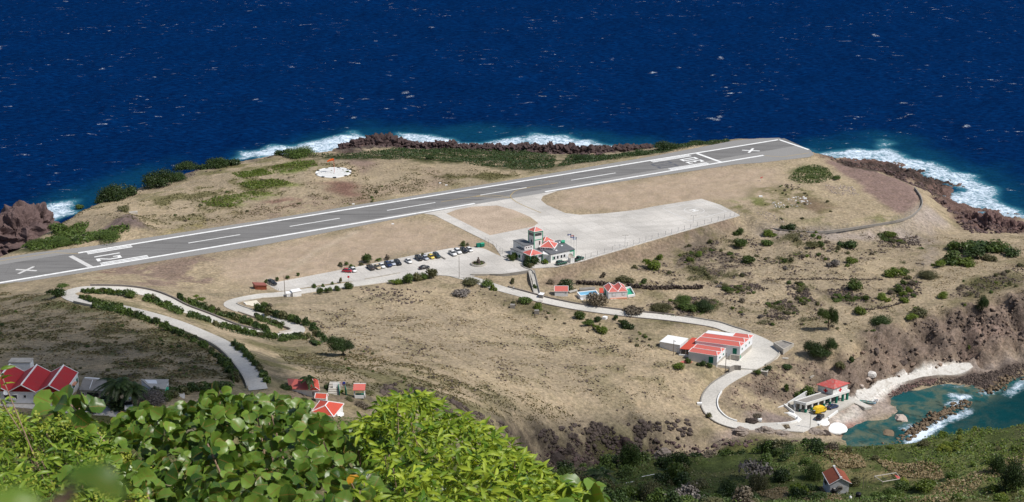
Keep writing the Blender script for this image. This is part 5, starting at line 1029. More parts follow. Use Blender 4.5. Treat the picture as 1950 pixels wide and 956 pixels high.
RB_ = [rock_mesh(i+1, 2, .30, 1.3, (1, .85, .7)) for i in range(5)]; _rm = {}
def rock_obj(p, s, kind, label, group, name='boulder', me=None, cat='boulder', rz=None, sink=.25):
    i = random.randrange(5); k = (i, kind)
    if me is None:
        if k not in _rm: q = RB_[i].copy(); q.materials.append(RM[kind]); _rm[k] = q
        me = _rm[k]
    o = bpy.data.objects.new(name, me); COL.objects.link(o); s = s if isinstance(s, tuple) else (s*random.uniform(.8, 1.25), s*random.uniform(.8, 1.25), s*random.uniform(.7, 1.2))
    o.location = (p[0], p[1], p[2] - sink*s[2] + .15*s[2]); o.scale = s; o.rotation_euler = (0, 0, random.uniform(0, 6.28) if rz is None else rz); return tag(o, label, cat, group)
ico = bmesh.new(); bmesh.ops.create_icosphere(ico, subdivisions=1, radius=1.0); icoV = np.array([v.co[:] for v in ico.verts]); icoV *= np.array([1, .9, .75]); icoF = np.array([[v.index for v in f.verts] for f in ico.faces]); ico.free()
def rubble(name, q, sizes, kind):
    m = len(q); nv = len(icoV); ang = RNG.uniform(0, 6.28, m); ca_, sa_ = np.cos(ang), np.sin(ang)
    B = icoV[None] * (1 + RNG.uniform(-.34, .34, (m, nv, 1))) * sizes[:, None, None] * RNG.uniform(.75, 1.25, (m, 1, 3))
    X = B[..., 0]*ca_[:, None] - B[..., 1]*sa_[:, None]; Y = B[..., 0]*sa_[:, None] + B[..., 1]*ca_[:, None]
    Vv = np.stack([X + q[:, None, 0], Y + q[:, None, 1], B[..., 2] + q[:, None, 2] + .1*sizes[:, None]], -1).reshape(-1, 3); Ff = (icoF[None] + (np.arange(m)*nv)[:, None, None]).reshape(-1, 3)
    return tag(finish(name, raw_mesh(name, Vv, Ff), RM[kind]), kind='stuff')
FIELDS = [
 ('loose_rocks', [(570,590),(700,558),(900,545),(1100,612),(1240,650),(1320,700),(1290,800),(1000,800),(850,750),(640,660)], 1700, .12, .50, 'dark', F3 + .5*F2, .3, 1.6, 60, 'dark lava stone lying on the tan slope below the car park', 'dark stones on the tan slope'),
 ('loose_rocks', [(680,545),(790,552),(810,575),(760,580),(690,560)], 130, .2, .7, 'dark', None, 0, 1, 14, 'dark stone in the cluster just below the access road bushes', 'dark stones below the access road'),
 ('loose_rocks', [(740,728),(900,785),(1100,800),(1310,800),(1320,828),(1000,835),(860,805),(720,755)], 1500, .2, .95, 'dark', F3 + .3*F2, -.4, 1.2, 50, 'dark boulder along the lower edge of the tan slope', 'boulders along the lower edge of the slope'),
 ('loose_rocks', [(1200,520),(1400,445),(1720,455),(1790,505),(1700,600),(1450,620),(1300,565)], 1700, .15, .62, 'dark', F3 + .5*F2, .0, 1.5, 60, 'black stone lying on the dry plain below the apron', 'black stones on the dry plain'),
 ('cliff_rocks', [(1540,700),(1620,672),(1690,632),(1760,612),(1830,588),(1950,560),(1950,680),(1830,690),(1700,720),(1640,738),(1570,740)], 420, .2, .8, 'brown', F3, -.6, 1.0, 14, 'brown rock jutting from the sea cliff', 'rocks on the sea cliff'),
 ('cliff_rocks', [(1660,650),(1760,615),(1950,565),(1950,650),(1780,690)], 420, .2, .85, 'dark', F3 + .5*F2, -.4, .8, 12, 'dark rock high on the sea cliff', 'dark rocks on the sea cliff'),
 ('coast_rocks', [(0,484),(100,440),(180,398),(260,372),(350,346),(450,318),(540,302),(530,296),(450,306),(330,335),(250,358),(150,404),(60,450),(0,476)], 750, .18, .62, 'dark', F3, -.5, 1, 20, 'dark stone along the old fence line on the coast', 'dark stones along the coast fence line'),
 ('coast_rocks', [(640,292),(700,282),(900,287),(1000,290),(1130,297),(1290,277),(1290,268),(1130,288),(1000,282),(800,275),(690,277)], 700, .5, 1.5, 'crag', None, 0, 1, 0, '', ''),
 ('shelf_rocks', [(1600,312),(1700,336),(1750,358),(1800,396),(1830,430),(1850,444),(1950,444),(1950,425),(1840,405),(1800,385),(1780,362),(1700,325)], 1000, .25, 1.1, 'crag', F3, -.8, .8, 30, 'reddish boulder on the rocky shore below the platform', 'boulders on the shore below the platform'),
 ('shelf_rocks', [(1580,303),(1680,312),(1740,324),(1828,352),(1800,362),(1760,356),(1680,328)], 500, .3, 1.0, 'dark', None, 0, 1, 0, '', ''),
 ('beach_cobbles', [(1692,756),(1715,736),(1747,727),(1784,720),(1816,722),(1880,708),(1950,694),(1950,714),(1925,726),(1880,742),(1855,735),(1814,728),(1795,731),(1742,739),(1707,754)], 2200, .14, .42, 'dark', None, 0, 1, 0, '', ''),
 ('beach_cobbles', [(1690,752),(1715,734),(1747,726),(1784,720),(1784,730),(1742,738),(1707,753)], 500, .14, .36, 'red', None, 0, 1, 0, '', ''),
 ('loose_rocks', [(0,570),(150,590),(320,640),(430,700),(330,735),(0,720)], 900, .1, .36, 'dark', F3 + .4*F2, -.3, 1.3, 0, '', ''),
 ('rubble_heap', [(1495,375),(1530,372),(1545,388),(1510,396)], 70, .15, .55, 'white', None, 0, 1, 10, 'pale rubble block in the heap left of the small rubble heap', 'pale rubble on the rough platform'),
 ('rubble_heap', [(1470,385),(1492,384),(1495,398),(1472,396)], 45, .15, .45, 'white', None, 0, 1, 0, '', ''),
 ('rubble_heap', [(1570,352),(1622,355),(1640,372),(1590,372)], 320, .12, .42, 'pale', None, 0, 1, 0, '', ''), ('rubble_heap', [(1435,405),(1460,402),(1500,425),(1470,425)], 160, .12, .36, 'pale', None, 0, 1, 0, '', ''), ('rubble_heap', [(1490,350),(1525,352),(1520,362),(1495,358)], 70, .15, .5, 'dark', None, 0, 1, 0, '', ''),
 ('loose_rocks', [(1430,720),(1480,695),(1550,690),(1560,735),(1500,760),(1430,790),(1385,760),(1400,735)], 420, .15, .6, 'brown', F3, -.6, .8, 12, 'brown stone on the slope inside the road bend', 'brown stones inside the road bend'),
 ('ravine_rocks', [(990,845),(1100,836),(1250,838),(1400,838),(1560,845),(1400,850),(1250,866),(1100,880),(1000,885)], 700, .2, .75, 'crag', None, 0, 1, 16, 'dark brown boulder in the ravine under the slope', 'dark brown boulders in the ravine')]
for q in DARKF: 
    FIELDS.append(('lava_rubble', q, 420, .14, .58, 'dark', F3, -1, .8, 0, '', ''))
    for x, y, z in free(scatter(q, 13, F2, -1.5, 0)):
        w = random.uniform(1.4, 3.8); kd = random.choice(('olive','olive','green','bright','dry')); shrub_at(Vector((x, y, z)), w, w*random.uniform(.35,.6), kd, {'olive':'olive','green':'green','bright':'bright green','dry':'brown'}[kd] + ' shrub growing out of the black lava rubble', {'olive':'olive','green':'green','bright':'bright green','dry':'brown'}[kd] + ' shrubs in the lava rubble', 'M', 'rubble_shrub')
for nm, px, n, a, b_, kind, cl, lo, hi, nb, lab, grp in FIELDS:
    q = free(scatter(px, n, cl, lo, hi)); sz = a + (b_ - a) * RNG.uniform(0, 1, len(q)) ** 2.2; o_ = np.argsort(-sz); q, sz = q[o_], sz[o_]
    for k in range(min(nb, len(q))): rock_obj(q[k], float(sz[k]), kind, lab, grp)
    rubble(nm, q[nb:], sz[nb:], kind)
# breakwater
bw = crom([P(u, v, 0) for u, v in ((1700,847),(1728,828),(1757,810),(1789,791),(1827,775),(1864,753),(1890,742),(1905,730),(1925,715))], .5)
q = np.array([[p.x + RNG.normal(0, 1.2), p.y + RNG.normal(0, 1.2), RNG.uniform(-.55, .45) - .3*math.sin(i*.21) - .35*math.sin(i*.083+1) - (.9 if .60 < i/len(bw) < .78 else 0)] for i, p in enumerate(bw) for _ in range(5)]); sz = RNG.uniform(.22, .8, len(q))
for k in range(60): j = RNG.choice(np.nonzero(q[:, 2] > -.3)[0]); rock_obj(q[j] + np.array([0, 0, .25]), float(sz[j]*1.15), 'wet', 'brown boulder piled in the breakwater across the bay', 'boulders of the breakwater')
rubble('breakwater_rubble', q, sz, 'wet')
for u, v, w, h, k, lab in [(1714,797,5.0,2.6,'pale','large pale boulder standing in the bay shallows'),(1691,824,4.6,.9,'wet','flat half sunken rock in the bay'),(1812,352,3.2,1.6,'dark','dark rock island at the tip of the shelf'),(1835,356,1.8,.8,'dark','x'),(1802,368,4.6,1.2,'wet','olive flat rock in the surf under the shelf'),(1836,373,1.6,.6,'dark','tiny dark rock in the surf'),(1660,712,3.0,2.6,'white','big whitish boulder at the foot of the cliff by the beach'),(1653,722,2.2,1.5,'pale','pale boulder under the big whitish one'),(1640,735,2.0,1.2,'pale','small pale boulder next to the harbour building'),(1639,749,.8,.5,'dark','small dark stone on the white beach'),(1668,668,2.4,2.4,'dark','dark rock bulge at the top of the cliff'),(1720,690,2.6,1.8,'dark','dark rock bulge on the cliff face middle'),(1740,694,2.4,1.5,'brown','brown rock bulge right of the dark one on the cliff')]:
    p = P(u, v, 0) if v < 400 or (u > 1690 and v > 790) else G(u, v)
    rock_obj(p, (w/2*1.1, w/2, h*.75), k, lab if lab != 'x' else 'small dark rock off the tip of the shelf', None, 'sea_rock', None, 'rock')
def big_rock(u, v, z, size, seed, kind, label, rough=.33, freq=1.1, sub=5, grp=None):
    me = rock_mesh(seed, sub, rough, freq, (1, 1, 1), True); me.materials.append(RM[kind]); p = P(u, v, z); return rock_obj((p.x, p.y, z), size, kind, label, grp, 'rock_outcrop', me, 'rock', random.uniform(-.3, .3), 0)
big_rock(42,456,2,(12.5,12,12),3,'redder','jagged reddish rock headland rising from the sea at the left edge', .36, 1.2, 6); big_rock(-5,464,2,(14,13,10),9,'redder','lower reddish rock shoulder cut by the left edge of the picture', .33, 1.2, 6); big_rock(74,436,3,(7,8,8),12,'redder','right flank of the reddish headland beside the surf', .33, 1.3, 5)
for i, (u, w, h) in enumerate([(655,4,4),(678,5,5.5),(700,6,6),(722,9,8),(742,8,7.5),(765,6,5),(790,5,4.5),(815,4.5,4),(835,5,5),(858,5,5.5),(880,4,3.6),(905,5,4),(930,5,4),(955,4.5,4),(980,6,5),(1002,5,5.4),(1022,6,5.2),(1045,4,6.5),(1062,4.5,5),(1085,6,6),(1108,5,5.5),(1130,6,5.6),(1155,6,5),(1180,6,5),(1205,6,4.5),(1230,6,4)]):
    vb = np.interp(u, [650,700,740,800,900,1000,1060,1130,1230], [288,282,280,284,288,291,294,296,290]); me = None
    big_rock(u, vb - 3, 8.5, (w*.8, 5, h*.62), 20+i, 'crag', ('leftmost ' if i < 7 else 'middle ' if i < 16 else 'right hand ') + 'reddish brown shore crag behind the green coastal strip', .36, 1.9, 4, 'row of shore crags behind the green strip')
for i, (u, v, w, h) in enumerate([(1848,425,4,5),(1862,428,4,6),(1878,434,4.5,7.5),(1893,437,4,8),(1907,440,4.5,6.5),(1922,442,5,6),(1938,444,6,6.5),(1955,446,7,5.5),(1830,425,3.5,3.5),(1885,420,4,4)]):
    big_rock(u, v, 4.5, (w*.8, 4, h*.72), 60+i, 'red', 'jagged reddish crag on the shore at the right edge', .33, 1.4, 4, 'jagged shore crags at the right edge')
for i, (u, v, z, s, k, lab) in enumerate([(1150,858,6,(4.5,3.5,4.5),'crag','broad brown rock face in the ravine'),(1185,856,6,(4,3.2,5),'crag','rounded brown rock right of the broad ravine face'),(1075,868,9,(5,4,5),'dark','dark rounded rock at the left of the ravine'),(1262,868,4,(4,3,3),'pale','pale pink rock low in the ravine'),(1050,890,9,(6,5,5),'dark','dark rock low at the left of the ravine'),(1410,822,4.5,(4,3,2.5),'pale','pale pinkish rock under the road end'),(1455,822,4,(4.5,3,3),'pale','pale rock ridge hiding the road'),(1490,828,3,(4,3,2.4),'pale','pale rock ridge below the quay'),(1552,826,1.6,(4.2,3.2,3.0),'pale','big grey rock under the quay edge'),(1570,828,1.0,(3.2,2.6,2.4),'dark','dark rock beside the white mound'),(1432,802,4.6,(3,2,1.8),'dark','dark rock at the inner road edge')]):
    big_rock(u, v, z, (s[0]*.62, s[1]*.62, s[2]*(.5 if i > 4 else .72)), 80+i, k, lab, .26, 1.0, 4)
# white plastered mound on the quay edge
p = P(1590, 815, 1.2); me = rock_mesh(99, 4, .05, 1.0); me.materials.append(M['white_trim']); rock_obj((p.x, p.y, .9), (4.0, 4.0, 1.15), 'white', 'smooth white plastered mound at the corner of the quay', None, 'plastered_mound', me, 'mound', .3, 0)
p = P(1566, 806, 2.4); me = rock_mesh(98, 3, .06, 1.0); me.materials.append(M['white_trim']); rock_obj((p.x, p.y, 2.3), (2.4, 2.0, 1.0), 'white', 'low white plastered hump left of the large mound', None, 'plastered_mound', me, 'mound', .3, 0)
# dry stone walls
def stone_wall(px, n, label, s=(.2, .5), h=.9, kind='dark', base=None):
    c = crom([G(u, v) for u, v in px], .4); q = np.array([[p.x + RNG.normal(0, .3), p.y + RNG.normal(0, .3), float(hbil(p.x, p.y)) + RNG.uniform(0, h)] for p in (c[int(i)] for i in np.linspace(0, len(c)-1, n))])
    o = rubble('stone_wall', q, RNG.uniform(*s, n), kind); del o['kind']; return tag(o, label, 'wall')
stone_wall([(1100,541),(1140,543),(1180,546)], 330, 'dark dry stone wall behind the pool', h=1.5); stone_wall([(1195,547),(1240,551),(1290,550),(1338,549)], 420, 'long dark dry stone wall right of the red roofed cottage', h=1.5)
stone_wall([(1480,533),(1560,532),(1620,533),(1680,533)], 300, 'thin straight stone wall across the dry plain', (.12, .3), .5); stone_wall([(1640,592),(1690,585),(1730,572)], 160, 'short stone wall under the cluster of round bushes', (.15, .35), .6)
# ------------------------------------------------------------------ buildings
class Bld:
    """a four-cornered block: corners FL, FR, BR, BL (front faces the camera side), base z0, eave z1"""
    def __init__(s, name, q, z0, z1, label=None, cat='building', root=None, square=True):
        q = [Vector((p.x, p.y, 0)) for p in q]
        if len(q) == 3: q.append(q[0] + q[2] - q[1])
        if square:   # true right angles: keep the front, swing the depth square to it
            x = (q[1] - q[0]).normalized(); y = Vector((-x.y, x.x, 0)); d = max(1.0, ((q[2] - q[1]).dot(y) + (q[3] - q[0]).dot(y)) / 2)
            sh = ((q[2] - q[1]).dot(x) + (q[3] - q[0]).dot(x)) / 2
            ym = (y * d + x * sh) if abs(sh) > d * 0.35 else y * math.hypot(d, sh)
            q[2] = q[1] + ym; q[3] = q[0] + ym
        s.q, s.z0, s.z1 = q, z0, z1; c = sum(q, Vector()) / 4; s.c = Vector((c.x, c.y, z0))
        s.root = root or empty(name, s.c, 0, label, cat); s.o = s.root.location.copy()
    def B(s, a, b, z): return s.q[0]*(1-a)*(1-b) + s.q[1]*a*(1-b) + s.q[2]*a*b + s.q[3]*(1-a)*b + Vector((0, 0, z)) - s.o
    def mesh(s, name, faces, mat, parent=None):
        bm = bmesh.new()
        for f in faces: poly(bm, f)
        bmesh.ops.remove_doubles(bm, verts=bm.verts, dist=.001); bmesh.ops.recalc_face_normals(bm, faces=bm.faces)
        return obj(name, bm, mat, parent or s.root)
    def block(s, name, a0, a1, b0, b1, z0, z1, mat, parent=None):
        c = [(a0,b0),(a1,b0),(a1,b1),(a0,b1)]; lo = [s.B(a,b,z0) for a,b in c]; hi = [s.B(a,b,z1) for a,b in c]
        return s.mesh(name, [lo[::-1], hi] + [[lo[i], lo[(i+1)%4], hi[(i+1)%4], hi[i]] for i in range(4)], mat, parent)
    def walls(s, mat, z1=None, name='wall'): return s.block(name, 0, 1, 0, 1, s.z0 - 1.2, z1 or s.z1, mat)
    def side(s, k):
        i = 'FRBL'.index(k); a, b = s.q[i], s.q[(i+1) % 4]; d = b - a; n = Vector((d.y, -d.x, 0)).normalized(); return a, d, n
    def panel(s, k, a0, a1, z0, z1, mat, name='window', out=.06, inn=.05, parent=None):
        a, d, n = s.side(k); off = parent.location if parent else Vector(); c = []
        for o in (-inn, out):
            for t, z in ((a0, z0), (a1, z0), (a1, z1), (a0, z1)): c.append(a + d*t + n*o + Vector((0, 0, z)) - s.o)
        return s.mesh(name, [c[:4][::-1], c[4:]] + [[c[i], c[(i+1)%4], c[4+(i+1)%4], c[4+i]] for i in range(4)], mat, parent)
    def window(s, k, a0, a1, z0, z1, frame='white_trim', pane='glass', name='window'):
        f = s.panel(k, a0, a1, z0, z1, M[frame], name, .07); L_ = s.side(k)[1].length; m = .10 / L_
        s.panel(k, a0 + m, a1 - m, z0 + .1, z1 - .1, M[pane], 'pane', .085, parent=f); return f
    def bar(s, name, pts, r, mat, parent=None, n=4):
        bm = bmesh.new(); tube(bm, pts, r, n); return obj(name, bm, mat, parent or s.root)
    def hip(s, a0, a1, b0, b1, z, h, hl, hr, mat, trim=None, axis='x', eave=.35, tr=.11, name='roof'):
        """hip or gable roof over part of the block; hl, hr: how far the hips run in (0 = gable) as a fraction of the span"""
        LX, LY = (s.q[1]-s.q[0]).length, (s.q[3]-s.q[0]).length; ea, eb = eave/LX, eave/LY; a0, a1, b0, b1 = a0-ea, a1+ea, b0-eb, b1+eb
        if axis == 'x': e = [(a0,b0),(a1,b0),(a1,b1),(a0,b1)]; bm_ = (b0+b1)/2; r0, r1 = (a0+(a1-a0)*hl, bm_), (a1-(a1-a0)*hr, bm_)
        else: e = [(a1,b0),(a1,b1),(a0,b1),(a0,b0)]; am = (a0+a1)/2; r0, r1 = (am, b0+(b1-b0)*hl), (am, b1-(b1-b0)*hr)
        E = [s.B(a, b, z) for a, b in e]; U = [p - Vector((0, 0, .14)) for p in E]; R0, R1 = s.B(*r0, z+h), s.B(*r1, z+h)
        if axis == 'x': fs = [[E[0],E[1],R1,R0],[E[1],E[2],R1],[E[2],E[3],R0,R1],[E[3],E[0],R0]]; hips = [(E[1],R1),(E[2],R1),(E[3],R0),(E[0],R0)]
        else: fs = [[E[0],E[1],R1,R0],[E[1],E[2],R1],[E[2],E[3],R0,R1],[E[3],E[0],R0]]; hips = [(E[1],R1),(E[2],R1),(E[3],R0),(E[0],R0)]
        fs += [U[::-1]] + [[U[i],U[(i+1)%4],E[(i+1)%4],E[i]] for i in range(4)]
        ro = s.mesh(name, fs, mat)
        if trim:
            up = Vector((0, 0, .03)); s.bar('ridge_trim', [R0+up, R1+up], tr, trim, ro)
            for p, q in hips: s.bar('hip_trim', [p+up, q+up], tr, trim, ro)
            for i in range(4): s.bar('eave_trim', [E[i]-up*2, E[(i+1)%4]-up*2], tr*.8, trim, ro)
        return ro
    def pyramid(s, a0, a1, b0, b1, z, h, mat, trim, eave=.3, tr=.11, corners=(0,1,2,3)):
        LX, LY = (s.q[1]-s.q[0]).length, (s.q[3]-s.q[0]).length; ea, eb = eave/LX, eave/LY
        E = [s.B(a, b, z) for a, b in ((a0-ea,b0-eb),(a1+ea,b0-eb),(a1+ea,b1+eb),(a0-ea,b1+eb))]; T = s.B((a0+a1)/2, (b0+b1)/2, z+h); up = Vector((0,0,.04))
        ro = s.mesh('roof', [[E[i],E[(i+1)%4],T] for i in range(4)] + [E[::-1]], mat)
        for i in range(4): s.bar('hip_trim', [E[i]+up, T+up], tr, trim, ro); s.bar('eave_trim', [E[i], E[(i+1)%4]], tr*.8, trim, ro)
        return ro
T_, R_ = M['white_trim'], M['red_roof']
# --- power station under many small red hips
z0 = 12.1
FR = P(1364.7, 694, z0); q = [P(1311.4, 669.3, z0+3.2), P(1365.8, 677.6, z0+3.2), P(1389.4, 656.7, z0+3.2)]
pf = Bld('power_station', q, z0, z0+3.2, 'long white power station with rows of low red hipped roofs by the road bend', square=False); pf.walls(M['grey_wall'])
for i in range(3): pf.hip(0, 1, i/3, (i+1)/3, z0+3.2, .8, .05, .10, R_, T_, eave=.05, tr=.13)
qb = [P(1324, 648.8, z0+4.6), P(1409.7, 660, z0+4.6), P(1433.3, 639.7, z0+4.6)]
pb = Bld('x', qb, z0, z0+4.6, root=pf.root, square=False); pb.walls(M['grey_wall'], z0+4.6)
for i in range(2): pb.hip(0, 1, i*.36, (i+1)*.36, z0+4.6, .85, .05, .08, R_, T_, eave=.05, tr=.13)
pb.hip(.62, 1.0, .72, 1.06, z0+4.6, .85, .06, .2, R_, T_, eave=.05, tr=.13)
pf.panel('F', .71, .87, z0+.15, z0+2.5, M['green_door'], 'shutter_door')
for t in (.16, .45, .75): pf.window('R', t, t+.11, z0+1.3, z0+2.2, pane='green_door')
pf.panel('R', 0, 1, z0-.2, z0+.7, M['conc'], 'plinth', .03)
pb.panel('F', .84, .93, z0+1.6, z0+3.7, M['green_door'], 'shutter_door')
for t in (.12, .42, .70): pb.window('R', t, t+.09, z0+2.6, z0+3.6, pane='green_door')
pb.panel('R', 0, 1, z0-.2, z0+1.5, M['conc'], 'plinth', .03); pb.panel('F', .80, 1.0, z0-.2, z0+1.4, M['conc'], 'plinth', .5)
pb.panel('R', .02, .09, z0, z0+1.1, M['green_paint'], 'low_door', .05)
for i in range(6): pb.block('step', .74+.012*i, .752+.012*i, -.10, -.02, z0-.3, z0+.2+.22*i, M['conc'])
# white flat-roofed store and the open red lean-to between
zs = 12.7; st_ = Bld('store_building', [P(1256.5,651.2,zs+2.8), P(1295,657.8,zs+2.8), P(1310.3,645.4,zs+2.8)], zs, zs+2.8, 'plain white flat roofed store left of the power station', square=False); st_.walls(M['grey_wall'])
st_.block('roof', -.01, 1.01, -.02, 1.02, zs+2.8, zs+3.0, M['white']); st_.block('roof_unit', .6, .68, .3, .36, zs+3.0, zs+3.35, M['white']); st_.window('F', .83, .88, zs+1.2, zs+1.6)
ln = Bld('lean_to_shed', [P(1295.5,662.7,zs+2.4), P(1315.8,664.4,zs+2.4), P(1337.7,648.4,zs+2.4)], zs-.4, zs+2.3, 'open shed with bright red sloping roof between store and power station', 'shed', square=False)
ln.mesh('roof', [[ln.B(0,-.05,zs+2.3), ln.B(1,-.05,zs+2.3), ln.B(1,1,zs+3.2), ln.B(0,1,zs+3.2)], [ln.B(0,-.05,zs+2.15), ln.B(1,-.05,zs+2.15), ln.B(1,1,zs+3.05), ln.B(0,1,zs+3.05)], [ln.B(0,-.05,zs+2.15), ln.B(1,-.05,zs+2.15), ln.B(1,-.05,zs+2.3), ln.B(0,-.05,zs+2.3)]], M['red_bright'])
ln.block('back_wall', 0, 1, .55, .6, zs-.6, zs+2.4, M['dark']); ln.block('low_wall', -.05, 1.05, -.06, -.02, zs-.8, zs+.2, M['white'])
for t in (.02, .5, .95): ln.block('post', t, t+.03, 0, .02, zs-.4, zs+2.2, M['white'])
# --- terminal with control tower
z0 = 20.0
tb = Bld('airport_terminal', [P(1049,484.7,z0+3.5), P(1094,475,z0+3.5), P(1066,457.8,z0+3.5)], z0, z0+3.5, 'white airport terminal with green trimmed control tower and small red pyramid roofs', square=False); rt = tb.root
tb.walls(M['white']); tb.block('flat_roof', -.015, 1.015, -.02, 1.02, z0+3.5, z0+3.72, M['grey_roof'])
for t in (.10, .24, .40, .52): tb.window('F', t, t+.09, z0+1.1, z0+2.5); 
for t in (.075, .195, .215, .335, .375, .495, .62, .70): tb.panel('F', t, t+.022, z0+1.05, z0+2.55, M['green_paint'] if t < .1 else T_, 'shutter', .09)
tb.panel('F', .66, .72, z0, z0+2.2, M['grey_wall'], 'door', .08); tb.panel('F', .96, 1.0, z0, z0+3.4, M['green_paint'], 'corner_post', .1); tb.panel('F', .80, 1.0, z0+2.9, z0+3.45, M['green_paint'], 'fascia', .08)
for a, b_ in ((.42,.55),(.72,.45),(.30,.15),(.82,.75)): tb.block('skylight', a, a+.07, b_, b_+.05, z0+3.72, z0+3.95, T_)
ta = Bld('x', [P(994,482.3,z0+3.3), P(1047,472.8,z0+3.3), P(1026,464,z0+3.3), P(972,473.6,z0+3.3)], z0, z0+3.3, root=rt, square=False); ta.walls(M['grey_wall']); ta.block('flat_roof', -.01, 1.01, -.02, 1.02, z0+3.3, z0+3.5, M['grey_roof'])
for t in (.15, .45, .72): ta.window('L', t, t+.14, z0+1, z0+2.3, 'green_paint')
ta.panel('F', .15, .45, z0+.4, z0+2.4, M['glass'], 'glazed_front', .04)
tc_ = Bld('x', [P(999,468.8,z0+5.2), P(1017,465.2,z0+5.2), P(996,455.3,z0+5.2), P(977.3,458.2,z0+5.2)], z0+3.4, z0+5.2, root=rt, square=False); tc_.walls(M['white']); tc_.block('flat_roof', -.02, 1.02, -.02, 1.02, z0+5.2, z0+5.38, M['grey_roof'])
for t in (.1, .35, .6): tc_.window('F', t, t+.17, z0+4.1, z0+4.8)
tc_.panel('L', .55, .95, z0+3.7, z0+4.0, M['dark'], 'window', .03)
# tower
tz = z0 + 10.4
tw = Bld('x', [P(1017.3,441.6,tz), P(1033.3,438.8,tz), P(1022.5,435.3,tz), P(1006.5,438,tz)], z0, tz, root=rt, square=False); tw.walls(M['white'], tz, 'tower_wall')
for k in 'FL':
    n = 6 if k == 'F' else 4
    for i in range(n): tw.panel(k, .10+.8*i/n, .10+.8*(i+.82)/n, tz-1.9, tz-.75, M['glass'], 'cab_pane', .05)
    tw.panel(k, 0, 1, tz-.45, tz, M['green_paint'], 'fascia', .10)
    if k == 'F': tw.panel(k, .1, .9, tz-3.6, tz-3.35, M['green_paint'], 'balcony_rail', .12)
for a, b_ in ((0,0),(1,0),(0,1),(1,1)): tw.block('corner_post', a-.035, a+.035, b_-.035, b_+.035, z0+3, tz+.1, M['green_paint'])
tw.window('F', .55, .75, z0+4.6, z0+6.4); tw.window('L', .45, .7, z0+5.6, z0+7.0)
tw.pyramid(0, 1, 0, 1, tz+.05, 1.5, R_, T_, .2, .14)
bm = bmesh.new(); lathe(bm, [(.1,-.5),(.55,.0),(.75,.5),(.7,.85),(.35,1.15),(.05,1.2)], 10); o = obj('radome', bm, T_, rt); o.location = tw.B(1.25, .6, tz-2.2)
tw.block('radome_bracket', .98, 1.3, .55, .65, tz-2.9, tz-2.65, M['steel'])
hx = Bld('x', [P(1028,470.2,z0+4.6), P(1054.5,472.4,z0+4.6), P(1061,463.8,z0+4.6)], z0+3.6, z0+4.6, root=rt, square=False); hx.walls(M['white'], name='clerestory_wall')
for t in (.08, .22, .45, .6, .74): hx.panel('F', t, t+.1, z0+4.0, z0+4.35, M['dark'], 'clerestory_pane', .03)
hx.pyramid(0, 1, 0, 1, z0+4.6, 1.9, R_, T_, .25, .16)
h2 = Bld('x', [P(1034,463,z0+4.1), P(1056,459.6,z0+4.1), P(1046,454.5,z0+4.1)], z0+3.6, z0+4.1, root=rt, square=False); h2.pyramid(0, 1, 0, 1, z0+4.1, 1.9, M['red_bright'], T_, .1, .14)
pr = Bld('x', [P(1009.8,487.3,z0+3.4), P(1033.8,482.8,z0+3.4), P(1018,476.4,z0+3.4), P(994.7,480.4,z0+3.4)], z0, z0+3.4, root=rt, square=False); pr.pyramid(0, 1, 0, 1, z0+3.4, 1.6, R_, T_, .15, .16)
for k in 'FL': pr.panel(k, 0, 1, z0+3.0, z0+3.4, M['green_paint'], 'fascia', .05)
for a, b_ in ((0,0),(1,0),(0,1),(.5,0)): pr.block('porch_post', a-.03, a+.03, b_-.03, b_+.03, z0, z0+3.2, M['green_paint'])
pr.block('counter_wall', .55, .98, .1, .14, z0, z0+1.8, M['grey_wall'])
cn = Bld('x', [P(1033.8,484,z0+3.2), P(1049,485.3,z0+3.2), P(1049,478,z0+3.2)], z0, z0+3.2, root=rt, square=False); cn.walls(M['white']); cn.panel('F', .55, .85, z0, z0+2.1, M['grey_wall'], 'door', .05)
gw = Bld('x', [P(1069,460.5,z0+4.4), P(1075.5,460.5,z0+4.4), P(1076,457,z0+4.4)], z0, z0+4.4, root=rt, square=False); gw.block('gate_beam', 0, 1, 0, 1, z0+3.9, z0+4.4, M['green_paint']); gw.block('gate_post', .85, 1, 0, .5, z0, z0+4, M['green_paint'])
# --- cottage, shed, pool under the bank
z0 = 15.9
sh = Bld('garden_shed', [P(1056.5,554.5,z0+2.4), P(1081.6,554.6,z0+2.4), P(1081,548.5,z0+2.4)], z0, z0+2.4, 'small pale shed with a plain red gabled roof beside the harbour road', 'shed'); sh.walls(M['grey_wall']); sh.hip(0, 1, 0, 1, z0+2.4, 1.5, 0.0, 0.0, R_, T_, eave=.12, tr=.09); sh.window('F', .78, .9, z0+1.5, z0+2.0)
z0 = 15.5
ho = Bld('cottage', [P(1158.7,556.4,z0+2.5), P(1195,554.4,z0+2.5), P(1187.5,542.6,z0+2.5), P(1150,545,z0+2.5)], z0, z0+2.5, 'pale cottage with twin red hipped roofs beside the blue pool', 'house', square=False); ho.walls(M['grey_wall'])
ho.hip(0, .5, 0, 1, z0+2.5, 1.25, .33, .03, R_, T_, 'y', .08, .13); ho.hip(.5, 1, 0, 1, z0+2.5, 1.25, .33, .03, R_, T_, 'y', .08, .13)
ho.window('F', .19, .39, z0+.8, z0+2.0, 'steel', 'grey_wall'); ho.window('F', .71, .85, z0+1.0, z0+2.0, 'steel', 'grey_wall'); ho.block('step', .08, .97, -.10, 0, z0-.6, z0+.08, M['terracotta']); ho.block('step', .1, .4, -.13, -.1, z0-.6, z0-.1, T_)
ho.panel('L', .3, .5, z0, z0+2, M['green_paint'], 'door', .04)
dk = Bld('cottage_deck', [P(1195.6,565,z0), P(1208,563,z0), P(1200,549.6,z0)], z0-1.8, z0+.2, 'green floored deck with a white parapet on the right of the cottage', 'deck', square=False)
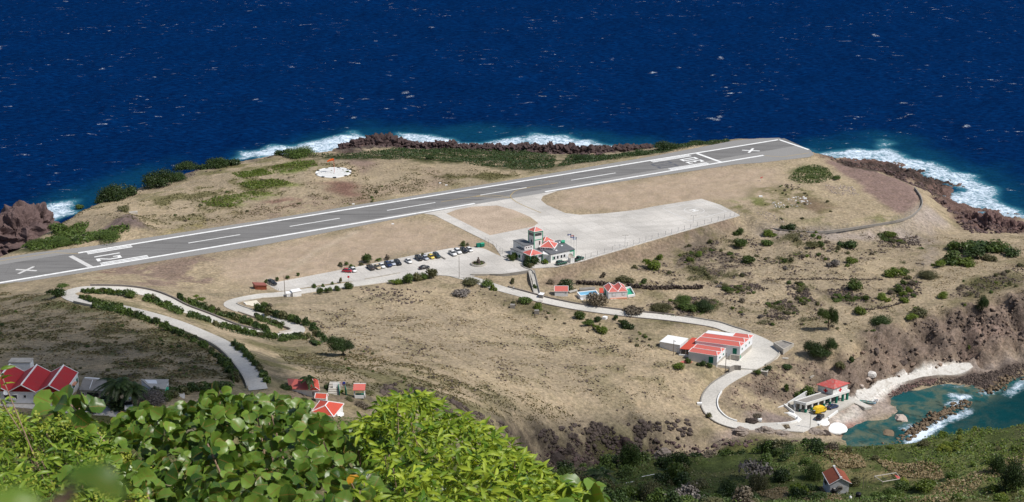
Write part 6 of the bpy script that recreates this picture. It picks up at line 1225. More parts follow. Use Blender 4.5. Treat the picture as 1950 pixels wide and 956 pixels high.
dk.block('deck_floor', 0, 1, 0, 1, z0-.1, z0+.1, M['green_deck'])
for nm, a in (('parapet',(-.02,1.06,-.06,0)),('parapet',(1,1.08,-.06,1)),('parapet',(-.02,1.06,1,1.06))): dk.block(nm, *a, z0-.15, z0+.75, T_)
for a in (.1, .5, .95): dk.block('stilt', a-.05, a+.05, .02, .08, z0-2.2, z0-.1, M['conc'])
oh = Bld('outhouse', [P(1142.5,557.5,z0+1.4), P(1148.5,557.5,z0+1.4), P(1148,553,z0+1.4)], z0, z0+1.5, 'tiny outhouse with a red roof squeezed between pool and cottage', 'hut'); oh.walls(M['grey_wall']); oh.mesh('roof', [[oh.B(-.1,-.1,z0+1.5), oh.B(1.1,-.1,z0+1.5), oh.B(1.1,1.1,z0+2.3), oh.B(-.1,1.1,z0+2.3)], [oh.B(-.1,-.1,z0+1.38), oh.B(1.1,-.1,z0+1.38), oh.B(1.1,1.1,z0+2.18), oh.B(-.1,1.1,z0+2.18)]], M['red_bright'])
zp = 17.3
po = Bld('swimming_pool', [P(1104.8,563.4,zp), P(1140.9,560.6,zp), P(1134.6,552.6,zp), P(1099,556.6,zp)], 14.6, zp, 'raised swimming pool painted pale blue inside, behind white walls', 'pool', square=False)
for nm, a in (('pool_wall',(0,1,0,.07)),('pool_wall',(0,1,.93,1)),('pool_wall',(0,.03,.07,.93)),('pool_wall',(.97,1,.07,.93))): po.block(nm, *a, 14.2, zp, M['grey_wall'])
for nm, a in (('rim',(-.01,1.01,-.02,.08)),('rim',(-.01,.035,.08,1.02)),('rim',(.965,1.01,.08,1.02)),('rim',(.035,.965,.92,1.02))): po.block(nm, *a, zp, zp+.14, T_)
po.block('pool_floor', .03, .97, .07, .93, 15.2, zp-1.1, M['pool'])
for nm, a in (('pool_lining',(.03,.97,.90,.93)),('pool_lining',(.03,.05,.07,.9)),('pool_lining',(.95,.97,.07,.9))): po.block(nm, *a, zp-1.1, zp-.02, M['pool'])
po.block('side_buttress', .02, .14, -.25, 0, 13.8, zp-1.2, M['grey_wall'])
sl_ = Bld('concrete_terrace', [P(1085,556.6,16.5), P(1100,553,16.5), P(1098,550.5,16.5)], 15.6, 16.5, 'thin concrete ledge between the shed and the pool', 'ledge', square=False); sl_.block('slab', 0, 1, 0, 1, 16.2, 16.5, M['conc'])
sl2 = Bld('pool_deck', [P(1104,551.8,16.6), P(1134,549.5,16.6), P(1133,546,16.6)], 15.6, 16.6, 'grey concrete deck on the uphill side of the pool', 'deck', square=False); sl2.block('slab', 0, 1, 0, 1, 15.8, 16.6, M['conc_dark'])
# --- white track along the beach
up_, lo_ = crom([G(u, v) for u, v in ((1628,746),(1639,741),(1669,727),(1710,716.5),(1761,704.5),(1807,695.5),(1846,691))], 1.0), crom([G(u, v) for u, v in ((1634,760),(1652,762),(1685,741),(1713,730),(1746,720.5),(1784,713.5),(1816,714),(1840,707),(1853,699))], 1.0)
bm = bmesh.new(); rows = []
for t in np.linspace(0, 1, 60):
    a, b = up_[int(t*(len(up_)-1))], lo_[int(t*(len(lo_)-1))]; rw_ = []
    for k in range(6): q = a.lerp(b, k/5); q.z = float(hbil(q.x, q.y)) + (.14 if 0 < k < 5 else .02); rw_.append(bm.verts.new(q))
    rows.append(rw_)
for r0, r1 in zip(rows, rows[1:]):
    for k in range(5): bm.faces.new([r0[k], r0[k+1], r1[k+1], r1[k]])
bmesh.ops.recalc_face_normals(bm, faces=bm.faces); tag(obj('beach_track', bm, weathered('bleached_concrete', (.56,.54,.50), (.38,.345,.30), amount=1.0, scale=.55, fine=2.0, bmp=.05)), kind='structure')
# --- harbour building
z0 = 3.03; zr = z0 + 3.5
hb = Bld('harbour_building', [P(1535.3,768.3,zr), P(1617,743.2,zr), P(1596,737.5,zr), P(1513.3,763,zr)], z0, zr, 'open white harbour building with a red cross upper room and worn red roof', square=False); rt = hb.root
hb.block('roof_slab', 0, 1, 0, 1, zr-.45, zr-.12, M['conc_dark'])
for nm, a in (('parapet',(-.01,1.01,-.03,.05)),('parapet',(-.01,.012,.05,1.02)),('parapet',(.988,1.01,.05,1.02)),('parapet',(.012,.988,.96,1.02))): hb.block(nm, *a, zr-.75, zr+.15, M['white'])
hb.block('back_wall', .0, 1, .82, .9, z0, zr-.45, M['conc_dark']); hb.block('shutter', .48, .80, .79, .82, z0+.1, zr-.6, M['green_door']); hb.block('dividing_wall', .46, .475, .1, .82, z0, zr-.45, M['conc_dark'])
for t in (.02, .16, .30, .44, .58, .73, .88, .985):
    c = hb.block('column', t-.012, t+.012, .03, .12, z0, zr-.75, M['white']); hb.block('column_base', t-.016, t+.016, .01, .14, z0, z0+1.3 if t < .6 else zr-.8, M['green_door'], c)
for b_ in (.5, .93): c = hb.block('column', .005, .03, b_-.05, b_+.05, z0, zr-.75, M['white']); hb.block('column_base', .0, .034, b_-.06, b_+.06, z0, z0+.9, M['green_door'], c)
hb.block('low_wall', .005, .02, .1, .95, z0, z0+.8, M['conc_dark'])
ub = Bld('x', [P(1587,739.6,zr+2.4), P(1614.6,729.4,zr+2.4), P(1585,722,zr+2.4), P(1558,731.8,zr+2.4)], zr-.1, zr+2.4, root=rt, square=False)
ub.block('upper_wall', 0, 1, 0, 1, zr-.1, zr+2.4, M['white']); ub.hip(0, 1, 0, 1, zr+2.4, 1.6, .38, .38, M['red_worn'], None, 'y', .45); ub.window('F', .18, .25, zr+1.2, zr+1.7)
for k, a in (('F', .40), ('L', .38)):
    L_ = ub.side(k)[1].length; w = 1.45/L_; th = .5/L_; ub.panel(k, a, a+w, zr+.62, zr+1.12, M['red_paint'], 'red_cross', .05); ub.panel(k, a+(w-th)/2, a+(w+th)/2, zr+.15, zr+1.6, M['red_paint'], 'red_cross', .046)
def sloped_wall(par, o, a, b, za, zb, h, th, mat, name):
    a, b = Vector((a.x, a.y, 0)), Vector((b.x, b.y, 0)); n = (b - a).cross(Vector((0,0,1))).normalized()*th/2; bm = bmesh.new(); v = []
    for p, z in ((a, za), (b, zb)):
        for s_, dz in ((1,-1.5),(-1,-1.5),(-1,h),(1,h)): v.append(bm.verts.new(p + n*s_ + Vector((0,0,z+dz)) - o))
    for f in ((0,1,2,3),(7,6,5,4),(0,4,5,1),(1,5,6,2),(2,6,7,3),(3,7,4,0)): bm.faces.new([v[i] for i in f])
    bmesh.ops.recalc_face_normals(bm, faces=bm.faces); return obj(name, bm, mat, par)
sr = empty('outside_stair', P(1505, 776, z0), 0, 'white walled outside stair and ramp climbing to the harbour building roof', 'stair')
sloped_wall(sr, sr.location, P(1472,782,z0+.2), P(1500,770,z0+1.3), z0+.2, z0+1.2, .5, .3, M['white'], 'side_wall'); sloped_wall(sr, sr.location, P(1500,770,z0+1.2), P(1536,748,zr), z0+1.2, zr, .7, .35, M['white'], 'side_wall')
sloped_wall(sr, sr.location, P(1493,772,z0+1.2), P(1513,787,z0), z0+1.2, z0, .6, .3, M['white'], 'side_wall'); sloped_wall(sr, sr.location, P(1512,765,zr-.8), P(1514,782,z0+.2), zr-1, z0+.2, .9, .3, M['white'], 'side_wall')
bm = bmesh.new()
for i in range(9):
    a, b = P(1501,771,z0+1.0).lerp(P(1513,783,z0), i/9), P(1509,768,z0+1).lerp(P(1519,781,z0), i/9); d = Vector((.3, -.35, 0)); z = z0 + 1.9 - .2*i
    prism(bm, [tuple((p - sr.location)[:2]) for p in (a, b, b + d, a + d)], -.5, z - z0)
obj('stair_flight', bm, M['conc'], sr)
tag(sheet('quay_ramp', [P(u, v, 3.2) for u, v in ((1468,781),(1492,772.5),(1513,786),(1527,798),(1520,804),(1513,792),(1499,786.5),(1476,784))], 3.11, M['white'], .8), kind='structure')
cwl = empty('slab_wall', P(1552, 731, 4), 0, 'tall bare concrete slab wall standing behind the harbour building', 'wall'); sloped_wall(cwl, cwl.location, P(1541.6,733,5), P(1562.8,728.5,5), 5, 5.3, 3.2, .35, M['conc'], 'slab')
# quay edge walls
def edge_wall(px, z, h, th, mat, label, name='quay_wall', cat='wall', lift=0, off=0):
    c = crom([P(u, v, z) for u, v in px], 1.0); A, B = offset_line(c, off + th/2), offset_line(c, off - th/2); bm = bmesh.new(); rows = []
    for a, b in zip(A, B): rows.append([bm.verts.new(a + Vector((0,0,-.8))), bm.verts.new(a + Vector((0,0,h))), bm.verts.new(b + Vector((0,0,h))), bm.verts.new(b + Vector((0,0,-.8)))])
    for r0, r1 in zip(rows, rows[1:]):
        for k in range(3): bm.faces.new([r0[k], r0[k+1], r1[k+1], r1[k]])
    bm.faces.new(rows[0]); bm.faces.new(rows[-1][::-1]); bmesh.ops.recalc_face_normals(bm, faces=bm.faces)
    return tag(obj(name, bm, mat), label, cat)
edge_wall([(1559,809.5),(1576,798)], 3, .5, .5, M['white'], 'white quay edge wall by the plastered mound'); edge_wall([(1577,797),(1595,784)], 3, .55, .5, M['white'], 'white middle stretch of the quay edge wall'); edge_wall([(1596,783),(1626,768)], 3, .35, .6, M['conc'], 'grey quay edge wall leading to the slipway')
edge_wall([(1626,768),(1646,777)], 2.9, .3, .4, M['conc'], 'grey kerb on the near side of the slipway'); edge_wall([(1480,809),(1505,806),(1519,801),(1519,795)], 3.1, .6, .35, M['white'], 'pale curved kerb round the gravel patch at the quay'); edge_wall([(1480,819),(1500,822),(1529,824)], 2.9, .35, .5, M['conc'], 'grey wall at the near edge of the quay')
# cistern and blocks on the hairpin
cz = 12.6
ci = Bld('concrete_cistern', [P(1473,652,cz+1.2), P(1492,664.9,cz+1.2), P(1512,653.8,cz+1.2), P(1490,647.3,cz+1.2)], cz-1.5, cz+1.2, 'low open concrete cistern beside the hairpin of the harbour road', 'cistern', square=False)
for a in ((0,1,0,.06),(0,1,.94,1),(0,.05,.06,.94),(.95,1,.06,.94)): ci.block('cistern_wall', *a, cz-2, cz+1.2, M['conc'])
ci.block('cistern_floor', .05, .95, .06, .94, cz-1, cz+.8, M['conc_dark'])
ap = Bld('concrete_apron', [P(1489,683,11.4), P(1500,684,11.4), P(1523,664,11.9), P(1512,660,11.9)], 10.8, 11.5, 'narrow concrete apron strip between cistern and the big tree', 'slab', square=False); ap.block('slab', 0, 1, 0, 1, 10.5, 11.55, M['conc'])
bk = Bld('concrete_box', [P(1449,707.5,10.8), P(1461.5,709,10.8), P(1462,703.5,10.8)], 9.8, 10.8, 'small grey concrete box at the inner side of the road', 'box'); bk.walls(M['conc']); bk.block('lid', -.05, 1.05, -.05, 1.05, 10.8, 10.95, M['conc'])
bk = Bld('concrete_box', [P(1022.5,575.5,17.3), P(1031,576.5,17.3), P(1031,573,17.3)], 16.2, 17.5, 'small grey block at the foot of the steps on the road wall', 'box'); bk.walls(M['conc']); bk.block('lid', -.05, 1.05, -.05, 1.05, 17.5, 17.62, M['conc'])
bk = Bld('concrete_box', [P(1025.5,562.5,18.2), P(1033.5,563.5,18.2), P(1033.5,559.5,18.2)], 17, 18.5, 'dark block where the steps meet the road', 'box'); bk.walls(M['conc_dark']); bk.block('lid', -.05, 1.05, -.05, 1.05, 18.5, 18.62, T_)
# --- big red roofed house lower left
z0 = 72.0; ze = z0 + 3.1
rh = Bld('red_roofed_house', [P(-36,744,ze), P(121.5,747,ze), P(147.7,710,ze)], z0, ze, 'long white house with three parallel deep red gabled roofs at the left edge', 'house', square=False); rh.walls(M['grey_wall'])
for i in range(3):
    a0, a1 = i/3, (i+1)/3; am = (a0+a1)/2; e = .012; zt = ze+1.75
    L0, L1, Rr0, Rr1 = rh.B(a0,-.04,ze), rh.B(a0,1.02,ze), rh.B(a1,-.04,ze), rh.B(a1,1.02,ze); T0, T1 = rh.B(am,-.04,zt), rh.B(am,1.02,zt); d = Vector((0,0,-.12))
    ro = rh.mesh('roof', [[L0,T0,T1,L1],[T0,Rr0,Rr1,T1],[L0+d,T0+d,T1+d,L1+d],[T0+d,Rr0+d,Rr1+d,T1+d],[L0,L0+d,T0+d,T0],[T0,T0+d,Rr0+d,Rr0]], M['red_deep'])
    up = Vector((0,0,.05)); rh.bar('ridge_cap', [T0+up, T1+up], .20, T_, ro, 6)
    for p, q_ in ((L0,T0),(Rr0,T0),(L1,T1),(Rr1,T1)): rh.bar('barge_board', [p+up*.5, q_+up*.5], .10, T_, ro)
    rh.mesh('gable_panel', [[rh.B(a0+e,-.012,ze), rh.B(a1-e,-.012,ze), rh.B(am,-.012,zt-.12)]], weathered('dark_red_boards', (.30,.012,.015), (.22,.012,.012), amount=.3) if i == 0 else bpy.data.materials['dark_red_boards'])
rh.bar('eave_gutter', [rh.B(1.005,-.04,ze+.03), rh.B(1.005,1.02,ze+.03)], .10, T_)
for t, w in ((.268,.07),(.364,.068),(.503,.04),(.626,.068),(.762,.05)):
    f = rh.window('F', t, t+w, z0+1.15 if w > .045 else z0+1.5, z0+2.3)
    if w > .06: rh.panel('F', t+.012, t+w-.018, z0+1.05, z0+1.5, T_, 'air_conditioner', .35)
rh.panel('F', .725, .745, z0+1.4, z0+1.75, M['conc'], 'meter_box', .2)
for t in (.12, .35, .62, .85): rh.window('R', t, t+.1, z0+1.0, z0+2.2, 'green_paint')
rh.panel('R', .55, .72, z0+2.0, z0+2.25, M['terracotta'], 'door_awning', .7); rh.panel('F', .0, 1, z0-1, z0+.25, M['conc'], 'plinth', .06)
def dish(par, loc, r, aim, name='satellite_dish', mat='grey_wall'):
    q = Vector(aim).normalized().to_track_quat('Z', 'Y').to_matrix().to_4x4(); bm = bmesh.new(); rings = [[bm.verts.new(q @ Vector((r*k/4*math.cos(a), r*k/4*math.sin(a), .28*r*(k/4)**2))) for a in np.linspace(0, 2*math.pi, 16, endpoint=False)] for k in (1,2,3,4)]
    bm.faces.new(rings[0][::-1])
    for a, b in zip(rings, rings[1:]):
        for k in range(16): bm.faces.new([a[k], a[(k+1)%16], b[(k+1)%16], b[k]])
    tube(bm, [q @ Vector((0, -r, .28*r)), q @ Vector((0, 0, r*.75))], .03, 5); o = obj(name, bm, M[mat], par); o.location = loc; return o
dish(rh.root, rh.B(.31, -.06, ze - .1), .55, (.3, -1, .6), mat='grey_wall')
zb_ = 69.5; wb = Bld('rear_block', [P(17.5,699.5,zb_+1), P(58,699.5,zb_+1), P(58.5,692,zb_+1)], zb_-1, zb_+2.2, 'white flat roofed block just behind the deep red roofs', 'building'); wb.walls(M['grey_wall']); wb.block('roof', -.02, 1.03, -.05, 1.05, zb_+2.2, zb_+2.4, M['conc']); wb.panel('R', .2, .6, zb_, zb_+1.6, M['grey_wall'], 'door', .05); wb.window('F', .1, .25, zb_+.8, zb_+1.6)
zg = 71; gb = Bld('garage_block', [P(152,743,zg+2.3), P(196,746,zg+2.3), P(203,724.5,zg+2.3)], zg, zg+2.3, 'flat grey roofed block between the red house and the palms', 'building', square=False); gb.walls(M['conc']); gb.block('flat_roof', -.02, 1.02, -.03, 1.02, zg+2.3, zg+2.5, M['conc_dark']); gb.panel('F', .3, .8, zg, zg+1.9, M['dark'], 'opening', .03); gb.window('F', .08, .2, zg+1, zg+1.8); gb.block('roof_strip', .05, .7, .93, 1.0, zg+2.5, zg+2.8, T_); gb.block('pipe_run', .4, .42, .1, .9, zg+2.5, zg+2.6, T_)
zw = 70; fb = Bld('flat_roofed_house', [P(288,739.5,zw+2.2), P(314,742,zw+2.2), P(320.5,724,zw+2.2), P(269,723.5,zw+2.2)], zw, zw+2.2, 'white flat roofed house with a green end wall right of the palms', 'house', square=False); fb.walls(M['grey_wall']); fb.block('flat_roof', -.02, 1.02, -.02, 1.02, zw+2.2, zw+2.4, M['conc']); fb.block('roof_patch', .1, .55, .5, .9, zw+2.4, zw+2.43, T_); fb.panel('R', .0, .4, zw+.2, zw+1.9, M['green_paint'], 'porch_wall', .5); fb.window('R', .55, .75, zw+.9, zw+1.8)
edge_wall([(179,768),(196,769.5),(214,771)], 71.9, 1.1, .2, M['grey_wall'], 'low white yard wall in front of the palms', 'yard_wall'); edge_wall([(147,770),(165,771.5),(178,772)], 71.9, .9, .08, M['green_paint'], 'thin green yard railing right of the red roofed house', 'yard_railing', 'railing')
tag(sheet('house_yard', [P(u, v, 72) for u, v in ((-60,764),(120,768),(215,770),(330,790),(330,812),(190,806),(60,778),(-60,768))], 72.0, M['apron'], .4), kind='structure')
tag(sheet('lane', [P(u, v, 70.2) for u, v in ((318,744),(352,746),(352,760),(330,758))], 70.35, M['apron'], .6), kind='structure')
bm = bmesh.new(); box(bm, -.5, .5, -.4, .4, 0, 1.0); box(bm, -.54, .54, -.44, .44, 1.0, 1.1); o = obj('dustbin', bm, M['green_door']); o.location = P(88, 770, 72.0); tag(o, 'green dustbin against the front wall of the red roofed house', 'bin')
# --- houses beyond the hedge, bottom centre
z0 = 60.3
h1 = Bld('hillside_house', [P(553,739,z0+2.6), P(607,742,z0+2.6), P(604,724,z0+2.6), P(549.5,722,z0+2.6)], z0, z0+2.6, 'red roofed house half hidden by the windblown palm', 'house', square=False); h1.walls(M['white']); h1.hip(0, .72, 0, 1, z0+2.6, 1.3, .3, .3, M['red_roof'], None, 'x', .3); h1.hip(.66, 1, -.05, 1, z0+2.62, 1.0, 0, .1, M['red_bright'], T_, 'y', .25, .06)
for t in (.76, .88): h1.window('F', t, t+.07, z0+.8, z0+2.0)
z0 = 60.6
h2_ = Bld('veranda_house', [P(596,783,z0+2.4), P(634,792,z0+2.4), P(652.4,769.5,z0+2.4), P(611,763,z0+2.4)], z0, z0+2.4, 'near small house with a bright red hipped roof edged in white', 'house', square=False); h2_.walls(M['white']); h2_.hip(0, 1, 0, 1, z0+2.4, 1.25, .3, .36, M['red_bright'], T_, 'y', .25, .13); h2_.panel('R', 0, .75, z0-.2, z0+1.0, T_, 'veranda_rail', .9); h2_.window('R', .2, .4, z0+.9, z0+1.9); h2_.block('veranda_floor', 1, 1.15, 0, .75, z0-.6, z0, M['conc'])
h3 = Bld('porch_hut', [P(601,757.5,z0+1.6), P(620,758.5,z0+1.6), P(619,752,z0+1.6)], z0-.4, z0+1.6, 'tiny red roofed porch between the two red roofed houses', 'hut'); h3.walls(M['white']); h3.hip(0, 1, 0, 1, z0+1.6, .8, 0, 0, M['red_bright'], T_, 'x', .2, .09)
z0 = 57.2
pv = Bld('shelter', [P(673.5,741.5,z0+2.1), P(694,741.5,z0+2.1), P(694,737,z0+2.1)], z0, z0+2.1, 'small open shelter with white posts and a red sloping roof', 'shelter'); pv.mesh('roof', [[pv.B(-.06,-.2,z0+2.0), pv.B(1.06,-.2,z0+2.0), pv.B(1.06,1.2,z0+2.9), pv.B(-.06,1.2,z0+2.9)], [pv.B(-.06,-.2,z0+1.9), pv.B(1.06,-.2,z0+1.9), pv.B(1.06,1.2,z0+2.8), pv.B(-.06,1.2,z0+2.8)]], M['red_roof']); pv.bar('ridge_board', [pv.B(-.07,1.2,z0+2.9), pv.B(1.07,1.2,z0+2.9)], .14, T_)
for a, b_ in ((.03,.05),(.97,.05),(.03,.95),(.97,.95)): pv.block('post', a-.03, a+.03, b_-.05, b_+.05, z0-.4, z0+2.1, T_)
for a in ((0,1,.0,.06),(.95,1,.06,1)): pv.block('low_wall', *a, z0-.4, z0+.45, T_)
pv.block('bench', .15, .9, .5, .8, z0, z0+.5, M['green_door'])
tr_ = empty('terrace_steps', P(643, 752, 58), 0, 'grey stepped terrace with green railings between the shelter and the red house', 'terrace'); bm = bmesh.new()
for i in range(6): a = P(632+i*.8, 752-i*2.6, 58.4); box(bm, a.x-tr_.location.x-1.2, a.x-tr_.location.x+1.6, a.y-tr_.location.y, a.y-tr_.location.y+1.6, -.8, .25*i+.2)
obj('step_flight', bm, M['conc'], tr_); sloped_wall(tr_, tr_.location, P(647,750,58.6), P(644,735,59), 58.4, 59.3, .8, .14, M['green_door'], 'railing'); sloped_wall(tr_, tr_.location, P(660,748,58), P(657,740,58.4), 58, 58.6, .8, .12, M['green_door'], 'railing'); sloped_wall(tr_, tr_.location, P(634,737,59.2), P(646,736,59.2), 59.2, 59.2, 1.0, .12, T_, 'railing')
def flag(name, loc, w, h, cols, label, canton=None, pole=None, dirx=-1):
    r = empty(name, loc, 0, label, 'flag')
    if pole: bm = bmesh.new(); tube(bm, [(0,0,0),(0,0,pole)], .05, 6); obj('pole', bm, M['steel'], r)
    top = (pole or 0) - .05; n = len(cols)
    for i, c in enumerate(cols):
        bm = bmesh.new(); za, zb = top - h*i/n, top - h*(i+1)/n; vs = [(bm.verts.new((dirx*w*t, .09*math.sin(t*7), za - .12*t)), bm.verts.new((dirx*w*t, .09*math.sin(t*7), zb - .12*t))) for t in np.linspace(0, 1, 7)]
        for a, b in zip(vs, vs[1:]): bm.faces.new([a[0], a[1], b[1], b[0]])
        obj('stripe', bm, cmat(c), r)
    if canton: bx('canton', (min(0, dirx*w*.42), max(0, dirx*w*.42), -.13, .13, top-h*.55, top+.02), cmat(canton), r)
    return r
_cm = {}
def cmat(c):
    if c not in _cm: _cm[c] = weathered('cloth_or_paint_' + '_'.join(str(int(x*100)) for x in c), c, tuple(x*.8 for x in c), amount=.15)
    return _cm[c]
RED, WHI, BLU = (.55,.03,.04), (.75,.75,.75), (.03,.05,.30)
flag('flag', P(658, 740, 57.9), 1.5, 1.0, [(.6,.2,.25), WHI]*3, 'striped pink and white flag with a blue corner above the terrace steps', BLU, 1.9)
for (u, v), cols, lab, ph in (((1087.3,473),[WHI, BLU, WHI],'leftmost of the three flags behind the terminal, white with blue',6.4), ((1092.7,479),[RED, WHI, BLU],'middle of the three flags behind the terminal, red white and blue',6.9), ((1097.5,484),[(.45,.55,.75), WHI, (.45,.55,.75)],'rightmost of the three flags behind the terminal, pale blue and white',7.2)): flag('flag', P(u, v, 20.05), 1.5, .95, cols, lab, None, ph)
# --- hut lower right
z0 = 68.2; ze = z0+2.4
hu = Bld('stone_hut', [P(1579,922,ze), P(1622,919.5,ze), P(1608,897,ze), P(1566,899,ze)], z0, ze, 'small whitewashed hut with a rusty red gabled roof on the near hillside', 'hut', square=False); wm = weathered('patchy_whitewash', (.52,.53,.55), (.30,.30,.29), amount=.8, scale=1.2)
hu.block('wall', .07, .90, .03, .97, z0-1, ze, wm); zt = ze+1.25
L0, L1, Q0, Q1, T0, T1 = hu.B(0,-.02,ze-.12), hu.B(0,1.02,ze-.12), hu.B(1,-.02,ze-.12), hu.B(1,1.02,ze-.12), hu.B(.5,-.02,zt), hu.B(.5,1.02,zt); d = Vector((0,0,-.1))
ro = hu.mesh('roof', [[L0,T0,T1,L1],[T0,Q0,Q1,T1],[L0+d,T0+d,T1+d,L1+d],[T0+d,Q0+d,Q1+d,T1+d],[L0,L0+d,T0+d,T0],[T0,T0+d,Q0+d,Q0]], M['rust'])
for s_ in (-.02, .02): hu.bar('ridge_rail', [hu.B(.5+s_,-.02,zt+.06), hu.B(.5+s_,1.02,zt+.06)], .05, T_, ro)
for b_ in (.02, .97): hu.block('ridge_block', .45, .55, b_-.04, b_+.04, zt-.02, zt+.22, T_, ro)
for p, q_ in ((L0,T0),(Q0,T0),(L0,L1)): hu.bar('edge_strip', [p, q_], .06, T_, ro)
hu.mesh('gable', [[hu.B(.07,.03,ze-.02), hu.B(.90,.03,ze-.02), hu.B(.49,.03,zt-.2)]], wm)
a_, d_, n_ = hu.side('F'); bm = bmesh.new(); c = a_ + d_*.50 + n_*(-.02) - hu.o + Vector((0,0,z0+1.35)); MM = Matrix.Translation(c) @ n_.to_track_quat('Z','Y').to_matrix().to_4x4(); lathe(bm, [(.62,-.1),(.62,.10),(.46,.13)], 18, MM); fw = obj('round_window', bm, M['conc_dark'], hu.root); hu.panel('F', .42, .58, z0+1.15, z0+1.55, M['dark'], 'pane', .16, -.1, fw)
hu.panel('L', .3, .55, z0+.9, z0+1.8, M['dark'], 'window', .0); hu.block('doorstep', .2, .6, -.25, 0, z0-1, z0+.02, M['conc'])
for (u, v), lab, h_ in (((1588,943),'black water tank against the front wall of the small hut',1.6),((1634,950),'black water tank standing apart to the right of the small hut',1.5)):
    p = G(u, v); tk = empty('water_tank', (p.x, p.y, p.z-.1), 0, lab, 'water tank'); bm = bmesh.new(); lathe(bm, [(.56,0),(.58,.2),(.55,.4),(.58,.6),(.55,.8),(.58,1.0),(.55,1.2),(.58,h_-.25),(.5,h_-.08),(.2,h_)], 18); obj('body', bm, M['black'], tk, True); bm = bmesh.new(); lathe(bm, [(.22,h_-.02),(.22,h_+.07),(.02,h_+.08)], 12); obj('lid', bm, M['conc'] if u < 1600 else M['black'], tk)
p = G(1619, 952); bm = bmesh.new(); lathe(bm, [(.3,0),(.32,.4),(.26,.8),(.12,.95),(.02,1.0)], 14); o = obj('white_drum', bm, T_, None, True); o.location = (p.x, p.y, p.z-.05); tag(o, 'white rounded drum at the bottom edge right of the small hut', 'drum')
fr = empty('collapsed_frame', G(1690, 915), 0, 'collapsed shed frame of pale beams with a scrap of red roofing', 'ruin'); fz = fr.location.z + .5
C4 = [P(u, v, fz) - fr.location for u, v in ((1665,911),(1706,904.5),(1715,916),(1680,921.5))]
for a, b in ((0,1),(3,2),(1,2),(0,3)): bm = bmesh.new(); tube(bm, [C4[a] + Vector((0,0,.5)), C4[b] + Vector((0,0,.55))], .09, 5); obj('beam', bm, M['conc'], fr)
for t in (.3, .6): bm = bmesh.new(); tube(bm, [C4[0].lerp(C4[1], t) + Vector((0,0,.5)), C4[3].lerp(C4[2], t) + Vector((0,0,.5))], .06, 5); obj('beam', bm, M['wood_pole'], fr)
for c in C4: bm = bmesh.new(); tube(bm, [c + Vector((0,0,-1)), c + Vector((0,0,.5))], .08, 5); obj('post', bm, M['wood_pole'], fr)
bm = bmesh.new(); a, b = C4[1].lerp(C4[2], .35), C4[0].lerp(C4[3], .35); poly(bm, [p + Vector((0,0,.62)) for p in (a.lerp(C4[2],.4), a.lerp(b,.16), C4[2].lerp(C4[3],.18), C4[2])]); obj('roof_scrap', bm, M['red_worn'], fr)
wf = empty('broken_fence', G(1235, 912), 0, 'broken white timber frame standing in the shaded near scrub', 'fence')
for a, b in (((1221,908),(1246,903)),((1246,903),(1246,914)),((1192,920),(1207,917)),((1254,905),(1254,914))): 
    bm = bmesh.new(); z = wf.location.z + 1.2; tube(bm, [P(*a, z) - wf.location, P(*b, z) - wf.location if a[1] != 903 else P(1246,903,z) - wf.location + Vector((0,0,-1.4))], .07, 5); obj('rail', bm, T_, wf)
# --- rust hut, white kiosks, ramp slab by the car park
z0 = 20.5
ru = Bld('rust_hut', [P(486,543,z0+2.3), P(507.5,543.5,z0+2.0), P(503,537.5,z0+2.3)], z0, z0+2.0, 'rust red metal hut at the far left corner of the car park', 'hut'); ru.walls(M['rust']); ru.mesh('roof', [[ru.B(-.05,-.08,z0+2.5), ru.B(1.05,-.08,z0+2.1), ru.B(1.05,1.08,z0+2.1), ru.B(-.05,1.08,z0+2.5)], [ru.B(-.05,-.08,z0+1.9), ru.B(1.05,-.08,z0+1.9), ru.B(1.05,-.08,z0+2.1), ru.B(-.05,-.08,z0+2.5)], [ru.B(-.05,-.08,z0+1.9), ru.B(-.05,1.08,z0+1.9), ru.B(-.05,1.08,z0+2.5), ru.B(-.05,-.08,z0+2.5)]], weathered('brick_red_sheet', (.27,.095,.075), (.2,.07,.05), amount=.5)); ru.panel('F', .15, .4, z0, z0+1.7, M['rust'], 'door', .05)
for q, h, lab in (([(546,560),(562.5,558),(563,554)], 1.9, 'lower white box kiosk beside the road bend'), ([(557.5,557),(573.6,554.2),(572,549.5)], 2.5, 'taller white box kiosk joined to the lower one')):
    kz = 20.9; k_ = Bld('white_kiosk', [P(u, v, kz+h) for u, v in q], kz-.6, kz+h, lab, 'kiosk'); k_.walls(M['white']); k_.block('roof', -.04, 1.04, -.05, 1.05, kz+h, kz+h+.18, T_); k_.panel('F', .2, .45, kz, kz+1.6, M['grey_wall'], 'door', .04)
rs = Bld('catchment_slab', [P(481,590.6,24.4), P(504.5,587.8,24.4), P(488.5,571.8,25.2), P(464,575.5,25.2)], 23, 24.6, 'tilted cream concrete slab inside the road hairpin', 'slab', square=False)
tp = [rs.B(0,0,24.3), rs.B(1,0,24.3), rs.B(1,1,25.3), rs.B(0,1,25.3)]; bt = [p + Vector((0,0,-1.4)) for p in tp]
rs.mesh('slab', [tp] + [[bt[i], bt[(i+1)%4], tp[(i+1)%4], tp[i]] for i in range(4)], weathered('cream_concrete', (.66,.61,.50), (.55,.50,.42), amount=.5)); rs.bar('edge_kerb', [tp[0], tp[3]], .12, M['white'])
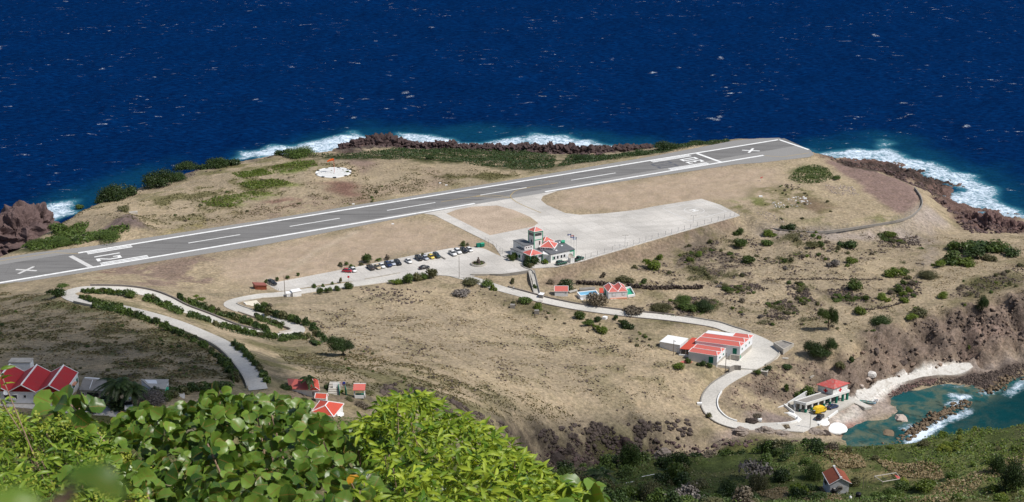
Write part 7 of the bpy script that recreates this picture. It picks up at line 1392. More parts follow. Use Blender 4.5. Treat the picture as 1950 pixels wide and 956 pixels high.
# ------------------------------------------------------------------ street furniture, fences, walls along the roads
def pole_px(u, vb, h, label, z=None, lamp=None, name='utility_pole', r=.13, mat='wood_pole', cat='pole', arms=False):
    p = G(u, vb) if z is None else P(u, vb, z); o = empty(name, (p.x, p.y, p.z), 0, label, cat); bm = bmesh.new(); tube(bm, [(0,0,-.3),(0,0,h)], [r, r*.7], 8); obj('post', bm, M[mat], o)
    if lamp:
        for s in ((1, -1) if lamp == 2 else (1,)):
            bm = bmesh.new(); tube(bm, [(0,0,h-.1),(s*.5,-.2,h+.1),(s*.9,-.35,h+.05)], .05, 6); a = obj('lamp_arm', bm, M['steel'], o); bx('lamp_head', (s*.9-.32, s*.9+.32, -.55, -.2, h-.05, h+.1), M['conc'], a)
    if arms: bx('cross_arm', (-.9, .9, -.06, .06, h-.7, h-.55), M['wood_pole'], o); bx('transformer', (-.2, .2, -.35, -.05, h-2.0, h-1.2), M['steel'], o)
    return o
pole_px(543, 567, 8.6, 'tall wooden pole in front of the white kiosks', arms=False); pole_px(874.6, 528, 8.4, 'tall thin pole below the parked white cars', 20.05, name='light_pole', r=.10); pole_px(1282, 678, 6.0, 'wooden pole in front of the white store'); pole_px(1381, 711, 7.6, 'wooden pole at the entrance of the power station yard', arms=False)
pole_px(1542.4, 814, 6.2, 'lamp post with a green head on the harbour quay', 3.05, 1, 'lamp_post', .11, 'conc', 'lamp post'); pole_px(1190, 468, 4.6, 'twin floodlight mast at the apron fence', 20.05, 2, 'flood_light', .07, 'steel', 'lamp post'); pole_px(1320, 424, 3.2, 'small twin floodlight by the helicopter square', 20.05, 2, 'flood_light', .06, 'steel', 'lamp post')
for u, vb, lab in ((1517,753,'leftmost of three thin posts behind the harbour building'),(1523,752.5,'middle of three thin posts behind the harbour building'),(1529,752,'right one of three thin posts behind the harbour building')): pole_px(u, vb, 2.9, lab, 4.6, name='thin_post', r=.07, mat='conc', cat='post')
pole_px(1643, 931, 3.0, 'taller dark post behind the black water tank', name='thin_post', r=.08, cat='post'); pole_px(1648.5, 927, 1.6, 'shorter dark post near the collapsed frame', name='thin_post', r=.06, cat='post')
def fence(px, n, h, label, z=None, r=.055, rails=3, foot=False, mat='steel', name='wire_fence'):
    c = crom([P(u, v, z) if z is not None else G(u, v) for u, v in px], .5); root = empty(name, c[0], 0, label, 'fence'); idx = np.linspace(0, len(c)-1, n).astype(int); proto = None
    for i in idx:
        if proto is None: bm = bmesh.new(); tube(bm, [(0,0,-.3),(0,0,h)], r, 5); proto = obj('post', bm, M[mat], root); o = proto
        else: o = proto.copy(); COL.objects.link(o)
        o.location = c[i] - c[0]
        if foot:
            f = bx('footing', (-.28, .28, -.28, .28, -.4, .16), M['white'], o) if i == 0 else foot_o.copy()
            if i == 0: foot_o = f
            else: COL.objects.link(f); f.parent = o
    for k in range(rails):
        bm = bmesh.new(); tube(bm, [c[i] - c[0] + Vector((0,0,h*(.25+.7*k/max(1,rails-1)))) for i in idx], .016, 4); obj('wire', bm, M['steel'], root)
    return root
fence([(1107,496.5),(1200,469.3),(1300,440.3),(1407,410.3)], 26, 2.3, 'wire fence on pale footings along the lower edge of the apron', 20.0, .07, 4, True)
fence([(1407,410.5),(1440,424),(1490,436.5),(1560,439.5),(1640,429.5),(1720,414.5),(1749,396),(1753,379)], 26, 1.9, 'wire fence curving round the rough platform past the apron', None, .05, 3)
fence([(924,462),(940,471),(957,484)], 6, 2.3, 'wire fence and gate between car park and apron', 20.0, .06, 3); fence([(640,515),(700,502.5),(760,490),(820,478.5),(905,468.5)], 16, 1.5, 'thin wire fence behind the parked cars', 20.0, .035, 2); fence([(509,542),(520,549),(531,557)], 7, 1.6, 'pale fence at the left end of the car park', 20.3, .06, 4, mat='conc')
fence([(150,458),(185,425),(225,398),(290,374),(350,352),(420,334),(470,318),(540,306)], 22, 1.1, 'line of old fence posts along the coast', None, .06, 1, mat='wood_pole'); fence([(380,566),(420,566),(455,562),(480,556)], 14, 1.1, 'old wire fence in the dry grass left of the rust red hut', None, .04, 2, mat='wood_pole')
def road_wall(rd, off, i0, i1, h, th, mat, label, name='parapet_wall'):
    c = offset_line(rd, off)[i0:i1]; A, B = offset_line(c, th/2), offset_line(c, -th/2); bm = bmesh.new(); rows = []
    for a, b in zip(A, B): rows.append([bm.verts.new(a + Vector((0,0,-1.2))), bm.verts.new(a + Vector((0,0,h))), bm.verts.new(b + Vector((0,0,h))), bm.verts.new(b + Vector((0,0,-1.2)))])
    for r0, r1 in zip(rows, rows[1:]):
        for k in range(3): bm.faces.new([r0[k], r0[k+1], r1[k+1], r1[k]])
    bm.faces.new(rows[0]); bm.faces.new(rows[-1][::-1]); bmesh.ops.recalc_face_normals(bm, faces=bm.faces); return tag(obj(name, bm, mat), label, 'wall')
def near(rd, u, v, z): p = P(u, v, z); return min(range(len(rd)), key=lambda i: (rd[i].x-p.x)**2 + (rd[i].y-p.y)**2)
wmat = weathered('lava_stone_parapet', (.19,.165,.15), (.10,.088,.08), amount=.7, scale=1.5); HW = 2.4
iA, iB = near(road_hill, 150, 571, 44.8), near(road_hill, 490, 738, 66.2); road_wall(road_hill, HW, min(iA,iB), max(iA,iB), .65, .35, M['conc'], 'pale parapet wall on the right side of the lowest hill road stretch')
iA, iB = near(road_hill, 125, 552, 43.8), near(road_hill, 500, 635, 34.2); road_wall(road_hill, HW, iA+6, iB, .6, .4, wmat, 'dark parapet wall on the far side of the upper hill road stretch')
iA, iB = near(road_hill, 572, 632, 31.4), near(road_hill, 468, 590, 26.5); road_wall(road_hill, -HW if False else HW, iA-6, iB, .6, .35, M['conc'], 'parapet wall round the outside of the middle hairpin')
iA, iB = near(road_hill, 465, 590, 26.3), near(road_hill, 560, 557, 21); road_wall(road_hill, -HW, iA-2, iA+22, .3, .3, M['conc'], 'low kerb on the inside of the top hairpin')
iA, iB = near(road_sea, 960, 551, 18.5), near(road_sea, 1290, 606, 13.9); road_wall(road_sea, 2.7, iA, iB, .55, .4, wmat, 'long dark parapet wall on the uphill side of the harbour road'); road_wall(road_sea, -2.7, iA+10, iB+20, .12, .4, wmat, 'dark kerb on the downhill side of the harbour road')
iA, iB = near(road_sea, 1300, 608, 13.7), near(road_sea, 1430, 640, 12.3); road_wall(road_sea, 2.7, iA, iB, .45, .35, M['conc_dark'], 'grey parapet wall above the power station')
iA, iB = near(road_sea, 1470, 663, 11.9), near(road_sea, 1442, 694, 11); road_wall(road_sea, 2.7, iA, iB, .6, .35, M['conc'], 'grey parapet wall round the hairpin by the cistern')
iA, iB = near(road_sea, 1360, 742, 8.6), near(road_sea, 1412, 811, 4.7); road_wall(road_sea, 2.7, iA, iB, .55, .35, M['white'], 'white parapet wall on the inside of the last bend'); road_wall(road_sea, -2.7, iA-18, iB, .35, .35, M['conc_dark'], 'grey kerb on the outside of the last bend')
edge_wall([(1388,704),(1398,699.5),(1411,700.5)], 11.2, .8, .35, M['conc_dark'], 'short grey wall at the yard entrance of the power station', 'yard_wall'); edge_wall([(897,523),(918,523),(942,522.5)], 20.05, .45, .9, M['conc'], 'low grey traffic island below the planter', 'traffic_island', 'kerb'); edge_wall([(695,531.5),(728,526),(762,519.6)], 20.05, .3, .4, M['conc'], 'long low kerb between car park and access road', 'kerb', 'kerb'); edge_wall([(838,488),(843,491),(848,494)], 20.05, .35, .5, M['conc_dark'], 'short concrete divider right of the dark green car', 'kerb', 'kerb')
edge_wall([(958,489),(968,492.5),(985,494.5)], 20.05, .4, .35, M['conc'], 'curved kerb of the flower bed left of the terminal', 'kerb', 'kerb'); edge_wall([(992,505.5),(1000,511),(1013,515.5),(1017,521)], 19.9, .45, .35, M['conc'], 'kerb running down past the terminal front bushes', 'kerb', 'kerb'); edge_wall([(900,522),(947,524),(975,521.5),(1008,516.5)], 19.95, .5, .4, M['conc_dark'], 'long wall along the lower edge of the forecourt', 'yard_wall')
edge_wall([(1453,432),(1500,439),(1560,441.5),(1640,431.5),(1722,416.5),(1752,396),(1755,378),(1742,357)], 17.2, .25, .4, M['conc_dark'], 'curved retaining wall round the rough platform', 'retaining_wall')
stp = empty('concrete_steps', P(1016, 530, 18.5), 0, 'concrete steps from the terminal forecourt down to the harbour road', 'steps'); pts = crom([P(1012,517,19.9), P(1018,533,18.9), P(1020.5,548,17.8), P(1023,561,17.0)], .8); bm = bmesh.new()
for p in pts: box(bm, p.x-stp.location.x-.9, p.x-stp.location.x+.9, p.y-stp.location.y-.45, p.y-stp.location.y+.45, p.z-stp.location.z-1, p.z-stp.location.z+.12)
obj('step_flight', bm, M['road'], stp); sloped_wall(stp, stp.location, pts[0] + Vector((1.1,0,0)), pts[-1] + Vector((1.1,0,0)), pts[0].z, pts[-1].z, .7, .3, M['conc_dark'], 'side_wall'); sloped_wall(stp, stp.location, pts[0] - Vector((1.1,0,0)), pts[-1] - Vector((1.1,0,0)), pts[0].z, pts[-1].z, .35, .3, M['conc'], 'side_wall')
# roundabout planter with a bust
c = P(911, 503, 20.03); pl = empty('planter', c, 0, 'round stone planter with shrubs in the middle of the forecourt', 'planter'); bm = bmesh.new(); n = 36
pr_ = [(3.2,-.2),(3.2,.35),(2.95,.35),(2.95,.6),(2.6,.6),(2.6,.2)]
rings = [[bm.verts.new((r*math.cos(k*2*math.pi/n), r*math.sin(k*2*math.pi/n), z)) for k in range(n)] for r, z in pr_]
for a, b in zip(rings, rings[1:]):
    for k in range(n): bm.faces.new([a[k], a[(k+1)%n], b[(k+1)%n], b[k]])
obj('ring_wall', bm, M['conc'], pl); bm = bmesh.new(); lathe(bm, [(2.62,.0),(2.62,.38),(.02,.45)], 24); obj('soil', bm, M['bark'], pl)
for k in range(7):
    a = k*.9; o = bpy.data.objects.new('planting', foliage('S', k % 4, ('bright','green')[k % 2])); COL.objects.link(o); o.parent = pl; o.location = (1.6*math.cos(a), 1.6*math.sin(a), .35); o.scale = (.75, .75, .45)
bs = empty('bust', c + Vector((0,0,.42)), 0, 'dark stone bust on a block in the round planter', 'statue'); bm = bmesh.new(); lathe(bm, [(.75,0),(.7,.8),(.55,1.1),(.5,1.2)], 8); obj('pedestal', bm, RM['dark'], bs); bm = bmesh.new(); lathe(bm, [(.55,1.2),(.6,1.5),(.42,1.75),(.2,1.85),(.2,1.95),(.3,2.1),(.32,2.3),(.22,2.5),(.05,2.55)], 10); obj('figure', bm, RM['dark'], bs, True)
for i, (u, v) in enumerate(((911.2,470.3),(918.3,469.5))):
    o = empty('wheeled_bin', P(u, v, 20.03), CANG, ('left' if i == 0 else 'right') + ' of the two large green bins by the apron gate', 'bin'); bm = bmesh.new(); prism(bm, [(-.8,-.6),(.8,-.6),(.8,.6),(-.8,.6)], .2, 1.35); obj('body', bm, M['green_door'], o); bm = bmesh.new(); prism(bm, [(-.84,-.64),(.84,-.64),(.84,.64),(-.84,.64)], 1.36, 1.5); obj('lid', bm, M['green_paint'] if i else M['green_door'], o)
    for sx_ in (-.6, .6): bm = bmesh.new(); tube(bm, [(sx_,-.5,.12),(sx_,.5,.12)], .12, 8); obj('wheel', bm, M['black'], o)
dr = empty('satellite_dish', P(1086, 502.6, 20.0), 0, 'grey satellite dish on a post in front of the terminal', 'satellite dish'); bm = bmesh.new(); tube(bm, [(0,0,0),(0,0,2.9)], .08, 6); obj('post', bm, M['steel'], dr); dish(dr, (0,0,3.3), 1.0, (.2,-1,.45), 'reflector', 'conc')
tkb = Bld('plant_room', [P(1086,491.5,22.0), P(1094,490,22.0), P(1091,487,22.0)], 20, 22.0, 'small white plant room beside the satellite dish', 'shed'); tkb.walls(M['white']); tkb.block('roof', -.03, 1.03, -.05, 1.05, 22.0, 22.12, M['conc']); tkb.panel('F', .55, .85, 20, 21.6, M['grey_wall'], 'door', .04)
bm = bmesh.new(); tube(bm, [(0,0,0),(0,0,2.2)], .05, 6); sg = empty('stop_sign', P(664, 538, 20.05), 0, 'small red round traffic sign at the car park exit', 'traffic sign'); obj('post', bm, M['steel'], sg); bm = bmesh.new(); lathe(bm, [(.45,-.03),(.45,.03)], 8, Matrix.Translation((0,-.06,2.3)) @ Matrix.Rotation(R(90), 4, 'X')); obj('plate', bm, M['red_paint'], sg)
for (u, v), s, lab in (((1448.5,375),1.0,'white box lying on the rough grass beside the runway end'),((1533,379),1.0,'white box at the edge of the rubble heap'),((580,288.5),1.0,'white marker post on the cliff edge behind the windsock'),((838,349),.7,'white slab marker beside the runway, left of a pair'),((850,353),.7,'white slab marker beside the runway, right of a pair'),((748,427),.7,'white runway edge marker below the tarmac'),((673,389),.7,'white runway edge marker above the tarmac')):
    p = G(u, v); h = 1.6 if v < 300 else .5 if s > .9 else .25; bm = bmesh.new(); prism(bm, [(-.8*s if h<1 else -.25,-.5*s if h<1 else -.25),(.8*s if h<1 else .25,-.5*s if h<1 else -.25),(.7*s if h<1 else .2,.5*s if h<1 else .25),(-.7*s if h<1 else -.2,.5*s if h<1 else .25)], -.2, h); o = obj('marker', bm, T_); o.location = p; tag(o, lab, 'marker')
p = G(1448, 345); w2 = empty('windsock', p, 0, 'small pale red windsock in the dry grass near the right runway end', 'windsock'); bm = bmesh.new(); tube(bm, [(0,0,0),(0,0,1.6)], .05, 6); obj('pole', bm, T_, w2); bm = bmesh.new(); tube(bm, [(0,0,1.5),(.5,0,1.8),(1.0,0,2.0)], [.35,.28,.2], 10, False); obj('sock', bm, M['red_roof'], w2)
p = G(254, 407); bm = bmesh.new(); box(bm, -1.8, 1.8, -.9, .9, -.3, .9); o = obj('concrete_block', bm, M['conc']); o.location = p; o.rotation_euler = (0, 0, .4); tag(o, 'pale concrete block beside the dark gravel mound', 'block')
p = G(1152, 607); bm = bmesh.new(); prism(bm, [(-1.1,-.6),(.2,-.9),(1.0,.2),(-.3,.8)], -.1, .9); o = obj('scrap', bm, T_); o.location = p; tag(o, 'white scrap of sheet metal among the bushes under the road', 'scrap')
p = G(1306, 690); bm = bmesh.new(); prism(bm, [(-2.3,-.7),(1.6,-.9),(2.3,.5),(-1.2,.8)], -.1, .22); o = obj('scrap', bm, M['red_roof']); o.location = p; tag(o, 'pinkish sheet of old roofing on the grass by the power station', 'scrap')
p = G(1446, 801); bm = bmesh.new(); prism(bm, [(-.8,-.5),(.7,-.6),(.9,.4),(-.6,.6)], -.1, .7); o = obj('white_block', bm, T_); o.location = p; tag(o, 'white block on the rocks at the end of the road', 'block')
p = G(1332, 771); bm = bmesh.new(); prism(bm, [(-.8,-.5),(.8,-.5),(.8,.5),(-.8,.5)], -.1, .8); o = obj('white_block', bm, T_); o.location = p; tag(o, 'white block at the outer edge of the last bend', 'block')
p = G(1441, 795); o = bpy.data.objects.new('dry_bush', foliage('M', 1, 'dry')); COL.objects.link(o); o.location = p; o.scale = (2.2, 1.8, 1.2); tag(o, 'orange brown dry bush on the dark gravel by the road end', 'shrub')
for i, (u, v) in enumerate(((976,586),(1022,597))): p = G(u, v); bm = bmesh.new(); prism(bm, [(-.9,-.7),(.9,-.7),(.8,.7),(-.8,.7)], -.2, 1.3); o = obj('stone_block', bm, M['conc_dark']); o.location = p; tag(o, ('left' if i == 0 else 'right') + ' of two grey blocks standing on the tan slope below the road', 'block')
# ------------------------------------------------------------------ vehicles
def paintmat(name, c, rough=.25):
    m, nt, b = nmat(name); p = obj_pos(nt); nt.links.new(mix(nt, ramp(nt, noise(nt, p, 1.4, 4), .4, .75, 0, .25), c, tuple(.6*x + .06 for x in c)), b.inputs['Base Color']); b.inputs['Roughness'].default_value = rough; b.inputs['Coat Weight'].default_value = .4; return m
PM = {'white': paintmat('white_car_paint', (.78,.78,.77)), 'black': paintmat('black_car_paint', (.012,.012,.014)), 'navy': paintmat('navy_car_paint', (.015,.03,.09)), 'red': paintmat('red_car_paint', (.42,.015,.03)), 'beige': paintmat('beige_car_paint', (.50,.40,.26)), 'silver': paintmat('silver_car_paint', (.45,.48,.55)), 'yellow': paintmat('yellow_car_paint', (.75,.55,.06)), 'teal': paintmat('dark_teal_car_paint', (.02,.045,.055)), 'brown': paintmat('dark_brown_car_paint', (.05,.035,.03)), 'green': paintmat('dark_green_paint', (.02,.09,.06))}
tyre = weathered('tyre_rubber', (.015,.015,.015), (.03,.03,.03), amount=.3); lampm = weathered('lamp_glass', (.7,.7,.68), (.6,.6,.6)); tailm = weathered('tail_lamp', (.35,.01,.01), (.3,.01,.01))
def loft(bm, secs):
    """secs: (x, half width bottom, half width top, z bottom, z top)"""
    rings = [[bm.verts.new((x,-wb,z0)), bm.verts.new((x,wb,z0)), bm.verts.new((x,wb*1.02,z0+(z1-z0)*.5)), bm.verts.new((x,wt,z1)), bm.verts.new((x,-wt,z1)), bm.verts.new((x,-wb*1.02,z0+(z1-z0)*.5))] for x, wb, wt, z0, z1 in secs]
    for a, b in zip(rings, rings[1:]):
        for k in range(6): bm.faces.new([a[k], a[(k+1)%6], b[(k+1)%6], b[k]])
    bm.faces.new(rings[0]); bm.faces.new(rings[-1][::-1]); bmesh.ops.recalc_face_normals(bm, faces=bm.faces)
CARS = {  # length, width, body sections, glass sections, roof sections; x forward
 'hatch': (3.9,[(-1.95,.70,.66,.42,.85),(-1.75,.80,.76,.28,.98),(0,.84,.80,.24,.96),(1.1,.82,.76,.24,.92),(1.7,.78,.68,.28,.76),(1.95,.64,.56,.42,.62)], [(-1.72,.70,.62,.95,1.1),(-1.35,.74,.60,.95,1.42),(.25,.74,.58,.95,1.44),(1.15,.70,.62,.92,.97)], [(-1.4,.58,.54,1.40,1.46),(-.3,.60,.55,1.43,1.52),(.3,.57,.52,1.42,1.48)]),
 'sedan': (4.4,[(-2.2,.72,.66,.42,.86),(-1.9,.82,.76,.28,.98),(-.8,.86,.80,.24,.98),(.9,.86,.80,.24,.94),(1.8,.80,.70,.28,.78),(2.2,.66,.58,.42,.62)], [(-1.65,.70,.64,.96,1.0),(-.95,.74,.58,.96,1.38),(.25,.74,.57,.95,1.40),(1.1,.72,.64,.93,.97)], [(-1.0,.56,.52,1.36,1.42),(-.3,.58,.53,1.39,1.47),(.3,.55,.5,1.38,1.44)]),
 'suv': (4.5,[(-2.25,.80,.76,.45,1.02),(-2.0,.90,.84,.34,1.14),(0,.92,.86,.32,1.12),(1.1,.90,.84,.32,1.10),(1.9,.86,.78,.36,.98),(2.25,.74,.68,.48,.82)], [(-2.05,.80,.70,1.10,1.3),(-1.85,.82,.68,1.10,1.68),(.2,.82,.66,1.10,1.70),(1.0,.78,.70,1.08,1.14)], [(-1.95,.66,.62,1.64,1.72),(-.5,.68,.63,1.68,1.80),(.3,.64,.6,1.67,1.74)]),
 'pickup':(5.1,[(-2.55,.84,.84,.48,1.02),(-.75,.86,.86,.36,1.04),(-.7,.90,.86,.34,1.06),(1.3,.90,.84,.34,1.08),(2.2,.86,.78,.38,.98),(2.55,.74,.68,.5,.84)], [(-.72,.78,.66,1.05,1.5),(-.55,.80,.66,1.05,1.64),(.5,.80,.64,1.05,1.66),(1.25,.76,.68,1.05,1.1)], [(-.62,.64,.6,1.60,1.68),(0,.66,.61,1.64,1.75),(.58,.62,.58,1.63,1.70)])}
_carp = {}
def make_car(kind):
    L_, body, glass, roof = CARS[kind]; r = empty('parked_car', (0,0,0)); 
    bm = bmesh.new(); loft(bm, body); bmesh.ops.bevel(bm, geom=bm.edges[:], offset=.03, segments=1, affect='EDGES'); obj('body', bm, PM['white'], r, True)
    bm = bmesh.new(); loft(bm, glass); obj('window', bm, M['glass'], r)
    bm = bmesh.new(); loft(bm, roof); obj('roof_panel', bm, PM['white'], r, True)
    for s in (-1, 1):
        bm = bmesh.new()
        for xp in (-.35, .5 if kind != 'pickup' else .1): tube(bm, [(xp, s*glass[1][1], .97), (xp-.05, s*(roof[1][1]+.0), roof[1][3])], .045, 4)
        obj('pillar', bm, PM['white'], r)
    wx = L_*.31
    for x in (-wx, wx):
        for s in (-1, 1): bm = bmesh.new(); y = body[2][1] - .16; tube(bm, [(x, s*y, .32), (x, s*(y+.2), .32)], .32, 12); w = obj('wheel', bm, tyre, r); bm = bmesh.new(); tube(bm, [(x, s*(y+.19), .32), (x, s*(y+.215), .32)], .19, 10); obj('rim', bm, M['steel'], w)
    for s in (-1, 1): bx('headlight', (L_/2-.16, L_/2-.02, s*.52-.14, s*.52+.14, .60, .74), lampm, r); bx('tail_light', (-L_/2-.01, -L_/2+.1, s*.6-.1, s*.6+.1, .72, .92), tailm, r)
    if kind == 'pickup': bx('cargo_bed', (-2.45, -.85, -.74, .74, 1.0, 1.06), M['black'], r)
    return r
def car(kind, col, u, v, ang, label, group=None, z=20.03, name='parked_car'):
    if kind not in _carp: o = _carp[kind] = make_car(kind)
    else: o = copy_tree(_carp[kind])
    p = P(u, v, z) if z is not None else G(u, v); o.location = p; o.rotation_euler = (0, 0, ang); o.name = name; tag(o, label, 'car' if kind != 'pickup' else 'pickup', group)
    for c in o.children:
        if c.name.split('.')[0] in ('body', 'roof_panel', 'pillar'):
            if c.material_slots: 
                c.material_slots[0].link = 'OBJECT'; c.material_slots[0].material = PM[col]
    return o
OUT = CANG - R(90); INW = CANG + R(90); GRP = 'cars parked in the airport car park'
for kind, col, u, v, ang, lab in [
 ('suv','black',518.5,541.5,OUT+.3,'black car parked alone at the left end of the car park'),('hatch','red',661.5,518,OUT+.9,'red small car, leftmost in the main parked row'),('hatch','white',673,516.5,OUT,'white hatchback parked right beside the red car'),
 ('pickup','brown',706,512,OUT,'dark brown pickup at the left of a tight group of parked cars'),('sedan','beige',718.7,510.5,OUT,'beige car squeezed between the dark pickup and a white car'),('sedan','white',727,508.5,OUT,'white car between the beige and the navy car'),('suv','navy',739,506.5,OUT,'navy blue car in the tight parked group'),('sedan','silver',747,503.5,OUT,'pale silver car half behind the navy one'),('suv','black',757.5,503,OUT,'black car at the right end of the tight group'),
 ('sedan','white',778,499.5,OUT,'white sedan parked alone in the middle of the row'),('suv','black',797.5,494.5,OUT,'large black car beside the silver one'),('hatch','silver',810,493.5,OUT,'silver blue hatchback between black and yellow cars'),('hatch','yellow',821,491.3,OUT,'yellow car in the parked row'),('suv','teal',831.5,489.5,OUT,'dark teal car right of the yellow one'),
 ('pickup','white',862,485,OUT,'white pickup at the left of the four cars near the bins'),('suv','white',872,481.8,OUT,'white tall car between the white pickup and a black car'),('suv','black',883.5,480,OUT,'black car between two white cars near the bins'),('hatch','white',894,477.8,OUT,'white hatchback at the right end of the row near the bins'),
 ('sedan','black',808,511.5,CANG,'black car with white hood halted by the access road bushes')]: car(kind, col, u, v, ang, lab, GRP)
car('suv','green',1069,503.5,CANG,'dark green vehicle parked under the terminal windows', None, 20.0); car('pickup','green',1102,495.5,CANG+.3,'dark green vehicle at the right corner of the terminal', None, 20.0)
HA = math.atan2(*(lambda d: (d.y, d.x))(P(1617,743,3) - P(1535,768,3)))
car('sedan','navy',1585.5,777,HA,'dark blue car parked in front of the harbour building'); o = car('suv','black',1561.5,797,HA+.5,'black jeep parked on the quay behind the yellow truck', None, 3.05)
for o_, zz in ((SC.objects['parked_car'], None),): pass
car('suv','white',246,776,R(-80),'white car parked in the yard beyond the palms', None, 72.02)
for o in COL.objects:
    if o.get('label', '').startswith('dark blue car parked in front'): o.location = P(1585.5, 777, 3.05)
tk = empty('garbage_truck', P(1560.5, 785.5, 3.05), HA, 'yellow garbage truck parked at the harbour building', 'truck')
bm = bmesh.new(); loft(bm, [(-2.9,.85,.85,.75,2.0),(-2.2,1.1,1.0,.7,2.6),(-1.9,1.1,1.05,.65,2.75),(1.0,1.1,1.05,.65,2.7)]); obj('hopper_body', bm, M['yellow'], tk)
bm = bmesh.new(); loft(bm, [(1.15,1.05,1.0,.55,2.3),(1.9,1.05,.95,.55,2.35),(2.6,1.0,.85,.55,1.7),(2.7,.98,.9,.55,1.3)]); cb = obj('cab', bm, M['yellow'], tk); bx('windscreen', (2.25, 2.62, -.8, .8, 1.55, 2.1), M['glass'], cb); bx('side_window', (1.4, 2.1, -1.06, 1.06, 1.5, 2.1), M['glass'], cb)
bx('chassis', (-2.7, 2.5, -.5, .5, .42, .68), M['black'], tk); bx('tailgate', (-2.98, -2.86, -.8, .8, .9, 1.9), M['black'], tk)
for x in (-1.7, -1.0, 1.9):
    for s in (-1, 1): bm = bmesh.new(); tube(bm, [(x, s*.75, .45), (x, s*1.05, .45)], .45, 12); obj('wheel', bm, tyre, tk)
for x in (-1.6, -.7, .2): bx('body_rib', (x-.05, x+.05, -1.14, 1.14, .7, 2.6), M['yellow'], tk)
tk.scale = (.85,.85,.85)
def boat(u, v, L_, rz, col, label):
    o = empty('dinghy', G(u, v) + Vector((0,0,.1)), rz, label, 'boat'); bm = bmesh.new(); S = [(-L_/2,.55,.62),(-L_/4,.62,.66),(L_/6,.58,.68),(L_/2.6,.32,.74),(L_/2,.03,.8)]; rows = []
    for x, w, h in S: rows.append([bm.verts.new((x,-w,h)), bm.verts.new((x,-w*.6,.08)), bm.verts.new((x,w*.6,.08)), bm.verts.new((x,w,h))])
    for a, b in zip(rows, rows[1:]):
        for k in range(3): bm.faces.new([a[k], a[k+1], b[k+1], b[k]])
    bm.faces.new(rows[0]); h = obj('hull', bm, cmat(col), o); bx('thwart', (-.2, .1, -.55, .55, .45, .5), M['wood_pole'], o); bx('thwart', (-L_/3-.1, -L_/3+.15, -.55, .55, .45, .5), M['wood_pole'], o)
    bm = bmesh.new(); tube(bm, [(-L_/2,-.55,.64),(L_/6,-.6,.7),(L_/2,0,.82),(L_/6,.6,.7),(-L_/2,.55,.64)], .05, 5); obj('gunwale', bm, T_, o); return o
boat(1650, 768, 4.4, -.35, (.12,.38,.32), 'long greenish dinghy pulled up on the beach'); boat(1660, 769.5, 2.6, -.2, (.25,.45,.60), 'short blue dinghy beside the long green one'); boat(1664.5, 767, 2.2, 1.1, (.75,.75,.75), 'left of two small white dinghies on the beach'); boat(1668.5, 766, 2.2, 1.1, (.75,.75,.75), 'right of two small white dinghies on the beach')
mb = empty('motor_scooter', P(208, 772.5, 72.02), R(10), 'small red motor scooter in front of the low white yard wall', 'scooter'); bm = bmesh.new(); loft(bm, [(-.75,.18,.14,.45,.85),(-.3,.22,.16,.4,.8),(.2,.2,.12,.3,.45),(.5,.2,.1,.35,1.0),(.62,.12,.06,.6,1.05)]); obj('body', bm, PM['red'], mb, True); bx('seat', (-.7,-.1,-.15,.15,.82,.92), M['black'], mb)
for x in (-.6, .7): bm = bmesh.new(); tube(bm, [(x,-.07,.27),(x,.07,.27)], .27, 12); obj('wheel', bm, tyre, mb)
bm = bmesh.new(); tube(bm, [(.55,-.35,1.1),(.55,.35,1.1)], .03, 6); obj('handlebar', bm, M['black'], mb)
# a person walking down the harbour road
def person_mesh():
    J = {'pel':(0,0,.95),'chest':(0,.0,1.30),'neck':(0,0,1.48),'head':(.02,0,1.62),'top':(.02,0,1.74),'hl':(0,.1,.92),'kl':(.16,.1,.50),'fl':(.10,.1,.08),'tl':(.26,.1,.04),'hr':(0,-.1,.92),'kr':(.02,-.1,.50),'fr':(-.22,-.1,.12),'tr':(-.08,-.1,.05),'sl':(0,.2,1.42),'el':(-.08,.26,1.14),'wl':(.06,.27,.90),'hdl':(.09,.27,.82),'sr':(0,-.2,1.42),'er':(.0,-.27,1.14),'wr':(.14,-.27,.93),'hdr':(.18,-.27,.86)}
    Rr = {'pel':.15,'chest':.16,'neck':.06,'head':.10,'top':.07,'hl':.09,'kl':.06,'fl':.045,'tl':.035,'hr':.09,'kr':.06,'fr':.045,'tr':.035,'sl':.06,'el':.042,'wl':.03,'hdl':.03,'sr':.06,'er':.042,'wr':.03,'hdr':.03}
    E = [('pel','chest'),('chest','neck'),('neck','head'),('head','top'),('pel','hl'),('hl','kl'),('kl','fl'),('fl','tl'),('pel','hr'),('hr','kr'),('kr','fr'),('fr','tr'),('chest','sl'),('sl','el'),('el','wl'),('wl','hdl'),('chest','sr'),('sr','er'),('er','wr'),('wr','hdr')]
    ks = list(J); me = bpy.data.meshes.new('person'); me.from_pydata([J[k] for k in ks], [(ks.index(a), ks.index(b)) for a, b in E], []); o = bpy.data.objects.new('person', me); COL.objects.link(o); o.modifiers.new('skin', 'SKIN'); o.modifiers.new('sub', 'SUBSURF').levels = 1
    for i, k in enumerate(ks): me.skin_vertices[0].data[i].radius = (Rr[k], Rr[k]); me.skin_vertices[0].data[i].use_root = (k == 'pel')
    return o
pe = person_mesh(); m, nt, b = nmat('clothes_and_skin'); z = N(nt, 'ShaderNodeSeparateXYZ'); nt.links.new(obj_pos(nt), z.inputs[0]); c = mix(nt, ramp(nt, z.outputs[2], .90, .92), (.05,.06,.10), (.55,.53,.5)); c = mix(nt, ramp(nt, z.outputs[2], 1.46, 1.48), c, (.16,.09,.06)); nt.links.new(c, b.inputs['Base Color']); pe.data.materials.append(m)
i = near(road_sea, 976, 556, 18); pe.location = road_sea[i] + Vector((.6, 1.4, .06)); pe.rotation_euler = (0, 0, -.9); tag(pe, 'person in a pale shirt walking down the harbour road', 'person')
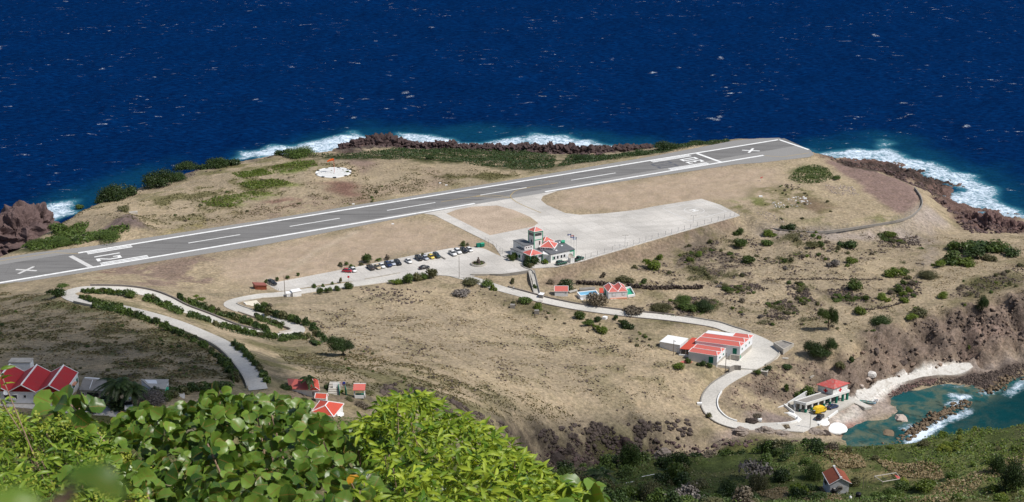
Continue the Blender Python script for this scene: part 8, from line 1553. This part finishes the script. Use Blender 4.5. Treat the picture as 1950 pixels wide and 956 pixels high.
# ------------------------------------------------------------------ foreground bushes in front of the photographer
def veinleaf(name, ca, cb, vein, transl, rough, spec=.4):
    m, nt, b = nmat(name); nt.nodes.remove(b); g = N(nt, 'ShaderNodeNewGeometry'); oi = N(nt, 'ShaderNodeObjectInfo'); uv = N(nt, 'ShaderNodeUVMap'); s = N(nt, 'ShaderNodeSeparateXYZ'); nt.links.new(uv.outputs[0], s.inputs[0])
    rnd = math_(nt, 'FRACT', math_(nt, 'ADD', g.outputs['Random Per Island'], oi.outputs['Random'])); c = mix(nt, rnd, ca, cb)
    dx = math_(nt, 'ABSOLUTE', math_(nt, 'SUBTRACT', s.outputs[0], .5)); ln = math_(nt, 'FRACT', math_(nt, 'MULTIPLY', math_(nt, 'SUBTRACT', s.outputs[1], math_(nt, 'MULTIPLY', dx, .7)), 6.0))
    side = math_(nt, 'MULTIPLY', ramp(nt, math_(nt, 'ABSOLUTE', math_(nt, 'SUBTRACT', ln, .5)), .03, .08, .45, 0), ramp(nt, dx, .3, .48, 1, 0)); mid = ramp(nt, dx, .008, .03, .85, 0)
    c = mix(nt, math_(nt, 'MAXIMUM', side, mid), c, vein); c = mix(nt, ramp(nt, noise(nt, geo_pos(nt), 25, 3), .55, .75, 0, .35), c, mix(nt, 1.0, c, (1.35, 1.1, .8), 'MULTIPLY'))
    rim = math_(nt, 'MULTIPLY', ramp(nt, noise(nt, geo_pos(nt), 9, 2), .56, .66), ramp(nt, math_(nt, 'ADD', dx, math_(nt, 'MULTIPLY', s.outputs[1], .12)), .40, .56)); c = mix(nt, math_(nt, 'MULTIPLY', rim, .8), c, (.30, .17, .06)); c = mix(nt, ramp(nt, noise(nt, geo_pos(nt), 60, 2), .70, .74, 0, .7), c, (.20, .11, .04))
    d = N(nt, 'ShaderNodeBsdfPrincipled'); nt.links.new(c, d.inputs['Base Color']); d.inputs['Roughness'].default_value = rough; d.inputs['Specular IOR Level'].default_value = spec
    t = N(nt, 'ShaderNodeBsdfTranslucent'); nt.links.new(mix(nt, 1.0, c, (1.25, 1.1, .45), 'MULTIPLY'), t.inputs[0]); x = N(nt, 'ShaderNodeMixShader'); x.inputs[0].default_value = transl
    nt.links.new(d.outputs[0], x.inputs[1]); nt.links.new(t.outputs[0], x.inputs[2]); nt.links.new(x.outputs[0], nt.nodes['Material Output'].inputs[0]); return m
FL = {'grape': veinleaf('sea_grape_leaf', (.022,.072,.006), (.17,.28,.040), (.22,.12,.03), .24, .36, .36), 'narrow': veinleaf('narrow_lime_leaf', (.045,.130,.008), (.370,.460,.045), (.30,.38,.03), .30, .45, .25), 'small': veinleaf('small_green_leaf', (.050,.125,.010), (.250,.350,.040), (.2,.28,.03), .27, .4, .28),
      'old': veinleaf('yellowed_leaf', (.62,.28,.02), (.70,.40,.03), (.4,.15,.03), .3, .5), 'dead': veinleaf('dead_tan_leaf', (.50,.32,.22), (.60,.42,.32), (.35,.2,.13), .2, .7), 'bloom': leafmat('yellow_green_blossom', (.26,.32,.04), (.42,.44,.07), .3)}
def leaf_blade(kind, seed):
    """a single blade, length along +Y from the stalk, about unit long, folded a little along the midrib"""
    r = np.random.default_rng(seed); V, UV, F = [], [], []; ny = 7 if kind == 'round' else 6
    for j in range(ny + 1):
        t = j / ny
        if kind == 'round': w = .56 * math.sin(math.pi * (.10 + .86*t)) ** .55 * (1 + .05*r.standard_normal()); w *= 1 if 0 < j < ny else .55
        else: w = .155 * math.sin(math.pi * (.03 + .95*t)) ** .8 * (1.15 - .5*t)
        for i, s in enumerate((-1, -.5, 0, .5, 1) if kind == 'round' else (-1, 0, 1)):
            fold = abs(s) * w * (.28 if kind == 'round' else .5); droop = -.22 * t*t if kind == 'round' else -.38 * t*t; V.append((s*w + (.04*r.standard_normal()*abs(s) if kind == 'round' else 0), t, fold + droop + .02*r.standard_normal())); UV.append((.5 + s*.5, t))
    k = 5 if kind == 'round' else 3
    for j in range(ny):
        for i in range(k-1): a = j*k + i; F.append((a, a+1, a+1+k, a+k))
    return np.array(V), np.array(UV), np.array(F)
BL = {'grape': [leaf_blade('round', i) for i in range(5)], 'narrow': [leaf_blade('lance', 20+i) for i in range(4)], 'small': [leaf_blade('lance', 30+i) for i in range(4)]}
def frame(nr, up):
    n = nr / np.linalg.norm(nr); y = up - n * (up @ n); y /= np.linalg.norm(y); x = np.cross(y, n); return np.stack([x, y, n], 1)
def campt(u, v, d): a = np.array(ray(u, v)); return np.array([0, 0, CAMZ]) + a * d
def bush(name, kind, region, tips, per, size, depths, label, seed, extra=()):
    if kind == 'grape': region = [(u, v + 13) for u, v in region]
    r = np.random.default_rng(seed); us = [p[0] for p in region]; top = lambda u: np.interp(u, us, [p[1] for p in region]); cx = campt((us[0]+us[-1])/2, 960, depths[1]+.6); base = Vector((cx[0], cx[1], float(hbil(cx[0], cx[1])))); root = empty(name, base, 0, label, 'bush'); bo = np.array(base); rec = []; tipl = []
    for i in range(tips):
        u = r.uniform(us[0], us[-1]); vt = top(u); f = r.uniform(0, 1) ** 1.15 if i % 5 else r.uniform(0, .12); v = vt + f * (1010 - vt); d = depths[0] + (depths[1] - depths[0]) * f + r.uniform(-.7, 1.1) * (1 if kind == 'grape' else .8); c = campt(u, v, d)
        if f > .08 and math.sin(u*.052 + seed) * math.sin(v*.071 + u*.019 + seed) < -.38: continue
        tipl.append(c)
        ax = np.array([r.normal(0, .6), r.normal(-.3, .5), r.uniform(.3, 1)]); ax /= np.linalg.norm(ax); n = per + r.integers(-1, 3)
        for k in range(n):
            a = k * 2.4 + r.uniform(0, .5); side = np.array([math.cos(a), math.sin(a), r.uniform(-.1, .5)]); s = size * r.uniform(.45, 1.0) ** .8 * 1.25
            if kind == 'grape': nr = np.array([r.normal(0, .45), -.25 + r.normal(0, .75), .6 + r.normal(0, .45)]); pos = c + side*size*.55 - ax*size*.35*k/n*2
            else: nr = np.array([r.normal(0, .6), -.25 + r.normal(0, .6), .7]); side[2] = r.uniform(-.7, .6); pos = c + side*size*.12 - ax*size*1.5*k/n
            rec.append((pos, frame(nr, side), s, d))
    rec.sort(key=lambda q: q[3] - q[2]*5); blades = BL[kind]; meshes = []
    for V, U, F in blades: me = raw_mesh('leaf', V, F, U); me.materials.append(FL[kind]); me.polygons.foreach_set('use_smooth', np.ones(len(F), bool)); meshes.append(me)
    sp = r.permutation(min(len(rec), 420))[:300]; spset = set(sp.tolist()); rest = []; odd = {}
    for q in extra: odd[q[0]] = q[1]
    cnt = 0
    for i, (pos, fr, s, d) in enumerate(rec):
        if i in spset:
            o = bpy.data.objects.new('leaf', meshes[i % len(meshes)]); COL.objects.link(o); o.parent = root; mm = Matrix.Identity(4)
            for a in range(3):
                for b_ in range(3): mm[a][b_] = fr[a, b_] * s
                mm[a][3] = pos[a] - bo[a]
            o.matrix_local = mm
            if cnt in odd: o.material_slots[0].link = 'OBJECT'; o.material_slots[0].material = FL[odd[cnt]]; o['label'] = 'orange yellow old leaf' if odd[cnt] == 'old' else 'dead tan leaf'
            cnt += 1
        else: rest.append((pos, fr, s, i))
    Vs, Us, Fs, off = [], [], [], 0
    for pos, fr, s, i in rest: V, U, F = blades[i % len(blades)]; Vs.append((V*s) @ fr.T + pos - bo); Us.append(U); Fs.append(F + off); off += len(V)
    if Vs: o = finish('foliage', raw_mesh('foliage', np.vstack(Vs), np.vstack(Fs), np.vstack(Us)), FL[kind], root, True); o['kind'] = 'stuff'
    # shaded inner leaves and branches
    m = int(tips * per * .5); q = np.array([campt(u, top(u) + 14 + (1030 - top(u)) * f, depths[0] + (depths[1]-depths[0])*f + r.uniform(1.3, 2.4)) for u, f in zip(r.uniform(us[0], us[-1], m), r.uniform(0, 1, m))]); Vs, Fs, Us, off = [], [], [], 0
    for i in range(m): V, U, F = blades[i % len(blades)]; Vs.append((V*size*1.25) @ frame(np.array([r.normal(0,.6), r.normal(-.4,.5), .6]), r.standard_normal(3)).T + q[i] - bo); Us.append(U); Fs.append(F + off); off += len(V)
    o = finish('inner_foliage', raw_mesh('inner_foliage', np.vstack(Vs), np.vstack(Fs), np.vstack(Us)), FL[kind], root, True); o['kind'] = 'stuff'
    for i in range(0, len(tipl), max(1, len(tipl)//26)):
        c = tipl[i]; a = np.array([c[0]*.92 + r.normal(0,.15), c[1] + r.uniform(.2, .8), float(hbil(c[0], c[1]+.5))]); mid = a*.45 + c*.55 + np.array([r.normal(0,.12), .15, .1]); bm = bmesh.new(); tube(bm, [Vector(a - bo), Vector(mid - bo), Vector(c - bo)], [.03, .015, .007] if kind == 'grape' else [.012, .007, .004], 6); obj('branch', bm, M['twig'], root, True)
    return root, tipl
M['twig'] = weathered('pinkish_twig', (.30,.20,.14), (.18,.12,.09), amount=.5, scale=6, fine=40)
bush('sea_grape_bush', 'grape', [(190,815),(215,800),(240,782),(275,766),(330,770),(372,760),(400,738),(425,736),(450,752),(500,748),(540,752),(575,758),(598,775),(618,800),(660,812),(700,806),(745,830),(790,870),(830,900)], 380, 5, .100, (13.6, 9.6), 'sea grape bush with large round glossy leaves in the foreground', 1, [(12,'old'),(40,'old'),(77,'old'),(101,'dead'),(102,'dead'),(150,'old'),(188,'dead'),(230,'old')])
bush('sea_grape_bush', 'grape', [(88,762),(100,752),(120,748),(138,752),(160,764),(172,790)], 9, 5, .165, (12.4, 10.2), 'single tall sea grape sprig in front of the red roofed house', 2); 
bush('sea_grape_bush', 'grape', [(1085,925),(1110,914),(1135,928),(1150,950)], 10, 4, .15, (12.5, 10.5), 'small sea grape sprig at the right foot of the lime green bush', 3)
bush('narrow_leaved_bush', 'narrow', [(688,812),(705,790),(722,768),(740,752),(772,738),(785,728),(800,750),(830,765),(870,785),(905,802),(945,822),(985,850),(1010,875),(1040,902),(1075,915),(1110,940)], 470, 9, .104, (13.2, 9.6), 'lime green bush with narrow drooping leaves at the centre of the foreground', 4, [(30,'old'),(90,'old'),(160,'old'),(230,'dead')])
rt_, tl_ = bush('small_leaved_bush', 'small', [(-60,775),(0,778),(30,795),(60,806),(110,800),(150,812),(185,826),(215,850),(250,880),(280,900)], 380, 10, .092, (12.6, 9.0), 'small leaved bush with yellow green blossom at the lower left', 5, [(50,'old')])
r = np.random.default_rng(8); Vs = []
for c in tl_[::4]:
    for k in range(26): p = c + r.normal(0, .03, 3) + np.array([0,-.05,.08]); n = r.standard_normal(3); n /= np.linalg.norm(n); t = np.cross(n, r.standard_normal(3)); t /= np.linalg.norm(t); b_ = np.cross(n, t); s = .012; Vs += [p - t*s, p - b_*s, p + t*s, p + b_*s]
Vs = np.array(Vs) - np.array(rt_.location); o = finish('blossom', raw_mesh('blossom', Vs, np.arange(len(Vs)).reshape(-1, 4)), FL['bloom'], rt_); o['kind'] = 'stuff'
bush('small_leaved_bush', 'small', [(-20,700),(0,690),(8,705),(14,735)], 5, 8, .10, (11.5, 10.6), 'thin yellow green sprig at the left edge in front of the red roof', 6)
bush('narrow_leaved_bush', 'narrow', [(640,925),(665,912),(700,918),(712,940)], 22, 9, .11, (10.6, 9.8), 'low lime green sprig among the sea grape leaves at the bottom edge', 9)
# one stalk right before the lens: its big leaves are out of focus
wd = empty('near_stalk', (-.26, .62, float(hbil(-.26, .62))), 0, 'out of focus green leaves close to the camera at the lower left', 'plant'); wo = np.array(wd.location); V, U, F = BL['grape'][0]; me = raw_mesh('leaf', V, F, U); me.materials.append(FL['grape'])
for (u, v, d, s, nr, up) in ((125, 912, .50, .021, (.05,-.12,.98), (1,.0,-.12)), (172, 932, .52, .013, (.1,-.05,.98), (.9,-.1,-.1)), (-16, 962, .46, .016, (.1,-.5,.8), (.9,-.1,.35))):
    o = bpy.data.objects.new('leaf', me); COL.objects.link(o); o.parent = wd; fr = frame(np.array(nr, float), np.array(up, float)); pos = campt(u, v, d); mm = Matrix.Identity(4)
    for a in range(3):
        for b_ in range(3): mm[a][b_] = fr[a, b_] * s * (.62 if b_ == 0 else 1)
        mm[a][3] = pos[a] - wo[a]
    o.matrix_local = mm
c1, c2 = campt(60, 1010, .5) - wo, campt(140, 930, .5) - wo; bm = bmesh.new(); tube(bm, [(0,0,-.02), tuple(c1), tuple(c2)], [.006,.004,.003], 6); obj('stem', bm, M['twig'], wd)
# ------------------------------------------------------------------ two fair-weather clouds overhead, between the sun and the near hills
m, nt, b = nmat('cloud_white'); b.inputs['Base Color'].default_value = (.85,.86,.88,1); b.inputs['Roughness'].default_value = 1.0; CLM = m
x = N(nt, 'ShaderNodeMixShader'); x.inputs[0].default_value = .885; t = N(nt, 'ShaderNodeBsdfTransparent'); nt.links.new(b.outputs[0], x.inputs[1]); nt.links.new(t.outputs[0], x.inputs[2]); nt.links.new(x.outputs[0], nt.nodes['Material Output'].inputs[0])   # thin cloud lets most light through each skin
def cloud(puffs, alt, label, seed):
    from mathutils import noise as mn
    r = np.random.default_rng(seed); bm = bmesh.new()
    for u, v, rad in puffs:
        g = G(u, v); c = g + SUNV * ((alt + r.uniform(-25, 25)) / SUNV.z); t = bmesh.new(); bmesh.ops.create_icosphere(t, subdivisions=3, radius=1.0); mp = {}
        for q in t.verts: d = 1 + .38*mn.fractal(q.co*2.2 + Vector((u, v, 0)), 1.0, 2.0, 4); mp[q] = bm.verts.new(c + Vector((q.co.x*rad*d, q.co.y*rad*d, q.co.z*rad*.55*d)))
        for f in t.faces: bm.faces.new([mp[q] for q in f.verts])
        t.free()
    return tag(obj('cloud', bm, CLM, None, True), label, 'cloud', None)
cloud([(-60,640,42),(-40,700,40),(0,600,24),(60,660,30),(60,720,34),(130,640,22),(150,700,30),(220,660,24),(240,720,28),(310,700,22),(330,745,22),(390,720,17),(60,770,30),(180,770,26),(290,780,20),(90,610,16),(290,655,13),(440,740,13),(20,575,14),(410,690,13),(450,700,13),(475,722,12),(380,660,10),(470,690,15),(492,716,14),(445,668,12),(500,700,10)], 620, 'broad white cloud overhead that shades the left hillside', 1)
cloud([(1010,880,12),(1080,895,16),(1150,910,20),(1230,920,20),(1310,915,17),(1380,925,16),(1460,930,12),(1120,940,18),(1250,950,20),(1380,955,14),(1520,945,8),(1030,850,8),(1170,870,8),(1050,860,14),(1120,855,14),(1200,858,14),(1280,860,14),(1350,872,13),(1000,840,12)], 620, 'smaller white cloud overhead that shades the near ravine', 2)
